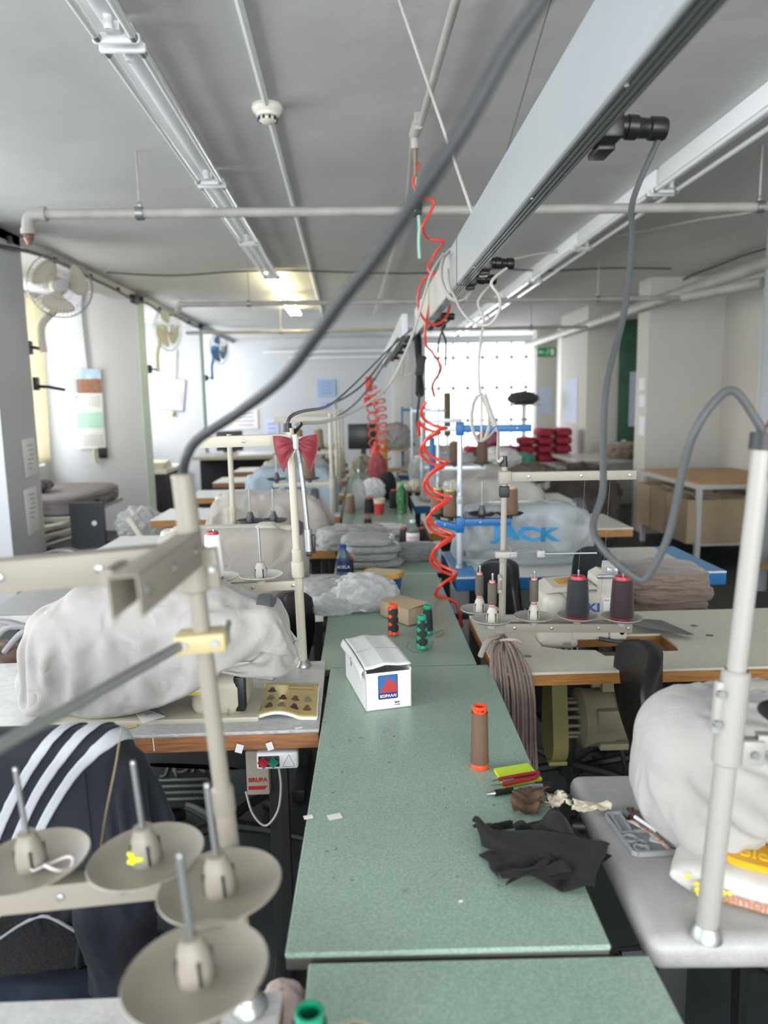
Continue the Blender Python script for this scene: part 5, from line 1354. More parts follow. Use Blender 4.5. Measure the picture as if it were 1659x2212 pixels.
# ------------------------------------------------------------------ things on the rounded grey table
zt = TZ + .001
a, b, c, d_ = T(1306, 1764, zt), T(1428, 1752, zt), T(1478, 1845, zt), T(1362, 1852, zt)
t = thing('bobbin_tray', 'grey plastic bobbin tray with round wells and small compartments', 'tray', a)
M_tray = mat('tray_grey', '#9b9fa2', .45); hz = .0085
def tp(u, v, z=0.): return a.lerp(b, u).lerp(d_.lerp(c, u), v) + V(0, 0, z)
k = MB(); fl = [tp(u, v) for u, v in ((.0, .06), (.03, 0), (.97, 0), (1, .04), (1, .96), (.96, 1), (.14, 1), (.06, .95))]
k.prism(fl, (0, 0, .0025)); k.build('base', M_tray, t, world=True, angle=0)
def wall(pts, hgt=hz, wd_=.0018):
    k = MB()
    for p, q in zip(pts, pts[1:]):
        n = (q - p).cross(V(0, 0, 1)).normalized() * wd_; k.prism([p + n, p - n, q - n, q + n], (0, 0, hgt))
    return k
k = wall([tp(*x) for x in ((.0, .06), (.03, .01), (.97, .01), (1, .05), (1, .96), (.96, 1), (.14, 1), (.06, .95), (0, .06))]); k.build('rim', M_tray, t, world=True, angle=0)
k = wall([tp(.26, .02), tp(.26, .50)]); 
for p, q in (((.26, .28), (1, .28)), ((.26, .50), (1, .50)), ((.62, .02), (.62, .50)), ((.08, .52), (.30, .52)), ((.08, .05), (.08, .52))):
    k2 = wall([tp(*p), tp(*q)]); k2.build('divider', M_tray, t, world=True, angle=0)
k.build('divider', M_tray, t, world=True, angle=0)
for u, v, r in ((.16, .66, .0085), (.30, .78, .0048), (.25, .90, .0095)):
    MB().lathe([(r, .0), (r, hz), (r + .0035, hz), (r + .0035, 0)], tp(u, v), 24, cap=False).build('well', M_tray, t, world=True)
for i, (u, v, m) in enumerate(((.34, .14, 0), (.40, .16, 1), (.66, .13, 0), (.73, .15, 1))):
    p = tp(u, v, .013); ax = (tp(1, v) - tp(0, v)).normalized()
    o = MB().lathe([(.0105, -.0045), (.0105, -.0035), (.006, -.003), (.006, .003), (.0105, .0035), (.0105, .0045)], p, 20, axis=ax).build('bobbin', M_steel if i % 2 == 0 else mat('bobbin_brown', '#5a4335', .6)); tag(o, ['steel bobbin in the tray corner compartment', 'brown bobbin beside the steel one in the tray corner', 'steel bobbin in the tray middle compartment', 'brown bobbin in the tray middle compartment'][i], 'bobbin', 'bobbins in the grey tray')
tag(MB().box(tp(.84, .18, .009), (.012, .02, .01), .003, rot=.5).build('cork', mat('ochre_plastic', '#b98e3e', .5)), 'small ochre cap in the tray beside the bobbins', 'cap')
tag(MB().tube([tp(.42, .26, .014), tp(.60, .50, .011), tp(.68, .58, .008)], .0035, 10).build('marker', M_card), 'short white marker lying across the tray dividers', 'marker')
k = MB(); P_ = [tp(.30, .34, .015), tp(.48, .55, .0125), tp(.62, .76, .0115), tp(.72, .93, .008), tp(.74, .99, .006)]
k.grid(lambda u, v: spline(P_, 8)[min(int(u * 32), 32)] + (tp(.1, 0) - tp(0, 0)) * (v - .5) * 1.0 * (1 - .25 * u), 33, 4)
mtp = mat('tape_pink', '#a37d70', .6, var=(140, '#d9c1b2', .06)); o = k.build('tape_measure', mtp, None, 180, thick=.0008); tag(o, 'faded pink measuring tape lying diagonally over the tray', 'tape measure')
MB().box((tp(.80, .72, .005)), (.05, .034, .003), .006, rot=-.5).build('chalk_lid', mat('soft_white', '#d5d7d6', .4, trans=.2), t, world=True)

# wet wipes
Wl = [T(1418, 1905), T(1560, 1968), T(1760, 2015), T(1780, 1925), T(1640, 1880), T(1470, 1840)]
t = thing('wipes_pack', 'white and orange lemon wet wipes pack with a yellow lid', 'wet wipes', T(1590, 1930))
M_wip = mat('wipes_white', '#c9c6c1', .4, coat=.3); M_wor = mat('wipes_orange', '#c97428', .4, coat=.3); M_wye = mat('wipes_yellow', '#d9a30f', .35, coat=.3)
o0 = T(1590, 1972); ex_ = (T(1660, 1976) - T(1500, 1932)).normalized(); ey_ = V(-ex_.y, ex_.x, 0)
if ey_.y < 0: ey_ = -ey_
L_, Wd_, Hh = .25, .10, .052
def wp(u, v):
    """closed pillow: u along the length, v around the girth"""
    a_ = 2 * math.pi * v; e = max(0, 1 - abs(2 * u - 1) ** 5) ** .55
    cy, cz = math.cos(a_), math.sin(a_); rr = 1 / (abs(cy) ** 3.5 + abs(cz) ** 3.5) ** (1 / 3.5)
    y = cy * rr * Wd_ / 2 * (.90 + .10 * e); z = cz * rr * Hh / 2 * max(e, .04)
    cr = .0035 * fbm((u * 9, cy * 1.5, cz * 2), 3) * (1.6 - e)
    return o0 + ex_ * ((u - .36) * L_) + ey_ * (y + Wd_ * .5) + V(0, 0, z + Hh * .5 * .98 + cr + .002)
k = MB(); nu, nv = 70, 44
k.grid(lambda u, v: wp(u, v), nu, nv)
for f in k.bm.faces:
    q = f.calc_center_median() - o0; u = q.dot(ex_) / L_ + .36; s = q.dot(ey_) / Wd_; z = q.z / Hh
    f.material_index = 0
    if z < .10 and s < .9: f.material_index = 2
    elif u > .56 + .14 * z and s < .45: f.material_index = 1
    elif .10 < u < .30 and s > .55: f.material_index = 1 if abs(u - .2) + abs(s - .8) < .2 else 0
    elif s > .95 and u > .05: f.material_index = 1
k.build('pack_body', [M_wip, M_wor, M_wye], t, world=True, angle=180)
def onp(u, s, z): return o0 + ex_ * ((u - .36) * L_) + ey_ * (s * Wd_) + V(0, 0, z)
lp_ = []
for aa in np.linspace(0, 2 * math.pi, 40)[:-1]:
    ca, sa = math.cos(aa), math.sin(aa); r_ = 1 / (abs(ca) ** 5 + abs(sa) ** 5) ** .2; lp_.append(onp(.53 + ca * r_ * .25, .58 + sa * r_ * .30, Hh + .001))
k = MB().prism(lp_, (0, 0, .010)); lo = k.build('lid', M_wye, t, world=True, angle=30)
def lab(s, sz, m, o_, xd, yd, sx=1, b=0, dep=.0003):
    M = frame_from(o_, xd, yd); M.translation -= t.location; return text(s, sz, m, t, M, depth=dep, sx=sx, bold=b)
lab('Sleepy', .034, mat('lid_emboss', '#e8b92a', .3, coat=.4), onp(.53, .55, Hh + .0115), ex_, ey_, 1.0, .0006, .0008)
M_ltxt = mat('lemon_text', '#c06a30', .5)
lab('Lemon', .026, M_ltxt, onp(.40, -.066, Hh * .46), ex_, V(0, 0, 1) + ey_ * .12, 1.0, .0001)
lab('lemon', .019, M_ltxt, onp(.17, .52, Hh + .0035), ex_ + ey_ * .1, ey_, 1.0)
k = MB(); random.seed(3)
for i in range(16):
    u = random.uniform(.1, .32); z = random.uniform(.3, .85); p = onp(u, -.058 + .0 * z, Hh * z); k.lathe([(.0045, 0), (.003, .0008)], p, 6, axis=-ey_)
k.build('flower_print', mat('flower_yellow', '#e9d04a', .5), t, world=True)
k = MB(); 
for i in range(9):
    u = random.uniform(.1, .32); z = random.uniform(.3, .8); p = onp(u, -.06, Hh * z); k.lathe([(.003, 0), (.002, .0008)], p, 5, axis=-ey_)
k.build('leaf_print', mat('leaf_print', '#7a8f5a', .5), t, world=True)
k = MB(); p = onp(.14, .80, Hh + .0035); k.prism([p + ex_ * .022 * math.cos(a_) + ey_ * .02 * math.sin(a_) for a_ in np.linspace(0, 6.28, 22)[:-1]], (0, 0, .0006)); k.build('fruit_print', M_wor, t, world=True, angle=0)
k = MB(); p = onp(.15, .95, Hh + .0035); k.prism([p + ex_ * .014 * math.cos(a_) + ey_ * .006 * math.sin(a_) for a_ in np.linspace(0, 6.28, 16)[:-1]], (0, 0, .0009)); k.build('leaf_print', mat('leaf_green', '#4d7d4a', .5), t, world=True, angle=0)
k = MB(); p = onp(.70, -.066, Hh * .5); k.lathe([(.014, 0), (.013, .001), (.004, .0014)], p, 20, axis=-ey_); k.build('baby_face_print', mat('skin_print', '#e3b79b', .5), t, world=True)
k = MB(); p = onp(.70, -.066, Hh * .18); k.lathe([(.014, 0), (.013, .001), (.004, .0014)], p, 20, axis=-ey_); k.build('baby_shirt_print', mat('pink_print', '#e0b6bf', .5), t, world=True)

# ------------------------------------------------------------------ overlock machine, motor and power box
def blob_mesh(c, r, amp=.15, freq=3.0, seed=0, flat=None, sub=5, ridge=True, ex=2.0):
    bm = bmesh.new(); bmesh.ops.create_icosphere(bm, subdivisions=sub, radius=1.0); c = Vector(c)
    for v in bm.verts:
        n = v.co.normalized(); s = Vector((seed * 1.7, seed * .9, -seed))
        k = noise.fractal(n * freq + s, 1, 2, 4)
        if ridge: k = (1 - 2 * abs(noise.fractal(n * freq * .8 + s, .9, 2.1, 4))) * .7 + .4 * k
        q = 1 + amp * k
        if ex != 2: rr = 1 / (abs(n.x) ** ex + abs(n.y) ** ex + abs(n.z) ** ex) ** (1 / ex); n = n * rr
        v.co = Vector((n.x * r[0] * q, n.y * r[1] * q, n.z * r[2] * q))
        if flat is not None and v.co.z + c.z < flat: v.co.z = flat - c.z + .0006 * (1 + n.z)
    for v in bm.verts: v.co += c
    return bm
def blob(name, c, r, m, parent=None, label=None, cat=None, group=None, rotz=0.0, base=True, **k):
    """soft crumpled heap whose underside rests at the height of c"""
    t = k.pop('tilt', None); c = Vector(c)
    bm = blob_mesh((0, 0, r[2] * .92), r, flat=0.0008, **k)
    me = bpy.data.meshes.new(name); bm.to_mesh(me); bm.free(); me.materials.append(m)
    me.polygons.foreach_set('use_smooth', [True] * len(me.polygons))
    o = bpy.data.objects.new(name, me); COL.objects.link(o); o.location = c; o.rotation_euler = (0, 0, rotz)
    if parent is not None: o.parent = parent
    if label: tag(o, label, cat, group)
    return o
t = thing('overlock_machine', 'white overlock machine set into the cut out of the cream table', 'overlock machine', (.66, 2.20, TZ))
M_ov = mat('overlock_enamel', '#ccc8bd', .38); M_ovd = mat('overlock_dark', '#3a3a3a', .4)
x0 = D(1180, 1390, 2.12).x - .66; x1 = D(1345, 1390, 2.12).x - .66; ztop = D(1250, 1262, 2.15).z - TZ
k = MB().box(((x0 + x1) / 2, .02, ztop * .40), (x1 - x0 - .02, .15, ztop * .95), .02, seg=4); k.build('machine_body', M_ov, t)
MB().box((x0 + .03, .0, ztop * .55), (.075, .16, ztop * .62), .028, seg=4).box((x0 + .04, -.05, .01), (.12, .06, .07), .015, seg=3).build('front_cover', M_ov, t)
k = MB(); k.prism([(x0 - .005, -.062, ztop * .86), (x1 - .07, -.062, ztop * .92), (x1 - .09, -.062, ztop * 1.0), (x0 + .025, -.062, ztop * .96)], (0, .13, 0)); k.build('top_cover', M_ov, t, angle=20)
MB().box((x0 + .075, -.0, ztop * .985), (.06, .07, .006), .002, rot=Matrix.Rotation(-.1, 3, 'Y')).build('oil_window_frame', mat('ochre_plastic', '#b98e3e', .5), t)
MB().cyl((x0 + .085, -.02, ztop * .98), (x0 + .085, -.02, ztop * 1.06), .009, .007).build('oil_gauge', M_steel, t)
k = MB().prism([(x1 - .075, -.05, ztop * .72), (x1 + .0, -.05, ztop * .72), (x1 + .0, -.05, ztop * 1.12), (x1 - .045, -.05, ztop * 1.18), (x1 - .07, -.05, ztop * 1.1)], (0, .10, 0)); k.build('tension_block', M_ov, t, angle=20)
for i in range(3):
    q = V(x1 - .028 + .018 * i, -.03, ztop * 1.12); MB().lathe([(.006, 0), (.0085, .004), (.0085, .022), (.006, .026)], q, 18).build('tension_knob', M_steel, t)
k = MB().grid(lambda u, v: (x1 - .065 + .05 * u, -.055 - .012 * math.sin(v * 2), ztop * 1.12 + .055 * v), 6, 8); k.build('eye_shield', M_film, t, angle=180, thick=.0)
MB().box((x1 - .05, -.058, ztop * 1.14), (.05, .012, .012), .003).build('shield_bracket', M_zinc, t)
MB().box((.01, -.075, .03), (.11, .03, .05), .006).box((.09, -.085, .035), (.05, .03, .06), .005).build('lower_cover', M_ov, t)
MB().tube([V(.03, -.10, .012), V(.08, -.115, .006), V(.15, -.105, .004)], .006, 8).box((.12, -.07, .05), (.03, .03, .05), .004).cyl((.10, -.10, .03), (.10, -.06, .03), .008).build('looper_parts', M_ovd, t)
MB().prism([(.16, -.02, .022), (.30, -.10, .012), (.32, -.095, .012), (.27, .03, .020), (.19, .05, .022)], (0, 0, .004)).build('cloth_plate', M_steel, t)
for i in range(5): MB().cyl((-.03 + .02 * i, -.091, .035), (-.03 + .02 * i, -.088, .035), .003, seg=10).build('screw', M_ovd, t)
MB().lathe([(.03, 0), (.034, .004), (.034, .02), (.02, .024)], (x0 - .005, -.02, .05), 24, axis=(-1, 0, 0)).build('hand_wheel', M_ov, t)
Mt = frame_from((x1 - .075, -.0565, ztop * .56), (1, 0, 0), (0, 0, 1))
text('JUKI', .036, MATS['print_blue'], t, frame_from((x1 - .105, -.0565, ztop * .56), (1, 0, 0), (0, 0, 1)), depth=.0004, sx=1.25, bold=.0012)
MB().box((x1 - .027, -.0565, ztop * .62), (.056, .002, .042), .001).build('sticker', M_card, t)
text('В.И.А. Трикотаж', .0065, M_navy, t, frame_from((x1 - .027, -.0580, ztop * .70), (1, 0, 0), (0, 0, 1)), depth=.0002)
text('- - - - -\n- - - -', .006, M_navy, t, frame_from((x1 - .027, -.0580, ztop * .59), (1, 0, 0), (0, 0, 1)), depth=.0002)
MB().box((x1 + .015, .09, .10), (.05, .05, .2), .01).build('rear_column', M_greyp, t)

# motor under the overlock table
M_mot = mat('motor_khaki', '#8b8770', .5, bump=(40, .08, .001)); M_belt = mat('belt_cover_olive', '#8d8752', .5)
c = D(1300, 1548, 2.10); t = thing('motor', 'drab olive electric motor with belt cover hanging under the cream table', 'motor', (c.x, c.y, c.z))
MB().lathe([(.02, -.085), (.07, -.08), (.085, -.07), (.085, .02), (.078, .024), (.078, .085), (.06, .10), (.02, .104)], (0, 0, 0), 40, axis=(1, 0, 0)).build('motor_body', M_mot, t)
k = MB()
for a in np.linspace(0, 2 * math.pi, 15)[:-1]: k.box((-.105, .055 * math.cos(a), .055 * math.sin(a)), (.05, .009, .009), .001)
k.lathe([(.05, 0), (.05, .008)], (-.132, 0, 0), 24, axis=(1, 0, 0)); k.build('cooling_fins', M_mot, t)
MB().lathe([(.088, 0), (.088, .012), (.075, .016)], (-.07, 0, 0), 40, axis=(1, 0, 0)).build('flange_ring', M_mot, t)
MB().box((-.005, -.062, .02), (.07, .05, .07), .006).box((.01, -.07, -.055), (.085, .04, .02), .003).build('terminal_box', M_mot, t)
zt_ = TZ - .04 - c.z
MB().prism([(-.05, -.03, zt_), (.12, -.03, zt_), (.06, -.03, zt_ - .035), (.045, -.03, .09), (-.01, -.03, .09), (-.01, -.03, zt_ - .03)], (0, .06, 0)).cyl((-.035, 0, .105), (.075, 0, .105), .012).build('hanger_bracket', M_mot, t)
prof = []
for a in np.linspace(math.pi, 2 * math.pi, 14): prof.append((0, .075 * math.cos(a), -.055 + .075 * math.sin(a)))
prof += [(0, .058, zt_), (0, -.03, zt_)]
MB().prism([(-.165, y, z) for _, y, z in prof], (.045, 0, 0)).box((-.142, -.03, -.125), (.055, .03, .012), .002).build('belt_cover', M_belt, t, angle=25)
for s in ((.05, -.02), (.09, .03)):
    MB().tube([V(s[0], s[1], -.085), V(s[0] + .02, s[1] - .01, -.2), V(s[0] + .01, s[1], -c.z + .06)], .007, 8, smooth=4).build('power_lead', M_black, t)
# power switch and clutter under the silver table
a = D(553, 1627, 1.575); b = D(645, 1661, 1.575); w_ = b.x - a.x; hh_ = a.z - b.z
t = thing('switch_box', 'white switch box with red and green buttons under the silver table', 'switch', ((a.x + b.x) / 2, 1.59, (a.z + b.z) / 2))
MB().box((0, 0, 0), (w_, .03, hh_), .006, seg=3).build('switch_housing', M_white, t)
MB().box((-w_ * .2, -.016, 0), (w_ * .5, .004, hh_ * .62), .0015).build('button_plate', M_black, t)
for s, m, n in ((-.32, mat('button_red', '#9c1f26', .4), 'red button'), (-.09, mat('button_green', '#17715b', .4), 'green button')):
    MB().lathe([(.0135, 0), (.0135, .006), (.008, .005), (.002, .0045)], (w_ * s, -.018, 0), 4, axis=(0, -1, 0)).build('button', m, t, angle=10, label=n)
k = MB().tube([V(w_ * x, -.0158, hh_ * z) for x, z in ((.13, -.32), (.41, -.32), (.27, .36))], .0006, 4, closed=True); k.build('warning_triangle', M_ink, t)
text('- -\n- - -', .004, M_ink, t, Matrix.Translation((w_ * .27, -.0155, -hh_ * .12)) @ Matrix.Rotation(H90, 4, 'X'), depth=.0002)
MB().tube([V(.0, .0, -hh_ * .4), V(.004, .0, -.07), V(-.006, .0, -.13), V(-.035, 0, -.165), V(-.065, .01, -.14), V(-.08, .02, -.09)], .0028, 8, smooth=6).build('power_lead', M_cablew, t)
a = D(530, 1640, 1.74); b = D(583, 1717, 1.74)
t = thing('control_box', 'beige motor control box with red lettering under the silver table', 'control box', ((a.x + b.x) / 2, 1.79, (a.z + b.z) / 2))
w_ = b.x - a.x; hh_ = a.z - b.z
MB().box((0, 0, .01), (w_, .10, hh_ + .02), .004).build('box_body', M_beige, t)
text('SIRUBA', .0145, mat('logo_red', '#c22f2f', .5), t, Matrix.Translation((0, -.0506, -hh_ * .08)) @ Matrix.Rotation(H90, 4, 'X'), depth=.0003, sx=1.0, bold=.0006)
k = MB().prism([(-w_ * .42, -.0506, -hh_ * .34), (w_ * .3, -.0506, -hh_ * .34), (w_ * .42, -.0506, -hh_ * .24), (-w_ * .42, -.0506, -hh_ * .24)], (0, -.0004, 0)); k.build('red_stripe', MATS['logo_red'], t, angle=0)
q = D(548, 1672, 1.5)
# treadle with raised letters on the floor below
a = G(390, 1672, .16)
t = thing('treadle', 'cast metal foot treadle plate with raised letters below the silver table', 'treadle', (a.x, a.y, .13), 0, None, (math.radians(18), 0, 0))
MB().box((0, 0, 0), (.34, .24, .012), .003).build('treadle_plate', M_dark, t)
for i in range(4):
    MB().box((0, -.09 + .03 * i, .009), (.30, .010, .008), .002).build('grip_rib', M_zinc, t)
text('JUKI', .085, M_zinc, t, Matrix.Translation((.02, .06, .008)), depth=.003, sx=1.2)
MB().tube([V(-.02, .02, .01), V(-.02, .02, .58)], .006, 8).build('link_rod', M_zinc, t)

pg_x = D(1165, 1258, 2.80).x
# ------------------------------------------------------------------ chairs
chair('black leatherette office chair in front of the overlock table', (.93, 1.66), H90 - .17, back_h=.35, seat_z=.43)
chair('black office chair between the overlock table and the blue edged table', (.76, 2.66), H90 + .2, back_h=.37, seat_z=.43)
chair('black office chair behind the silver table, beside the bow stand', (-.50, 2.32), -H90 - .15, back_h=.34, seat_z=.44)
pc = D(1400, 1250, 2.86); blob('bundle', V(pg_x, 2.74, .466), (.115, .065, .11), M_black, None, 'dark bundle under the plaid shirt on the chair', 'bundle', amp=.05, ex=4, sub=3)
chair('office chair under the heap of brown fabric', (pc.x, 2.70, 0), math.pi * .5, back_h=.36, seat_z=.46)
M_brf = mat('brown_fabric', '#7d6b60', .75, bump=(120, .2, .002), sheen=.3)
zz_ = .492
for i in range(6):
    o = blob('folded_fabric', V(pc.x + .01 * (-1) ** i, 2.78 + .012 * math.sin(i * 2), zz_), (.185 - .004 * i, .145, .034), M_brf, None, 'folded brown fabric piece, %s in the heap on the chair' % ('lowest', 'second from the bottom', 'third from the bottom', 'third from the top', 'second from the top', 'topmost')[i], 'fabric', 'brown fabric pieces heaped on the chair', rotz=.12 * (-1) ** i, amp=.12, freq=2.2, seed=i + 2, ex=5)
    zz_ += .060
# plaid garment on the farther chair
pg = D(1165, 1258, 2.80)
m = bpy.data.materials.new('plaid_cloth'); m.use_nodes = True; nt = m.node_tree; bb = nt.nodes['Principled BSDF']
tc = nt.nodes.new('ShaderNodeTexCoord'); outs = []
for ax, rot in (('X', 0), ('Z', H90)):
    mp = nt.nodes.new('ShaderNodeMapping'); mp.inputs['Rotation'].default_value = (0, rot, 0); nt.links.new(tc.outputs['Object'], mp.inputs[0])
    wv = nt.nodes.new('ShaderNodeTexWave'); wv.inputs['Scale'].default_value = 14; nt.links.new(mp.outputs[0], wv.inputs[0])
    gt = nt.nodes.new('ShaderNodeMath'); gt.operation = 'GREATER_THAN'; gt.inputs[1].default_value = .8; nt.links.new(wv.outputs['Fac'], gt.inputs[0]); outs.append(gt)
mx = nt.nodes.new('ShaderNodeMath'); mx.operation = 'MAXIMUM'; nt.links.new(outs[0].outputs[0], mx.inputs[0]); nt.links.new(outs[1].outputs[0], mx.inputs[1])
cr = nt.nodes.new('ShaderNodeValToRGB'); cr.color_ramp.elements[0].color = lin('#25232a'); cr.color_ramp.elements[1].color = lin('#c9c5c2'); nt.links.new(mx.outputs[0], cr.inputs[0]); nt.links.new(cr.outputs[0], bb.inputs[0]); bb.inputs['Roughness'].default_value = .9
P0 = np.zeros((40, 44, 3))
for i in range(40):
    for j in range(44):
        q = (j / 43 - .5) * .62; P0[i, j] = (pg.x - .14 + .28 * i / 39, 2.74 + max(-.09, min(.09, q)), .71 - max(0, abs(q) - .09))
X = cloth(P0, False, [((pg.x, 2.74, .57), (.12, .07, .12), .04, 0)], rest=1.0, steps=40, iters=7, noisek=.003, bend=.1, crump=.06, seed=8, floor=.465)
tag(cloth_mesh('plaid_shirt', X, False, m, None, None, .002, 1), 'black and white plaid shirt heaped on the chair behind the overlock machine', 'shirt')

# chair with the navy jacket
jx, jy = -.58, 1.15
M_mesh = mat('chair_mesh', '#2a2c2f', .8, bump=(420, 1.0, .004), var=(420, '#0c0d0f', .1))
chair('black mesh office chair under the navy striped jacket', (jx, jy - .245, 0), 0, mback=M_mesh, back_h=.44, seat_z=.42, back_w=.44, mseat=M_mesh)
M_jk = mat('navy_jersey', '#090d1d', .8, bump=(250, .15, .001), sheen=.08); M_js = mat('white_stripe', '#a9acb2', .7)
t = thing('jacket', 'navy track jacket with white triple stripes draped over the chair back', 'jacket', (jx, jy, .5))
nu, nv = 90, 90; P0 = np.zeros((nu, nv, 3)); top_ = .995; LF = .30; LT = .72
for i in range(nu):
    u = i / (nu - 1); k = 2 * u - 1
    for j in range(nv):
        s = (j / (nv - 1)) * LT          # front hem -> over the top -> back
        zt2 = top_ - .10 * abs(k) ** 2.6
        if s < LF: y = -.062; z = zt2 - (LF - s)
        elif s < LF + .124: f = (s - LF) / .124; y = -.062 + .124 * f; z = zt2 + .012 * math.sin(math.pi * f)
        else: y = .062; z = zt2 - (s - LF - .124)
        P0[i, j] = (jx + k * (.262 + .02 * max(0, LF - s)), jy + y, z)
X = cloth(P0, False, [((jx, jy, .76), (.215, .030, .185), .03, 0), ((jx, jy, .885), (.19, .034, .10), .034, 0)], rest=1.03, steps=70, iters=10, noisek=.003, bend=.08, crump=.06, cfreq=3, seed=5)
cloth_mesh('jacket_body', X, False, M_jk, t, None, .002, 1)
def srf(u, s, off=.0035):
    fu = min(max(u, 0), .999) * (nu - 1); fs = min(max(s / LT, 0), .999) * (nv - 1); i, j = int(fu), int(fs); a, b = fu - i, fs - j
    p = X[i, j] * (1 - a) * (1 - b) + X[i + 1, j] * a * (1 - b) + X[i, j + 1] * (1 - a) * b + X[i + 1, j + 1] * a * b
    n = np.cross(X[i + 1, j] - X[i, j], X[i, j + 1] - X[i, j]); n /= np.linalg.norm(n) + 1e-9
    return Vector(p) + Vector(n) * off
def ribbon(pts, w, name='stripe', m=None, n=60):
    P = spline([V(a, b, 0) for a, b in pts], max(2, n // (len(pts) - 1))); k = MB()
    def f(a, b):
        i = min(int(a * (len(P) - 1)), len(P) - 1); p = P[i]; q = P[min(i + 1, len(P) - 1)] - P[max(i - 1, 0)]; d = V(q.x * .53, q.y, 0).normalized(); nn = V(-d.y / .53, d.x, 0) * (b - .5) * w
        return srf(p.x + nn.x, p.y + nn.y)
    k.grid(f, n, 5); return k.build(name, m or M_js, t, world=True, angle=180, thick=.001)
for d_ in (0, .058, .116): ribbon([(.80 - d_ * 1.05, .40), (.735 - d_, .335), (.64 - d_, .24), (.52 - d_ * .95, .10), (.44 - d_ * .9, .01)], .0135)
for pts in ([(.72, .30), (.76, .22), (.80, .14), (.82, .09)], [(.45, .09), (.6, .10), (.8, .09)], [(.82, .09), (.90, .11), (.97, .12)]): ribbon(pts, .0022, 'seam', mat('seam_navy', '#0a0d1a', .8))
# sleeve hanging from the shoulder
c0 = Vector(X[int(.90 * (nu - 1)), int(.16 / LT * (nv - 1))])
ax = [c0 + V(-.02, .0, .06), c0 + V(.0, -.024, .0), c0 + V(.012, -.035, -.07), c0 + V(.006, -.045, -.14), c0 + V(-.02, -.05, -.22), c0 + V(-.05, -.05, -.30)]
axs = spline(ax, 14); N = len(axs)
def slv(u, v, o=0):
    p = axs[min(int(v * (N - 1)), N - 1)]; a = 2 * math.pi * u; r_ = .062 - .014 * v
    if v < .2: r_ *= .4 + .6 * (v / .2) ** .6
    q = 1 + .20 * fbm((math.cos(a) * 1.6, math.sin(a) * 1.6, v * 3.2), 3)
    return p + V(math.cos(a) * (r_ * q + o), math.sin(a) * (r_ * .62 * q + o), .012 * math.sin(a * 2 + v * 7))
so = MB().grid(lambda u, v: slv(u, v), 48, 50, wrap=True).build('sleeve', M_jk, t, world=True, angle=180, thick=.002)
for c_ in (.42, .50, .58):
    MB().grid(lambda a, b: slv(.60 + .36 * a, c_ + .028 * b + .20 * (1 - a), .0035), 30, 4).build('stripe', M_js, t, world=True, angle=180, thick=.001)
# turned up lining with white piping
hp_ = [srf(u, s, .006) for u, s in ((.36, .0), (.46, .02), (.55, .045), (.62, .06), (.70, .055), (.78, .045))]
MB().tube(hp_, .0028, 8, smooth=6).build('piping', M_js, t, world=True)
blob('trousers', V(jx + .05, jy - .03, .47), (.27, .10, .062), mat('navy_cotton', '#101c30', .85, bump=(200, .2, .001)), None, 'navy blue trousers folded on the seat edge below the striped jacket', 'trousers', amp=.22, freq=2.4, seed=9, ex=3)

# ------------------------------------------------------------------ clutter along the benches
M_film2 = bpy.data.materials.new('bag_film'); M_film2.use_nodes = True; film(M_film2, '#dde0e1', .30, .18, .4)
M_film3 = bpy.data.materials.new('milky_film'); M_film3.use_nodes = True; film(M_film3, '#e6e7e7', .50, .22, .45)
def bottle(label, p, h, r, cap, body, lab=None, txt=None, fill=.75, liq='#cfe0e6', group='drink bottles on the benches'):
    t = thing('bottle', label, 'bottle', p, 0, group)
    mb = mat('bottle_' + body.strip('#'), body, .08, trans=.85, ior=1.2); mc = mat('cap_' + cap.strip('#'), cap, .4)
    pr = [(r * .82, 0), (r, .006), (r, h * .28), (r * .93, h * .32), (r, h * .36), (r, h * .62), (r * .85, h * .74), (r * .42, h * .86), (r * .36, h * .93)]
    MB().lathe(pr, (0, 0, 0), 28, cap=True).build('bottle_body', mb, t)
    MB().lathe([(r * .43, h * .90), (r * .45, h * .91), (r * .45, h * .99), (r * .40, h)], (0, 0, 0), 24).build('cap', mc, t)
    if lab:
        ml = mat('label_' + lab.strip('#'), lab, .5); MB().lathe([(r + .0006, h * .30), (r + .0008, h * .31), (r + .0008, h * .58), (r + .0006, h * .59)], (0, 0, 0), 28, cap=False).build('label_band', ml, t)
    if txt: text(txt, h * .11, M_lwhite if lab != '#e9e4e2' else M_lred, t, Matrix.Translation((0, -r - .0018, h * .44)) @ Matrix.Rotation(H90, 4, 'X'), depth=.0003)
    return t
bottle('blue capped water bottle with a dark blue label on the bench', T(743, 1257, .778), .155, .030, '#1c3f9a', '#a9c9dd', '#1d2f63', 'DEVIN' if False else 'ADELA')
p1 = T(892, 1188); bottle('clear water bottle with a pale red label beside the dark cones', p1, .15, .032, '#e3e4e6', '#dbe2e4', '#e9e4e2', 'VODA')
p1 = T(868, 1108, .78); bottle('tall empty green plastic bottle far along the bench', p1, .20, .036, '#4fc25e', '#8fd99a')
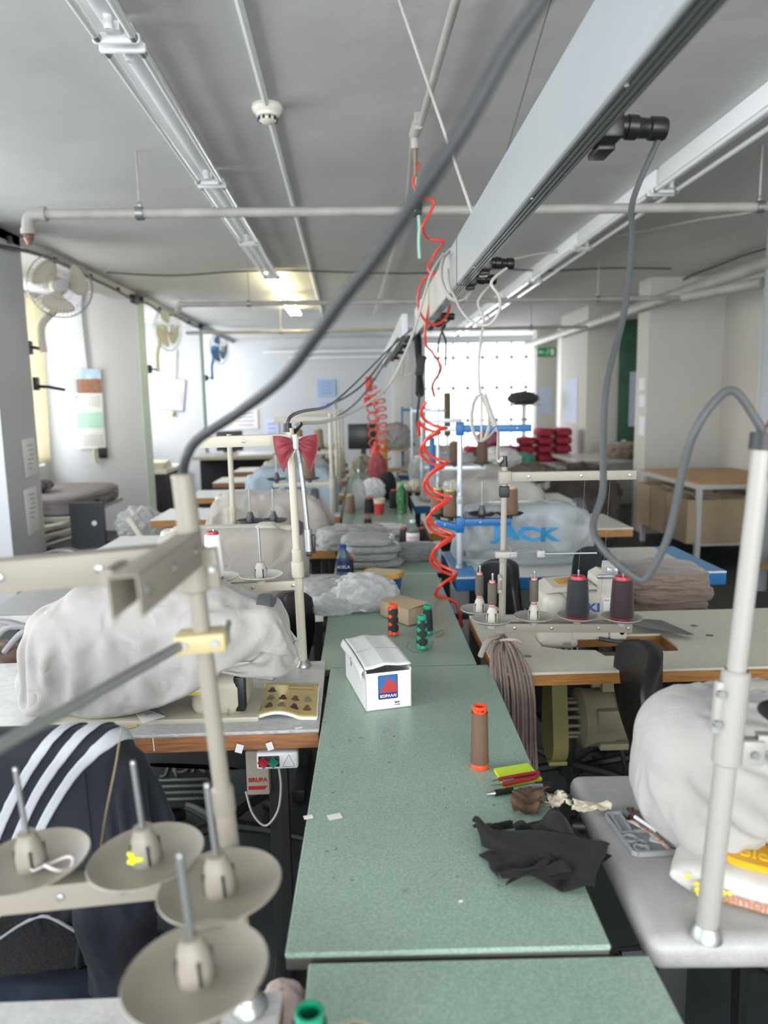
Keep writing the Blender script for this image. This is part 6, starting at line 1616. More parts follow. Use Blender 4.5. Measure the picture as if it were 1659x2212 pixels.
# margarine tub
A = T(828, 1278, .777); t = thing('tub', 'blue plastic tub with a yellow rimmed lid behind the milky bag', 'tub', A, -.35)
def rb(name, sx, sy, z0, z1, m, taper=1.0, parent=t, n=10):
    k = MB(); R_ = []
    for z, s in ((z0, taper), (z1, 1.0)):
        R_.append([k.bm.verts.new((sx * s * math.copysign(abs(math.cos(a)) ** .45, math.cos(a)), sy * s * math.copysign(abs(math.sin(a)) ** .45, math.sin(a)), z)) for a in np.linspace(0, 2 * math.pi, 49)[:-1]])
    for i in range(48): k.bm.faces.new((R_[0][i], R_[0][(i + 1) % 48], R_[1][(i + 1) % 48], R_[1][i]))
    k.bm.faces.new(R_[0][::-1]); k.bm.faces.new(R_[1]); return k.build(name, m, parent)
rb('tub_body', .072, .045, .0008, .070, mat('tub_blue', '#1f4f98', .4), .86); rb('lid_rim', .078, .050, .064, .080, mat('tub_yellow', '#c9922f', .4)); rb('lid_panel', .068, .041, .0795, .0812, mat('lid_cream', '#c9bd95', .4))
text('R', .03, M_lwhite, t, Matrix.Translation((.045, -.0445, .035)) @ Matrix.Rotation(H90, 4, 'X'), depth=.0005)
# bags and packed garments
M_gg = mat('grey_garment', '#8f8c88', .8, bump=(160, .2, .002)); M_bg = mat('black_garment', '#1e1f22', .8, bump=(160, .2, .002))
def packed(label, p, r, m, rotz=0, seed=1, group='garments packed in clear bags', shell=1.10, amp=.08, tagp=True):
    t = thing('packed_garment', label, 'packed garment', p, rotz, group)
    blob('garment', (0, 0, .0005), r, m, t, seed=seed, amp=amp, freq=2.2, ex=4, sub=4)
    blob('plastic_bag', (0, 0, .0003), (r[0] * shell, r[1] * shell, r[2] * 1.12), M_film2, t, seed=seed + 3, amp=amp + .05, freq=3.2, ex=3.5)
    if tagp: MB().box((r[0] * .2, -r[1] * .8, r[2] * 1.75), (.03, .02, .0012), rot=Matrix.Rotation(.4, 3, 'X')).build('paper_label', M_card, t)
    return t
q = T(704, 1308, .777); packed('grey garment in a clear bag at the bench edge beside the bow stand', q, (.085, .085, .046), M_gg, .3, 2)
b = T(765, 1318, .777)
t = thing('plastic_bag', 'crumpled milky plastic bag holding pale paper scraps on the bench', 'bag', b)
for i, (dx, dy, rx, ry, rz, s) in enumerate(((.035, .02, .105, .085, .062, 4), (-.075, -.03, .085, .05, .034, 6))):
    blob('bag_film', (dx, dy, 0), (rx, ry, rz), M_film3, t, seed=s, amp=.34, freq=2.1)
random.seed(14)
for i in range(14):
    MB().box((.05 + random.uniform(-.05, .05), -.0 + random.uniform(-.045, .03), .012 + random.uniform(0, .03)), (.035, .028, .001), rot=Matrix.Rotation(random.uniform(-.5, .5), 3, 'X') @ Matrix.Rotation(random.uniform(0, 3), 3, 'Z')).build('paper_scrap', M_card, t)
z_ = .7806; q = T(800, 1225, .78)
for i in range(4):
    packed('grey garment in clear plastic, %s of the flat pile behind the yellow lid' % ('lowest', 'second', 'third', 'topmost')[i], V(q.x + .008 * (-1) ** i, q.y + .06, z_), (.118 - .006 * i, .10, .0155), M_gg, .1 * (-1) ** i, 20 + i, tagp=(i == 0)); z_ += .033
q = T(765, 1185, .78); packed('loose grey garment in a shiny bag behind the flat pile', V(q.x, q.y + .02, .7806), (.15, .10, .05), M_gg, .1, 31, amp=.16)
q = T(900, 1210, .78); packed('black garment in a clear bag near the red hose', V(q.x, q.y + .03, .7806), (.085, .07, .034), M_bg, .0, 33)
q = T(858, 1196, .78); k = MB().prism([q + V(-.06, .02, 0), q + V(-.03, -.05, 0), q + V(.05, -.03, 0), q + V(.03, .06, 0)], (0, 0, .03)); tag(k.build('wallet', mat('crimson_leather', '#9e2530', .5)), 'crimson red wallet lying behind the black packed garment', 'wallet')
for (px, py), h, c, l in (((873, 1186), .10, '#2c1d22', 'dark plum cone just in front of the clear bottle'), ((912, 1180), .09, '#241c20', 'dark plum cone just behind the clear bottle'), ((795, 1160), .10, '#1f2022', 'short black cone at the white sheets'), ((757, 1165), .08, '#33201f', 'dark cone beside the black one at the white sheets')):
    p = T(px, py); cone(l, V(p.x, p.y, TZ + .0005), h, .026, .020, c, '#a8323c', 'dark cones on the benches')
q = T(800, 1148); blob('paper_stack', V(q.x, q.y + .03, TZ), (.19, .09, .016), M_card, None, 'loose pile of white sheets across the bench', 'paper', amp=.12, freq=2, seed=4, ex=5)
q = T(862, 1158); tag(MB().box(V(q.x - .02, q.y, TZ + .014), (.17, .04, .026), .01, rot=.1).build('paper_roll', mat('cream_roll', '#d5d2c4', .8)), 'cream roll of paper lying in front of the white sheets', 'roll')
q = T(722, 1160); blob('plastic_bag', V(q.x, q.y, TZ), (.055, .07, .035), mat('blue_film', '#7f9fd0', .35), None, 'crumpled light blue plastic bag beside the bench', 'bag', amp=.3, seed=3)
for (px, py), h, c, tip, l in (((757, 1110), .12, '#7b6553', '#b7a76a', 'brown cone on the bench with the red cup'), ((798, 1108), .095, '#1c1d20', '#b8283a', 'black cone left of the red cup' if False else 'squat black cone beside the red cup'), ((851, 1098), .12, '#17181b', '#c23b32', 'tall black cone behind the green bottle'), ((847, 1062), .11, '#2a2026', '#c23b32', 'dark cone beyond the white cloth heap')):
    p = T(px, py); cone(l, V(p.x, p.y, TZ + .0005), h, .034, .027, c, tip, 'dark cones on the benches')
p = T(820, 1110); t = thing('paper_cup', 'red paper cup with a cream rim on the bench', 'cup', V(p.x, p.y, TZ + .0005))
MB().lathe([(.026, 0), (.0285, .03), (.036, .072)], (0, 0, 0), 26).build('cup_body', mat('cup_red', '#c2383a', .5), t); MB().lathe([(.036, .070), (.040, .098), (.037, .1), (.033, .075)], (0, 0, 0), 26, cap=False).build('cup_rim', mat('cup_cream', '#cdc1a4', .5), t)
p = T(806, 1082); blob('white_cloth', V(p.x, p.y, TZ), (.085, .07, .085), mat('white_rag', '#e2dfe2', .9, bump=(60, .3, .004)), None, 'heaped white rag beyond the red cup', 'rag', amp=.2, seed=6)
p = T(832, 1080); blob('black_cloth', V(p.x + .02, p.y + .05, TZ), (.06, .06, .10), M_bg, None, 'dark rag standing behind the white rag', 'rag', amp=.2, seed=7)
p = T(775, 1098); blob('plastic_bag', V(p.x, p.y, TZ), (.045, .05, .10), M_film3, None, 'small upright clear bag beside the brown cone', 'bag', amp=.25, seed=8)
p = T(782, 1035); bottle('clear spray bottle deep along the benches', V(p.x, p.y, TZ + .0005), .22, .045, '#3aa045', '#cfe0e2')
for (px, py), r_, c, l in (((783, 985), (.10, .09, .09), '#b8ad97', 'beige cloth bundle far along the benches'), ((815, 1000), (.08, .06, .12), '#b05a60', 'reddish bundle under the far hoses'), ((855, 968), (.16, .10, .13), '#9d9c9a', 'grey shiny bag on the wooden shelf box'), ((872, 1040), (.10, .05, .04), '#d9d4cc', 'pale cloth heap near the blue edged table'), ((900, 1040), (.07, .06, .05), '#d8d0bb', 'cream ball of cloth near the blue edged table')):
    Yd = 7.6 if py < 990 else (6.8 if py < 1010 else 5.9)
    p = D(px, py, Yd); blob('cloth_bundle', V(p.x, Yd, TZ if py > 975 else 1.02), r_, mat('bundle_' + c.strip('#'), c, .85), None, l, 'bundle', amp=.22, seed=px % 9)
p = D(850, 1000, 7.7); t = thing('shelf_box', 'open wooden shelf box standing on the far benches', 'shelf', (p.x, 7.7, TZ))
M_ply = mat('pale_wood', '#c7ac86', .6)
MB().box((0, 0, .012), (.36, .24, .022)).build('bottom_board', M_ply, t); MB().box((0, 0, .225), (.36, .24, .022)).build('top_board', M_ply, t)
for s in (-1, 1): MB().box((s * .169, 0, .118), (.022, .24, .19)).build('side_board', M_ply, t)
p = D(785, 955, 8.2); tag(MB().box((p.x, 8.25, 1.12), (.34, .05, .28), .01).box((p.x, 8.3, .88), (.06, .1, .22)).box((p.x, 8.3, .79), (.2, .15, .016)).build('monitor', mat('screen_dark', '#2d3133', .3)), 'dark flat monitor standing at the end of the benches', 'monitor')
p = D(812, 985, 7.2); t = thing('fire_extinguisher', 'small red bottle with a yellow one on the far bench', 'bottle', (p.x, 7.2, TZ)); 
MB().lathe([(.05, 0), (.05, .22), (.02, .30), (.02, .34)], (0, 0, 0), 20).build('bottle_body', MATS['orange_red_plastic'], t)
MB().lathe([(.052, .05), (.052, .18)], (0, 0, 0), 20, cap=False).build('label_band', M_white, t)
p = D(830, 985, 7.3); tag(MB().lathe([(.035, 0), (.035, .24), (.015, .32), (.015, .36)], (p.x, 7.3, TZ + .0005), 20).build('bottle', mat('bottle_yellow', '#d6b62e', .4)), 'yellow squeeze bottle on the far bench', 'bottle')
# pink notebook and booklet on the blue edged table
pts = [T(x, y) for x, y in ((1001, 1202), (1013, 1213), (1045, 1209), (1033, 1198))]
tag(MB().prism([p + V(0, 0, .0005) for p in pts], (0, 0, .012)).build('notebook', mat('hot_pink', '#e0559a', .5), angle=0), 'hot pink notebook on the blue edged table', 'notebook')
q = V(.395, 3.03, TZ); tag(MB().box(q + V(.02, .02, .003), (.07, .11, .004), rot=.1).build('leaflet', mat('leaflet_blue', '#4f90cc', .5)), 'light blue leaflet at the corner of the blue edged table', 'leaflet')
# tassel of fabric strips on the overlock table corner
t = thing('fabric_strips', 'bunch of taupe fabric strips tied round the overlock stand foot', 'fabric', (.36, 2.0, .62)); random.seed(21)
M_tp = mat('taupe_strips', '#93827a', .8, var=(30, '#7d6d66', .3)); kk = [MB() for _ in range(4)]; cap_ = V(.375, 1.965, TZ + .03)
for i in range(70):
    a = random.uniform(0, 1); dx = random.uniform(-.05, .065); dy = random.uniform(-.05, .01); ln = random.uniform(.22, .36)
    p0 = V(.388, 2.035, TZ + .035) + V(random.uniform(-.01, .01), random.uniform(-.02, 0), random.uniform(0, .02))
    p1 = V(.375 + dx * .7, 1.93 + dy * .4, TZ + .03 + random.uniform(0, .02)); p2 = V(.375 + dx, 1.862 + dy * .6, TZ - .03); p3 = V(.378 + dx * 1.05, 1.855 + dy * .6, TZ - ln * .6); p4 = V(.38 + dx * 1.1 + random.uniform(-.01, .01), 1.855 + dy * .6, TZ - ln)
    kk[i % 4].tube([p0, p1, p2, p3, p4], .0032, 6, smooth=4)
for b_ in kk: b_.build('strip_strand', M_tp, t, world=True)
MB().tube([V(.38, 2.02, TZ + .05), V(.34, 1.98, TZ + .055), V(.31, 1.93, TZ + .03)], .008, 8, smooth=4).tube([V(.35, 1.99, TZ + .045), V(.41, 1.97, TZ + .06), V(.44, 1.99, TZ + .04)], .006, 8, smooth=4).build('knot_strip', mat('pale_strip', '#b3a59c', .8), t, world=True)
blob('cloth_bag', V(-.118, .86, .66), (.035, .03, .05), mat('pale_pink_cloth', '#d9c3bd', .85), None, 'pale pink cloth bag hanging between the closest tables', 'bag', amp=.15, seed=5, sub=4)

# ------------------------------------------------------------------ stands further along the rows
def far_stand(label, x, y, h, adir, dishes, m=None, top=True, lz=.24):
    t = stand(label, x, y, TZ, h, .0125, m or M_beige)
    if top: arm(t, (0, 0, h - .03), (adir * .30, -.004, h - .03), .03, .018, m or M_beige, 'upper_arm')
    arm(t, (0, 0, lz - .022), (adir * max([abs(d) for d in dishes] + [.12]) + adir * .02, -.004, lz - .022), .026, .018, m or M_beige, 'lower_arm')
    for d in dishes: spool_seat(t, (adir * abs(d), -.004, lz), .058, .14, M_dgrey, M_dgrey)
    MB().lathe([(.0125, -.03), (.017, -.026), (.017, .026), (.0125, .03)], (0, 0, lz - .022), 18).build('collar', m or M_beige, t)
    return t
far_stand('beige thread stand behind the cream canvas sack cover', -.535, 3.02, .60, 1, (.07, .165), top=True, lz=.235)
far_stand('beige thread stand beside the crumpled grey canvas cover', -.172, 4.06, .66, -1, (.12, .30), lz=.30)
cone('brown thread cone on a black dish above the grey blue cover', V(-.292, 4.056, TZ + .306), .115, .034, .026, '#6a5443', '#4a3a2f', 'brown cones on the far stands')
far_stand('beige thread stand beside the grey blue cover', -.18, 5.16, .68, -1, (.12, .26), lz=.40)
cone('brown thread cone on the stand by the grey blue cover, closer to the pole', V(-.30, 5.156, TZ + .406), .13, .036, .03, '#8a755c', '#b7a76a', 'brown cones on the far stands')
cone('brown thread cone on the stand by the grey blue cover, farther from the pole', V(-.44, 5.156, TZ + .406), .13, .036, .03, '#8a755c', '#b7a76a', 'brown cones on the far stands')
far_stand('beige thread stand beyond the grey blue cover', -.19, 6.26, .66, -1, (.14,))
far_stand('beige thread stand second from the end of the benches', -.19, 7.36, .66, -1, (.14,))
far_stand('pale thread stand with a blue block by the grey cloth cover', .46, 4.5, .58, 1, (.10, .27), MATS['pale_tube'], lz=.33)
cone('dark brown cone on the stand behind the clear plastic cover, closer to its pole', V(.56, 4.496, TZ + .336), .13, .036, .031, '#5d4738', '#8a6d4c', 'brown cones on the far stands')
cone('dark brown cone on the stand behind the clear plastic cover, farther from its pole', V(.73, 4.496, TZ + .336), .13, .036, .031, '#5d4738', '#8a6d4c', 'brown cones on the far stands')
tag(MB().box((.50, 5.3, 1.03), (.04, .04, .42), .01).build('blue_column', M_blue), 'blue upright machine column behind the red spiral hoses', 'column')
far_stand('pale thread stand two rows behind the clear plastic cover', .45, 5.58, .60, 1, (.12,), MATS['pale_tube'])
far_stand('pale thread stand three rows behind the clear plastic cover', .45, 6.68, .66, 1, (.12,), MATS['pale_tube'])
far_stand('blue topped thread stand closest to the barred window', .42, 7.7, .66, 1, (.12,), M_blue)

# ------------------------------------------------------------------ the pier side
M_curt = mat('cream_curtain', '#e6e0cc', .9); film(M_curt, '#ece6d2', .95, .8, .1)
k = MB(); k.grid(lambda u, v: (-3.42 + .035 * math.sin(u * 26) * (.5 + .5 * v) - .04 * (1 - v), 6.85 + 1.45 * u - (.45 * (1 - u) * (1 - v) ** 1.2 if v < .8 else 0), .90 + 1.75 * v), 90, 24)
k2 = k.build('curtain', M_curt, None, 180, thick=.003); tag(k2, 'cream curtain hanging in the window before the calendar pier', 'curtain')
for i, (z0, z1, y0) in enumerate(((.99, 1.27, 5.64), (.56, .905, 5.60))):
    k = MB().box((-2.494, y0, (z0 + z1) / 2), (.004, .21, z1 - z0), .001, rot=Matrix.Rotation(.05, 3, 'X'))
    o = k.build('paper_sheet', M_paper); tag(o, 'white paper sheet taped to the narrow pier face, %s one' % ('upper', 'lower')[i], 'paper')
    s = MB()
    for r_ in range(6): s.box((-2.4905, y0 + .02 * math.sin(r_), z1 - .05 - r_ * .034), (.001, .10 - .02 * (r_ % 3), .006))
    s.build('print_lines', mat('print_grey', '#8c8c94', .8), o)
def fan(label, c, axis, r, mb, mh, wall, group='wall fans on the piers'):
    t = thing('wall_fan', label, 'fan', c, 0, group); ax = Vector(axis).normalized(); Q = V(0, 0, 1).rotation_difference(ax).to_matrix()
    g = MB()
    for z in (-.055, .055): g.tube([Q @ V(r * math.cos(a), r * math.sin(a), z * .3) for a in np.linspace(0, 2 * math.pi, 41)[:-1]], .004, 6, closed=True)
    for k_ in range(44):
        a = 2 * math.pi * k_ / 44; d = V(math.cos(a), math.sin(a), 0)
        for s in (1, -1): g.tube([Q @ (d * (r * .18) + V(0, 0, s * .075)), Q @ (d * (r * .65) + V(0, 0, s * .072)), Q @ (d * r + V(0, 0, s * .012))], .0012, 4)
    for s in (1, -1):
        for q in (.45, .8): g.tube([Q @ V(r * q * math.cos(a), r * q * math.sin(a), s * (.074 - .02 * max(0, q - .5))) for a in np.linspace(0, 2 * math.pi, 33)[:-1]], .0012, 4, closed=True)
    g.build('cage', mat('fan_wire', '#9b9b98', .4, .4), t)
    MB().lathe([(.0, .085), (r * .2, .08), (r * .21, .07), (r * .2, .066)], (0, 0, 0), 28, axis=ax).build('front_badge', mh, t)
    for k_ in range(3):
        b = MB(); a0 = k_ * 2 * math.pi / 3 + .6
        def bl(u, v, a0=a0):
            a = a0 + (v - .5) * (.45 + 1.0 * math.sin(u * math.pi * .75)) + .35 * u; rr = r * (.16 + .70 * u)
            return Q @ V(rr * math.cos(a), rr * math.sin(a), (v - .5) * .05)
        b.grid(bl, 16, 14); b.build('blade', mb, t, 180, thick=.003)
    MB().lathe([(.05, -.03), (.065, -.06), (.06, -.14), (.03, -.17)], (0, 0, 0), 24, axis=ax).build('motor_housing', mb, t)
    w = Vector(wall) - Vector(c)
    MB().tube([Q @ V(0, 0, -.12), Q @ V(0, 0, -.13) + V(0, 0, -.14), V(w.x * .6, w.y * .6, -.30), V(w.x * .6, w.y * .6, -.50)], .028, 10, smooth=5).build('stem', mb, t)
    MB().tube([V(w.x * .6, w.y * .6, -.48), V(w.x, w.y, -.46)], .012, 8).box(V(w.x, w.y, -.47), (.05, .05, .10), .004).build('wall_bracket', M_black, t)
    return t
M_fb = mat('fan_cream', '#d3cbb9', .5); M_fh = mat('fan_hub', '#b8b8b6', .4)
fan('cream wall fan with a round cage beside the ceiling pipe elbow', (-2.29, 5.95, 2.42), (.50, -.86, -.08), .235, M_fb, M_fh, (-2.52, 5.84, 0))
fan('pale yellow wall fan turned sideways beyond the calendar pier', (-2.315, 9.25, 2.40), (.93, -.36, 0), .25, mat('fan_yellowish', '#dad8b8', .5), M_fh, (-2.52, 9.1, 0))
fan('blue wall fan turned sideways on the farthest pier', (-2.33, 12.6, 2.40), (.9, -.43, 0), .25, mat('fan_blue', '#4d8cc0', .5), M_fb, (-2.52, 12.4, 0))
tag(MB().tube([V(-2.49, 5.85, 1.66), V(-2.40, 5.85, 1.655), V(-2.27, 5.83, 1.63)], .012, 8).box((-2.49, 5.85, 1.68), (.03, .06, .10), .004).build('bracket', M_black), 'empty black fan bracket on the pier below the cream fan', 'bracket')
# calendar with three month blocks
t = thing('wall_calendar', 'long wall calendar with a landscape picture on the white pier', 'calendar', (-3.10, 8.63, 1.92))
MB().box((0, 0, -.45), (.315, .010, .90), .001).build('backing', M_paper, t)
MB().box((0, -.007, -.055), (.315, .003, .11)).build('sky_picture', mat('cal_sky', '#8fb0d8', .5, var=(9, '#dfe8ee', .2)), t)
MB().box((.02, -.007, -.19), (.275, .003, .16)).build('flower_picture', mat('cal_red', '#a8434a', .5, var=(30, '#7d7a55', .12)), t)
MB().box((-.14, -.007, -.19), (.035, .003, .16)).build('blue_strip', mat('cal_blue', '#9fb4d8', .5), t)
MB().box((0, -.007, -.575), (.30, .003, .175)).build('month_panel', mat('cal_green', '#a8d8c4', .6), t)
for z, m in ((-.36, 'print_grey'), (-.80, 'print_grey'), (-.575, 'bit_e4e2dc')):
    s = MB(); mm = MATS.get(m)
    for r_ in range(5):
        for c_ in range(7): s.box((-.10 + .036 * c_, -.0095, z + .05 - .026 * r_), (.02, .001, .008))
    s.build('date_print', mm, t)
MB().box((-.135, -.0085, -.31), (.03, .002, .03)).build('month_mark', mat('cal_teal', '#4fae98', .5), t)
t2 = thing('wall_switch', 'small black switch box with a beige plug under the long calendar', 'switch', (-2.985, 8.64, .97))
MB().box((0, -.01, 0), (.10, .02, .12), .004).build('switch_body', M_black, t2); MB().tube([V(-.09, -.02, .05), V(-.085, -.03, -.04), V(-.07, -.02, -.12)], .018, 8, smooth=4).build('plug_cord', mat('cord_beige', '#cfc9a6', .6), t2)
P_ = [D(320, 640, 8.63), D(250, 634, 8.63), D(186, 629, 8.63), D(179, 640, 8.63), D(178, 680, 8.63), D(184, 740, 8.63), D(191, 798, 8.63)]
tag(MB().tube(P_, .011, 6, smooth=3).build('wall_cable', mat('cable_lilac', '#8d8b90', .6)), 'grey cable clipped on the white pier down to the long calendar', 'cable')
t = thing('clipboard_calendar', 'tilted month calendar hanging on the third pier', 'calendar', (-2.95, 11.885, 1.66), 0, None, (0, .14, 0))
MB().box((0, 0, 0), (.36, .012, .50), .002).build('board', mat('board_lilac', '#a9a7b8', .6), t); MB().box((-.008, -.008, .01), (.33, .003, .45)).build('sheet', M_paper, t)
s = MB()
for r_ in range(5):
    for c_ in range(6): s.box((-.13 + .045 * c_, -.0105, .05 - .05 * r_), (.026, .001, .012))
s.build('date_print', MATS['print_grey'], t); MB().box((.13, -.0105, -.05), (.03, .001, .22)).box((0, -.0105, .17), (.2, .001, .03)).build('red_print', mat('print_red', '#d99a9a', .7), t)
MB().lathe([(.02, -.04), (.035, 0), (.02, .04)], (.02, -.02, -.30), 14).build('charm', mat('charm_tan', '#c9b07a', .6), t)
MB().tube([V(.02, -.005, .25), V(.0, 0, .7)], .008, 6).build('hanging_cord', MATS['cable_lilac'], t)
# fabric bolt table by the first bay
t = table('side_table', 'dark legged side table carrying the wrapped grey fabric bolt', -3.3, -2.36, 6.0, 7.3, .62, .04, M_whitet, M_greyp, 'table')
o = blob('fabric_bolt', V(-2.86, 6.62, .621), (.53, .62, .085), mat('grey_fabric', '#8c8589', .8, bump=(80, .2, .002), var=(3, '#7f787b', .3)), None, 'thick wrapped bolt of grey fabric on the side table', 'fabric bolt', amp=.03, ex=7, seed=3)
blob('dark_cloth', V(-2.86, 6.35, .79), (.20, .16, .06), mat('striped_dark', '#4a4a50', .8, var=(20, '#8b8b92', .1)), None, 'dark patterned cloth lying on the grey fabric bolt', 'cloth', amp=.2, seed=4)
for i in range(3):
    tag(MB().box((-2.62 + .06 * i, 5.98, .55 - .06 * i), (.5, .3, .012), .002, rot=Matrix.Rotation(-.15 - .06 * i, 3, 'Y')).build('card_sheet', mat('pattern_card', '#c4bda9', .7)), 'loose pattern card under the fabric bolt, %s of three' % ('highest', 'middle', 'lowest')[i], 'card', 'pattern cards under the bolt')
t = thing('steel_cabinet', 'dark open steel rack standing behind the first pier', 'rack', (-1.98, 6.1, 0)); M_cab2 = mat('rack_dark', '#33373a', .5)
MB().box((-.18, -.3, .38), (.26, .04, .76)).build('front_panel', M_cab2, t)
for z in (.12, .42): MB().box((.15, .05, z), (.95, .5, .025)).build('shelf', M_cab2, t)
for s in (-.3, .6):
    MB().box((s, .28, .36), (.04, .04, .72)).build('post', M_cab2, t)
MB().lathe([(.02, 0), (.02, .01)], (-.12, -.325, .60), 14, axis=(0, -1, 0)).build('round_label', M_card, t)
blob('plastic_bag', V(-1.80, 5.95, .435), (.17, .14, .13), M_film3, None, 'white plastic bag stuffed on the dark rack', 'bag', amp=.3, seed=11)
tag(MB().tube([V(-1.78, 5.6, .66), V(-1.68, 5.55, .52), V(-1.63, 5.5, .40)], .025, 8, smooth=4).build('roll', mat('paper_white_roll', '#d5d0c4', .7)), 'white cardboard roll leaning on the dark rack', 'roll')
M_brg = mat('brown_garment', '#7a645a', .8, bump=(100, .25, .002))
chair('office chair loaded with brown garments between the canvas rows', (-1.12, 3.35, 0), math.pi * .8, back_h=.34, seat_z=.44)
for i in range(4): blob('brown_garment', V(-1.12 + .02 * (-1) ** i, 3.36, .475 + .07 * i), (.20 - .01 * i, .17, .045), M_brg, None, 'brown garment in the pile by the white boxes, %s' % ('lowest', 'second lowest', 'second from the top', 'topmost')[i], 'garment', 'brown garments piled on the chair', amp=.22, seed=i + 20, rotz=.4 * i)
z_ = TZ + .001
for i in range(2):
    tag(MB().box((-.99, 3.22 if False else 3.02, z_ + .02), (.25, .20, .038), .004, rot=.05 * i).build('white_box', mat('white_box_card', '#dfe1e2', .6)), 'flat white carton left of the cream canvas sack, %s one' % ('lower', 'upper')[i] if False else 'flat white carton beside the cream canvas sack, %s one' % ('lower', 'upper')[i], 'box', 'flat white cartons'); z_ += .039
blob('brown_cloth', V(-1.42, 2.50, .62), (.09, .09, .10), M_brg, None, 'brown cloth hanging at the near pier edge', 'cloth', amp=.2, seed=5)
blob('brown_garment', V(-1.12, 2.15, .60), (.17, .15, .10), M_brg, None, 'brown garment heap beside the plain white table top', 'garment', amp=.25, seed=7)
k = MB()
for i in range(3): k.tube([V(-1.15 + .05 * i, 2.10, .80), V(-1.07 + .05 * i, 2.07, .895 - .012 * i), V(-.97 + .04 * i, 2.07, .88 - .01 * i), V(-.91 + .03 * i, 2.07, .80)], .009, 8, smooth=6)
tag(k.build('cable_loops', MATS['cable_lilac']), 'three grey cable loops rising behind the plain white table top', 'cable')
# far end: desk, shelf, posters, white pipes
t = table('desk', 'grey desk with a dark open underside before the end wall', -2.45, -1.15, 10.7, 11.5, .76, .05, M_greyp, mat('desk_edge', '#a59b88', .5), 'desk')
MB().box((0, .15, .35), (1.2, .5, .68)).build('dark_front', mat('desk_dark', '#16171a', .7), t)
tag(MB().box((-2.0, 11.3, .95), (.40, .04, .30), .008).box((-2.0, 11.32, .79), (.18, .14, .02)).build('monitor', MATS['screen_dark']), 'black monitor on the grey desk', 'monitor')
tag(MB().box((-1.55, 11.0, .775), (.5, .35, .03), .004).build('paper_pile', M_paper), 'low pile of papers on the grey desk', 'paper')
t = table('shelf_unit', 'cream cabinet top beside the third pier', -2.95, -2.45, 9.3, 10.3, .70, .05, M_whitet, M_cream, 'cabinet', legs=False)
MB().box((0, 0, .33), (.46, .9, .66)).build('cabinet_body', mat('cab_dark', '#2a2b2c', .6), t)
for i in range(3): tag(MB().box((-2.72, 9.6, .715 + .03 * i), (.42, .5, .025), .003, rot=.06 * i).build('folder', mat('folder_cream', '#d8d2bc', .7)), 'cream folder on the cabinet top, %s of the stack' % ('lowest', 'middle', 'topmost')[i], 'folder', 'cream folders on the cabinet')
for i, (px, py, w_, h_, c, l) in enumerate(((705, 838, .36, .34, '#a3bcdc', 'light blue poster on the end wall'), (705, 880, .34, .28, '#c3cbe8', 'pale lilac sheet under the blue poster on the end wall'), (588, 930, .26, .44, '#ccd3ee', 'pale lilac sheet on the end wall behind the bow stand'), (630, 925, .26, .40, '#d3d8ef', 'second pale lilac sheet on the end wall behind the bow stand'), (530, 905, .5, .4, '#e5ddd4', 'large cream sheet on the end wall above the desk'))):
    p = D(px, py, 14.99); o = MB().box((p.x, 14.985, p.z), (w_, .012, h_)).build('poster', mat('poster_' + c.strip('#'), c, .7)); tag(o, l, 'poster')
    s = MB()
    for r_ in range(4): s.box((p.x, 14.977, p.z + h_ * (.3 - .2 * r_)), (w_ * (.7 - .1 * (r_ % 2)), .002, h_ * .06))
    s.build('print_lines', mat('poster_print', '#8d9cc4', .7), o)
for z, x0, x1, l in ((2.50, -1.9, .5, 'upper'), (2.38, -1.4, .55, 'lower')):
    tag(MB().cyl((x0, 14.9, z), (x1, 14.9, z), .03).build('wall_pipe', M_white), 'white pipe running along the end wall, %s one' % l, 'pipe')

# ------------------------------------------------------------------ the far side with the piers of the storage bays
p = D(1176, 760, 13.3)
t = thing('exit_sign', 'green and white emergency exit sign on the square column', 'sign', (3.32, 13.38, p.z))
MB().box((0, 0, 0), (.34, .03, .16), .004).build('sign_panel', mat('exit_green', '#2f9d5c', .5), t)
M_sw = mat('sign_white', '#e6efe9', .5)
k = MB(); k.box((.10, -.017, 0), (.06, .003, .11)).prism([(-.15, -.017, 0), (-.11, -.017, .035), (-.11, -.017, .012), (-.06, -.017, .012), (-.06, -.017, -.012), (-.11, -.017, -.012), (-.11, -.017, -.035)], (0, -.002, 0)); k.build('door_and_arrow', M_sw, t, angle=0)
k = MB().lathe([(.012, 0), (.012, .003)], (.03, -.016, .045), 14, axis=(0, -1, 0)).tube([V(.025, -.017, .03), V(.01, -.017, -.005), V(.03, -.017, -.03), V(.015, -.017, -.06)], .006, 6).tube([V(.01, -.017, -.005), V(-.02, -.017, -.03), V(-.035, -.017, -.025)], .006, 6).tube([V(.0, -.017, .02), V(.03, -.017, .022), V(.045, -.017, .005)], .005, 6); k.build('running_figure', M_sw, t)
for px0, px1, py0, py1, Y, l in ((1160, 1192, 836, 895, 13.39, 'pale blue notice on the square column under the exit sign'), (1222, 1246, 820, 915, 0, 'pale lilac notices on the thick pier end'),):
    if Y: a = D(px0, py0, Y); b = D(px1, py1, Y); k = MB().box(((a.x + b.x) / 2, Y - .003, (a.z + b.z) / 2), (b.x - a.x, .006, a.z - b.z))
    else: a = XP(px0, py0, 3.115); b = XP(px1, py1, 3.115); k = MB().box((3.115, (a.y + b.y) / 2, (a.z + b.z) / 2), (.006, abs(b.y - a.y), a.z - b.z))
    tag(k.build('notice', mat('notice_blue', '#c6d0e6', .7)), l, 'notice')
a = D(1340, 690, 10.29); b = D(1378, 962, 10.29)
t = thing('green_board', 'tall dark green board with taped sheets on the thick pier', 'board', ((a.x + b.x) / 2, 10.285, (a.z + b.z) / 2))
MB().box((.05, 0, 0), (b.x - a.x + .1, .02, a.z - b.z), .003).build('board_panel', M_board, t)
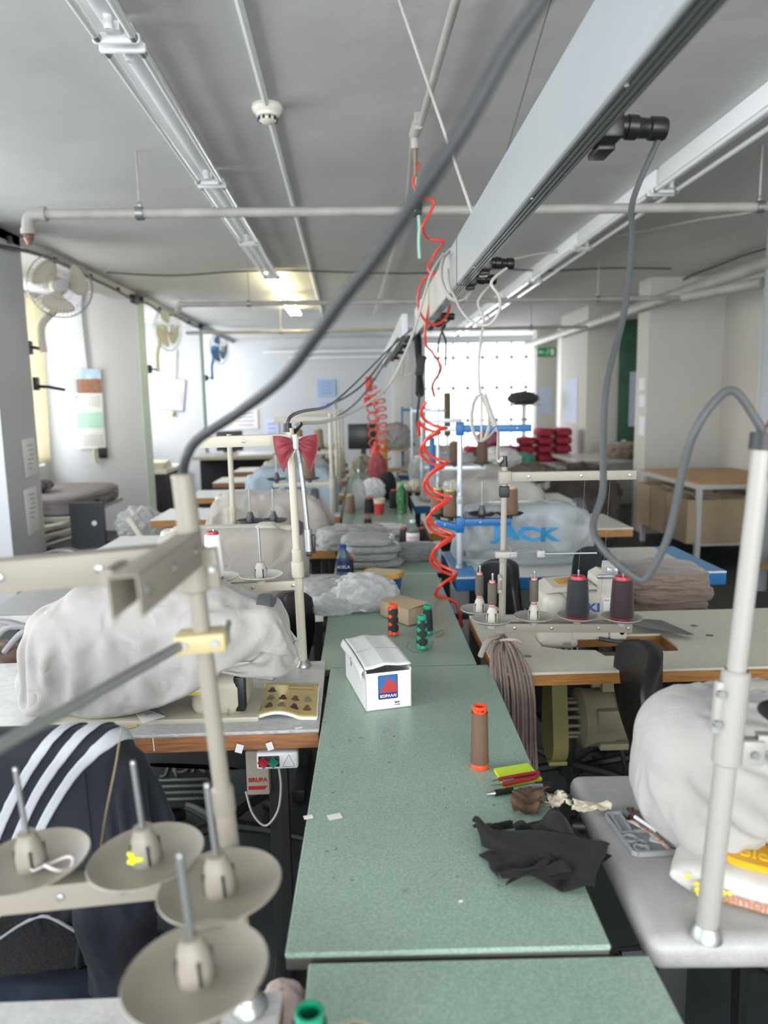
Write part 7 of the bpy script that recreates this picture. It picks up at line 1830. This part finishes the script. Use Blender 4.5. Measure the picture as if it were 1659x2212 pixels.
MB().box((.06, -.013, -.22), (.12, .004, .75)).build('taped_sheet', mat('notice_blue', '#c6d0e6', .7), t); MB().box((-.06, -.013, -.82), (.06, .004, .09)).build('white_tag', M_card, t)
for i, (py, l) in enumerate(((830, 'upper'), (866, 'middle'), (920, 'lower'))):
    p = XP(1388, py, 3.075); tag(MB().box((3.075, p.y + .02, p.z), (.006, .16, .13 + .08 * (i == 2))).build('notice', mat('notice_white', '#e8ebf0', .7)), 'white notice taped on the pier edge by the wooden table, %s one' % l, 'notice')
p = D(1565, 884, 7.9); tag(MB().box((RX - .003, 7.2, p.z), (.006, .5, .08)).build('yellow_tape', mat('tape_pale_yellow', '#d9c88a', .7)), 'pale yellow paper strip on the wall above the wooden table', 'paper')
# wooden table and boxes
M_leg = mat('white_leg', '#c9cac6', .5)
t = thing('storage_table', 'tan topped table with white steel legs by the wall', 'table', (3.3, 6.95, 0))
tx0, tx1, ty0, ty1, tz_ = 2.90 - 3.3, 3.84 - 3.3, 6.3 - 6.95, 7.62 - 6.95, .755
MB().box(((tx0 + tx1) / 2, (ty0 + ty1) / 2, tz_ - .008), (tx1 - tx0, ty1 - ty0, .016), .002).build('tabletop', M_tan, t)
MB().box(((tx0 + tx1) / 2, (ty0 + ty1) / 2, tz_ - .04), (tx1 - tx0 - .02, ty1 - ty0 - .02, .045), .002).build('apron', M_leg, t)
for x in (tx0 + .03, tx1 - .03):
    for y in (ty0 + .03, ty1 - .03): MB().box((x, y, (tz_ - .06) / 2), (.042, .042, tz_ - .06)).build('leg', M_leg, t)
MB().box(((tx0 + tx1) / 2, (ty0 + ty1) / 2, .20), (tx1 - tx0 - .05, ty1 - ty0 - .05, .02)).build('lower_shelf', M_leg, t)
def carton(label, x0, x1, y0, y1, z0, z1, stuff=0):
    t = thing('carton', label, 'box', ((x0 + x1) / 2, (y0 + y1) / 2, z0), 0, 'open cartons under the tan table'); w, d, h = x1 - x0, y1 - y0, z1 - z0
    k = MB(); k.box((0, 0, .003), (w, d, .006)); k.box((0, -d / 2, h / 2), (w, .006, h)).box((0, d / 2, h / 2), (w, .006, h)).box((-w / 2, 0, h / 2), (.006, d, h)).box((w / 2, 0, h / 2), (.006, d, h)); k.build('box_body', M_kraft, t)
    for i in range(stuff): MB().box((-w * .2 + i * w * .2, 0, h + .0), (w * .4, d * .4, .004), rot=Matrix.Rotation(.5 - .4 * i, 3, 'Y')).build('paper_filling', M_card, t)
    return t
carton('open tan carton of papers under the table, closest to the aisle corner', 2.84, 3.35, 6.34, 6.80, .212, .60, 2)
carton('open tan carton in the middle under the tan table', 2.84, 3.30, 6.84, 7.16, .212, .61, 1)
carton('tan carton at the pier end under the tan table', 2.84, 3.25, 7.20, 7.56, .212, .63)
carton('wide tan carton beside the heating riser under the tan table', 3.38, 3.82, 6.36, 7.0, .212, .62, 1)
# tables in the second bay
t = table('storage_table', 'white storage table beyond the pier, piled with brown fabric', 2.55, 3.75, 8.75, 9.9, .76, .04, M_whitet, M_greyp, 'table', mf=M_leg)
blob('brown_fabric', V(3.22, 9.0, .761), (.26, .3, .10), M_brf, None, 'brown fabric heap on the white storage table', 'fabric', amp=.2, seed=8)
blob('dark_garments', V(2.62, 8.75, .0), (.40, .34, .36), mat('dark_brown_heap', '#4e4541', .85, var=(5, '#8a7b74', .2)), None, 'large dark and brown garment heap on the floor by the pier', 'garments', amp=.22, seed=13)
tag(MB().box((2.2, 8.62, .35), (.05, .3, .7)).box((2.2, 8.62, .70), (.3, .34, .03)).build('small_stand', M_greyp), 'small grey stand between the piers', 'stand')
# stand with mint panels by the aisle
t = thing('mint_rack', 'mint green steel rack with a wooden shelf beside the heating riser', 'rack', (2.86, 4.5, 0)); M_mt = mat('mint_steel', '#93aca3', .45)
MB().box((-.15, .0, .42), (.06, .32, .84), .004).build('side_panel', M_mt, t); MB().box((.45, .3, .42), (.06, .32, .84), .004).build('side_panel', M_mt, t)
MB().box((.12, .15, .34), (.52, .6, .025)).build('shelf', M_tan, t); MB().box((.1, -.16, .38), (.035, .035, .76)).build('post', M_mt, t); MB().box((.12, .15, .83), (.62, .62, .025)).build('top_shelf', M_mt, t)
blob('dark_garment', V(3.05, 4.45, .846), (.22, .22, .10), mat('plum_dark', '#2b2230', .85), None, 'dark plum garment lying over the mint rack', 'garment', amp=.25, seed=3)
blob('brown_garment', V(2.98, 4.78, .846), (.20, .2, .13), M_brg, None, 'brown garment heap on the mint rack', 'garment', amp=.25, seed=9)
blob('white_cloth', V(2.74, 4.32, .846), (.09, .1, .07), MATS['white_rag'], None, 'crumpled white cloth on the mint rack', 'cloth', amp=.25, seed=5)
# ironing boards, red bundles by the window
for i, (px, py, Y, l) in enumerate(((1115, 1026, 8.06, 'white oval ironing board beyond the grey cloth cover, closer one'), (1105, 1005, 9.2, 'white oval ironing board beyond the grey cloth cover, farther one'))):
    p = D(px, py, Y); t = thing('ironing_board', l, 'ironing board', (p.x, Y, 0), 0, 'white ironing boards')
    bm = MB(); bm.prism([(.55 * math.cos(a), .20 * math.sin(a), p.z - .03) for a in np.linspace(0, 2 * math.pi, 40)[:-1]], (0, 0, .035)); bm.build('board', M_white, t)
    for s in (-1, 1): MB().tube([V(.3 * s, 0, p.z - .03), V(-.3 * s, 0, .02)], .014, 8).tube([V(-.3 * s, -.18, .015), V(-.3 * s, .18, .015)], .014, 8).build('leg', M_zinc, t)
random.seed(31); M_crim = mat('crimson_bundle', '#b03048', .7, var=(14, '#8f2438', .2)); n_ = 0
shelf = table('side_table', 'low table stacked with crimson bundles under the barred window', 1.45, 3.05, 10.2, 10.9, .62, .05, M_whitet, M_greyp, 'table')
names_r = ['lowest', 'second', 'third', 'topmost']
for c_ in range(6):
    for r_ in range(4 if c_ in (1, 4, 5) else (3 if c_ in (3,) else 2)):
        x = 1.56 + .255 * c_
        blob('crimson_bundle', V(x, 10.5, .622 + .118 * r_), (.118, .2, .058), M_crim, None, 'crimson packed bundle under the barred window, column %s from the benches, %s row' % ('one two three four five six'.split()[c_], names_r[r_]), 'bundle', 'crimson bundles under the barred window', amp=.06, seed=c_ * 4 + r_, ex=5, sub=3)
p = D(1130, 862, 11.5); blob('dark_hats', V(p.x, 11.5, p.z - .08), (.22, .15, .10), mat('felt_dark', '#4a4642', .85), None, 'dark cloth heap high up against the barred window', 'cloth', amp=.2, seed=2)
tag(MB().cyl((p.x, 11.5, .0), (p.x, 11.5, p.z - .09), .02).box((p.x, 11.5, p.z - .09), (.5, .3, .02)).build('tall_rack', M_greyp), 'tall thin rack holding the dark cloth heap against the window', 'rack')
p = D(966, 865, 10.6); tag(MB().box((p.x, 10.6, 1.3), (.10, .08, .62), .02).box((p.x, 10.6, .5), (.03, .03, 1.0)).box((p.x, 10.6, .01), (.24, .24, .02)).build('dress_form', mat('olive_brown', '#7b705a', .8)), 'narrow olive brown upright stand before the barred window', 'stand')
for (px, py), Y, z_, r_, c, l in (((1072, 990), 7.55, TZ + .001, (.24, .2, .12), '#e8e8e6', 'white sack on the far row near the ironing boards'), ((1125, 1000), 7.6, TZ + .001, (.14, .14, .09), '#5c9a82', 'green bundle beside the white sack'), ((1150, 1048), 6.45, TZ + .001, (.2, .18, .08), '#6b5c55', 'brown heap on the far ochre edged table'), ((1050, 955), 10.35, .87, (.14, .12, .10), '#d4879a', 'pink bundle before the crimson stack')):
    p = D(px, py, Y); blob('bundle', V(p.x, Y, z_), r_, mat('bundle_' + c.strip('#'), c, .85), None, l, 'bundle', amp=.2, seed=px % 7)
blob('dark_garments', V(2.05, 6.9, 0), (.35, .3, .42), mat('dark_heap', '#3b3836', .85, var=(5, '#5f5652', .2)), None, 'dark garment heap on the floor beyond the blue edged far table', 'garments', amp=.2, seed=4)
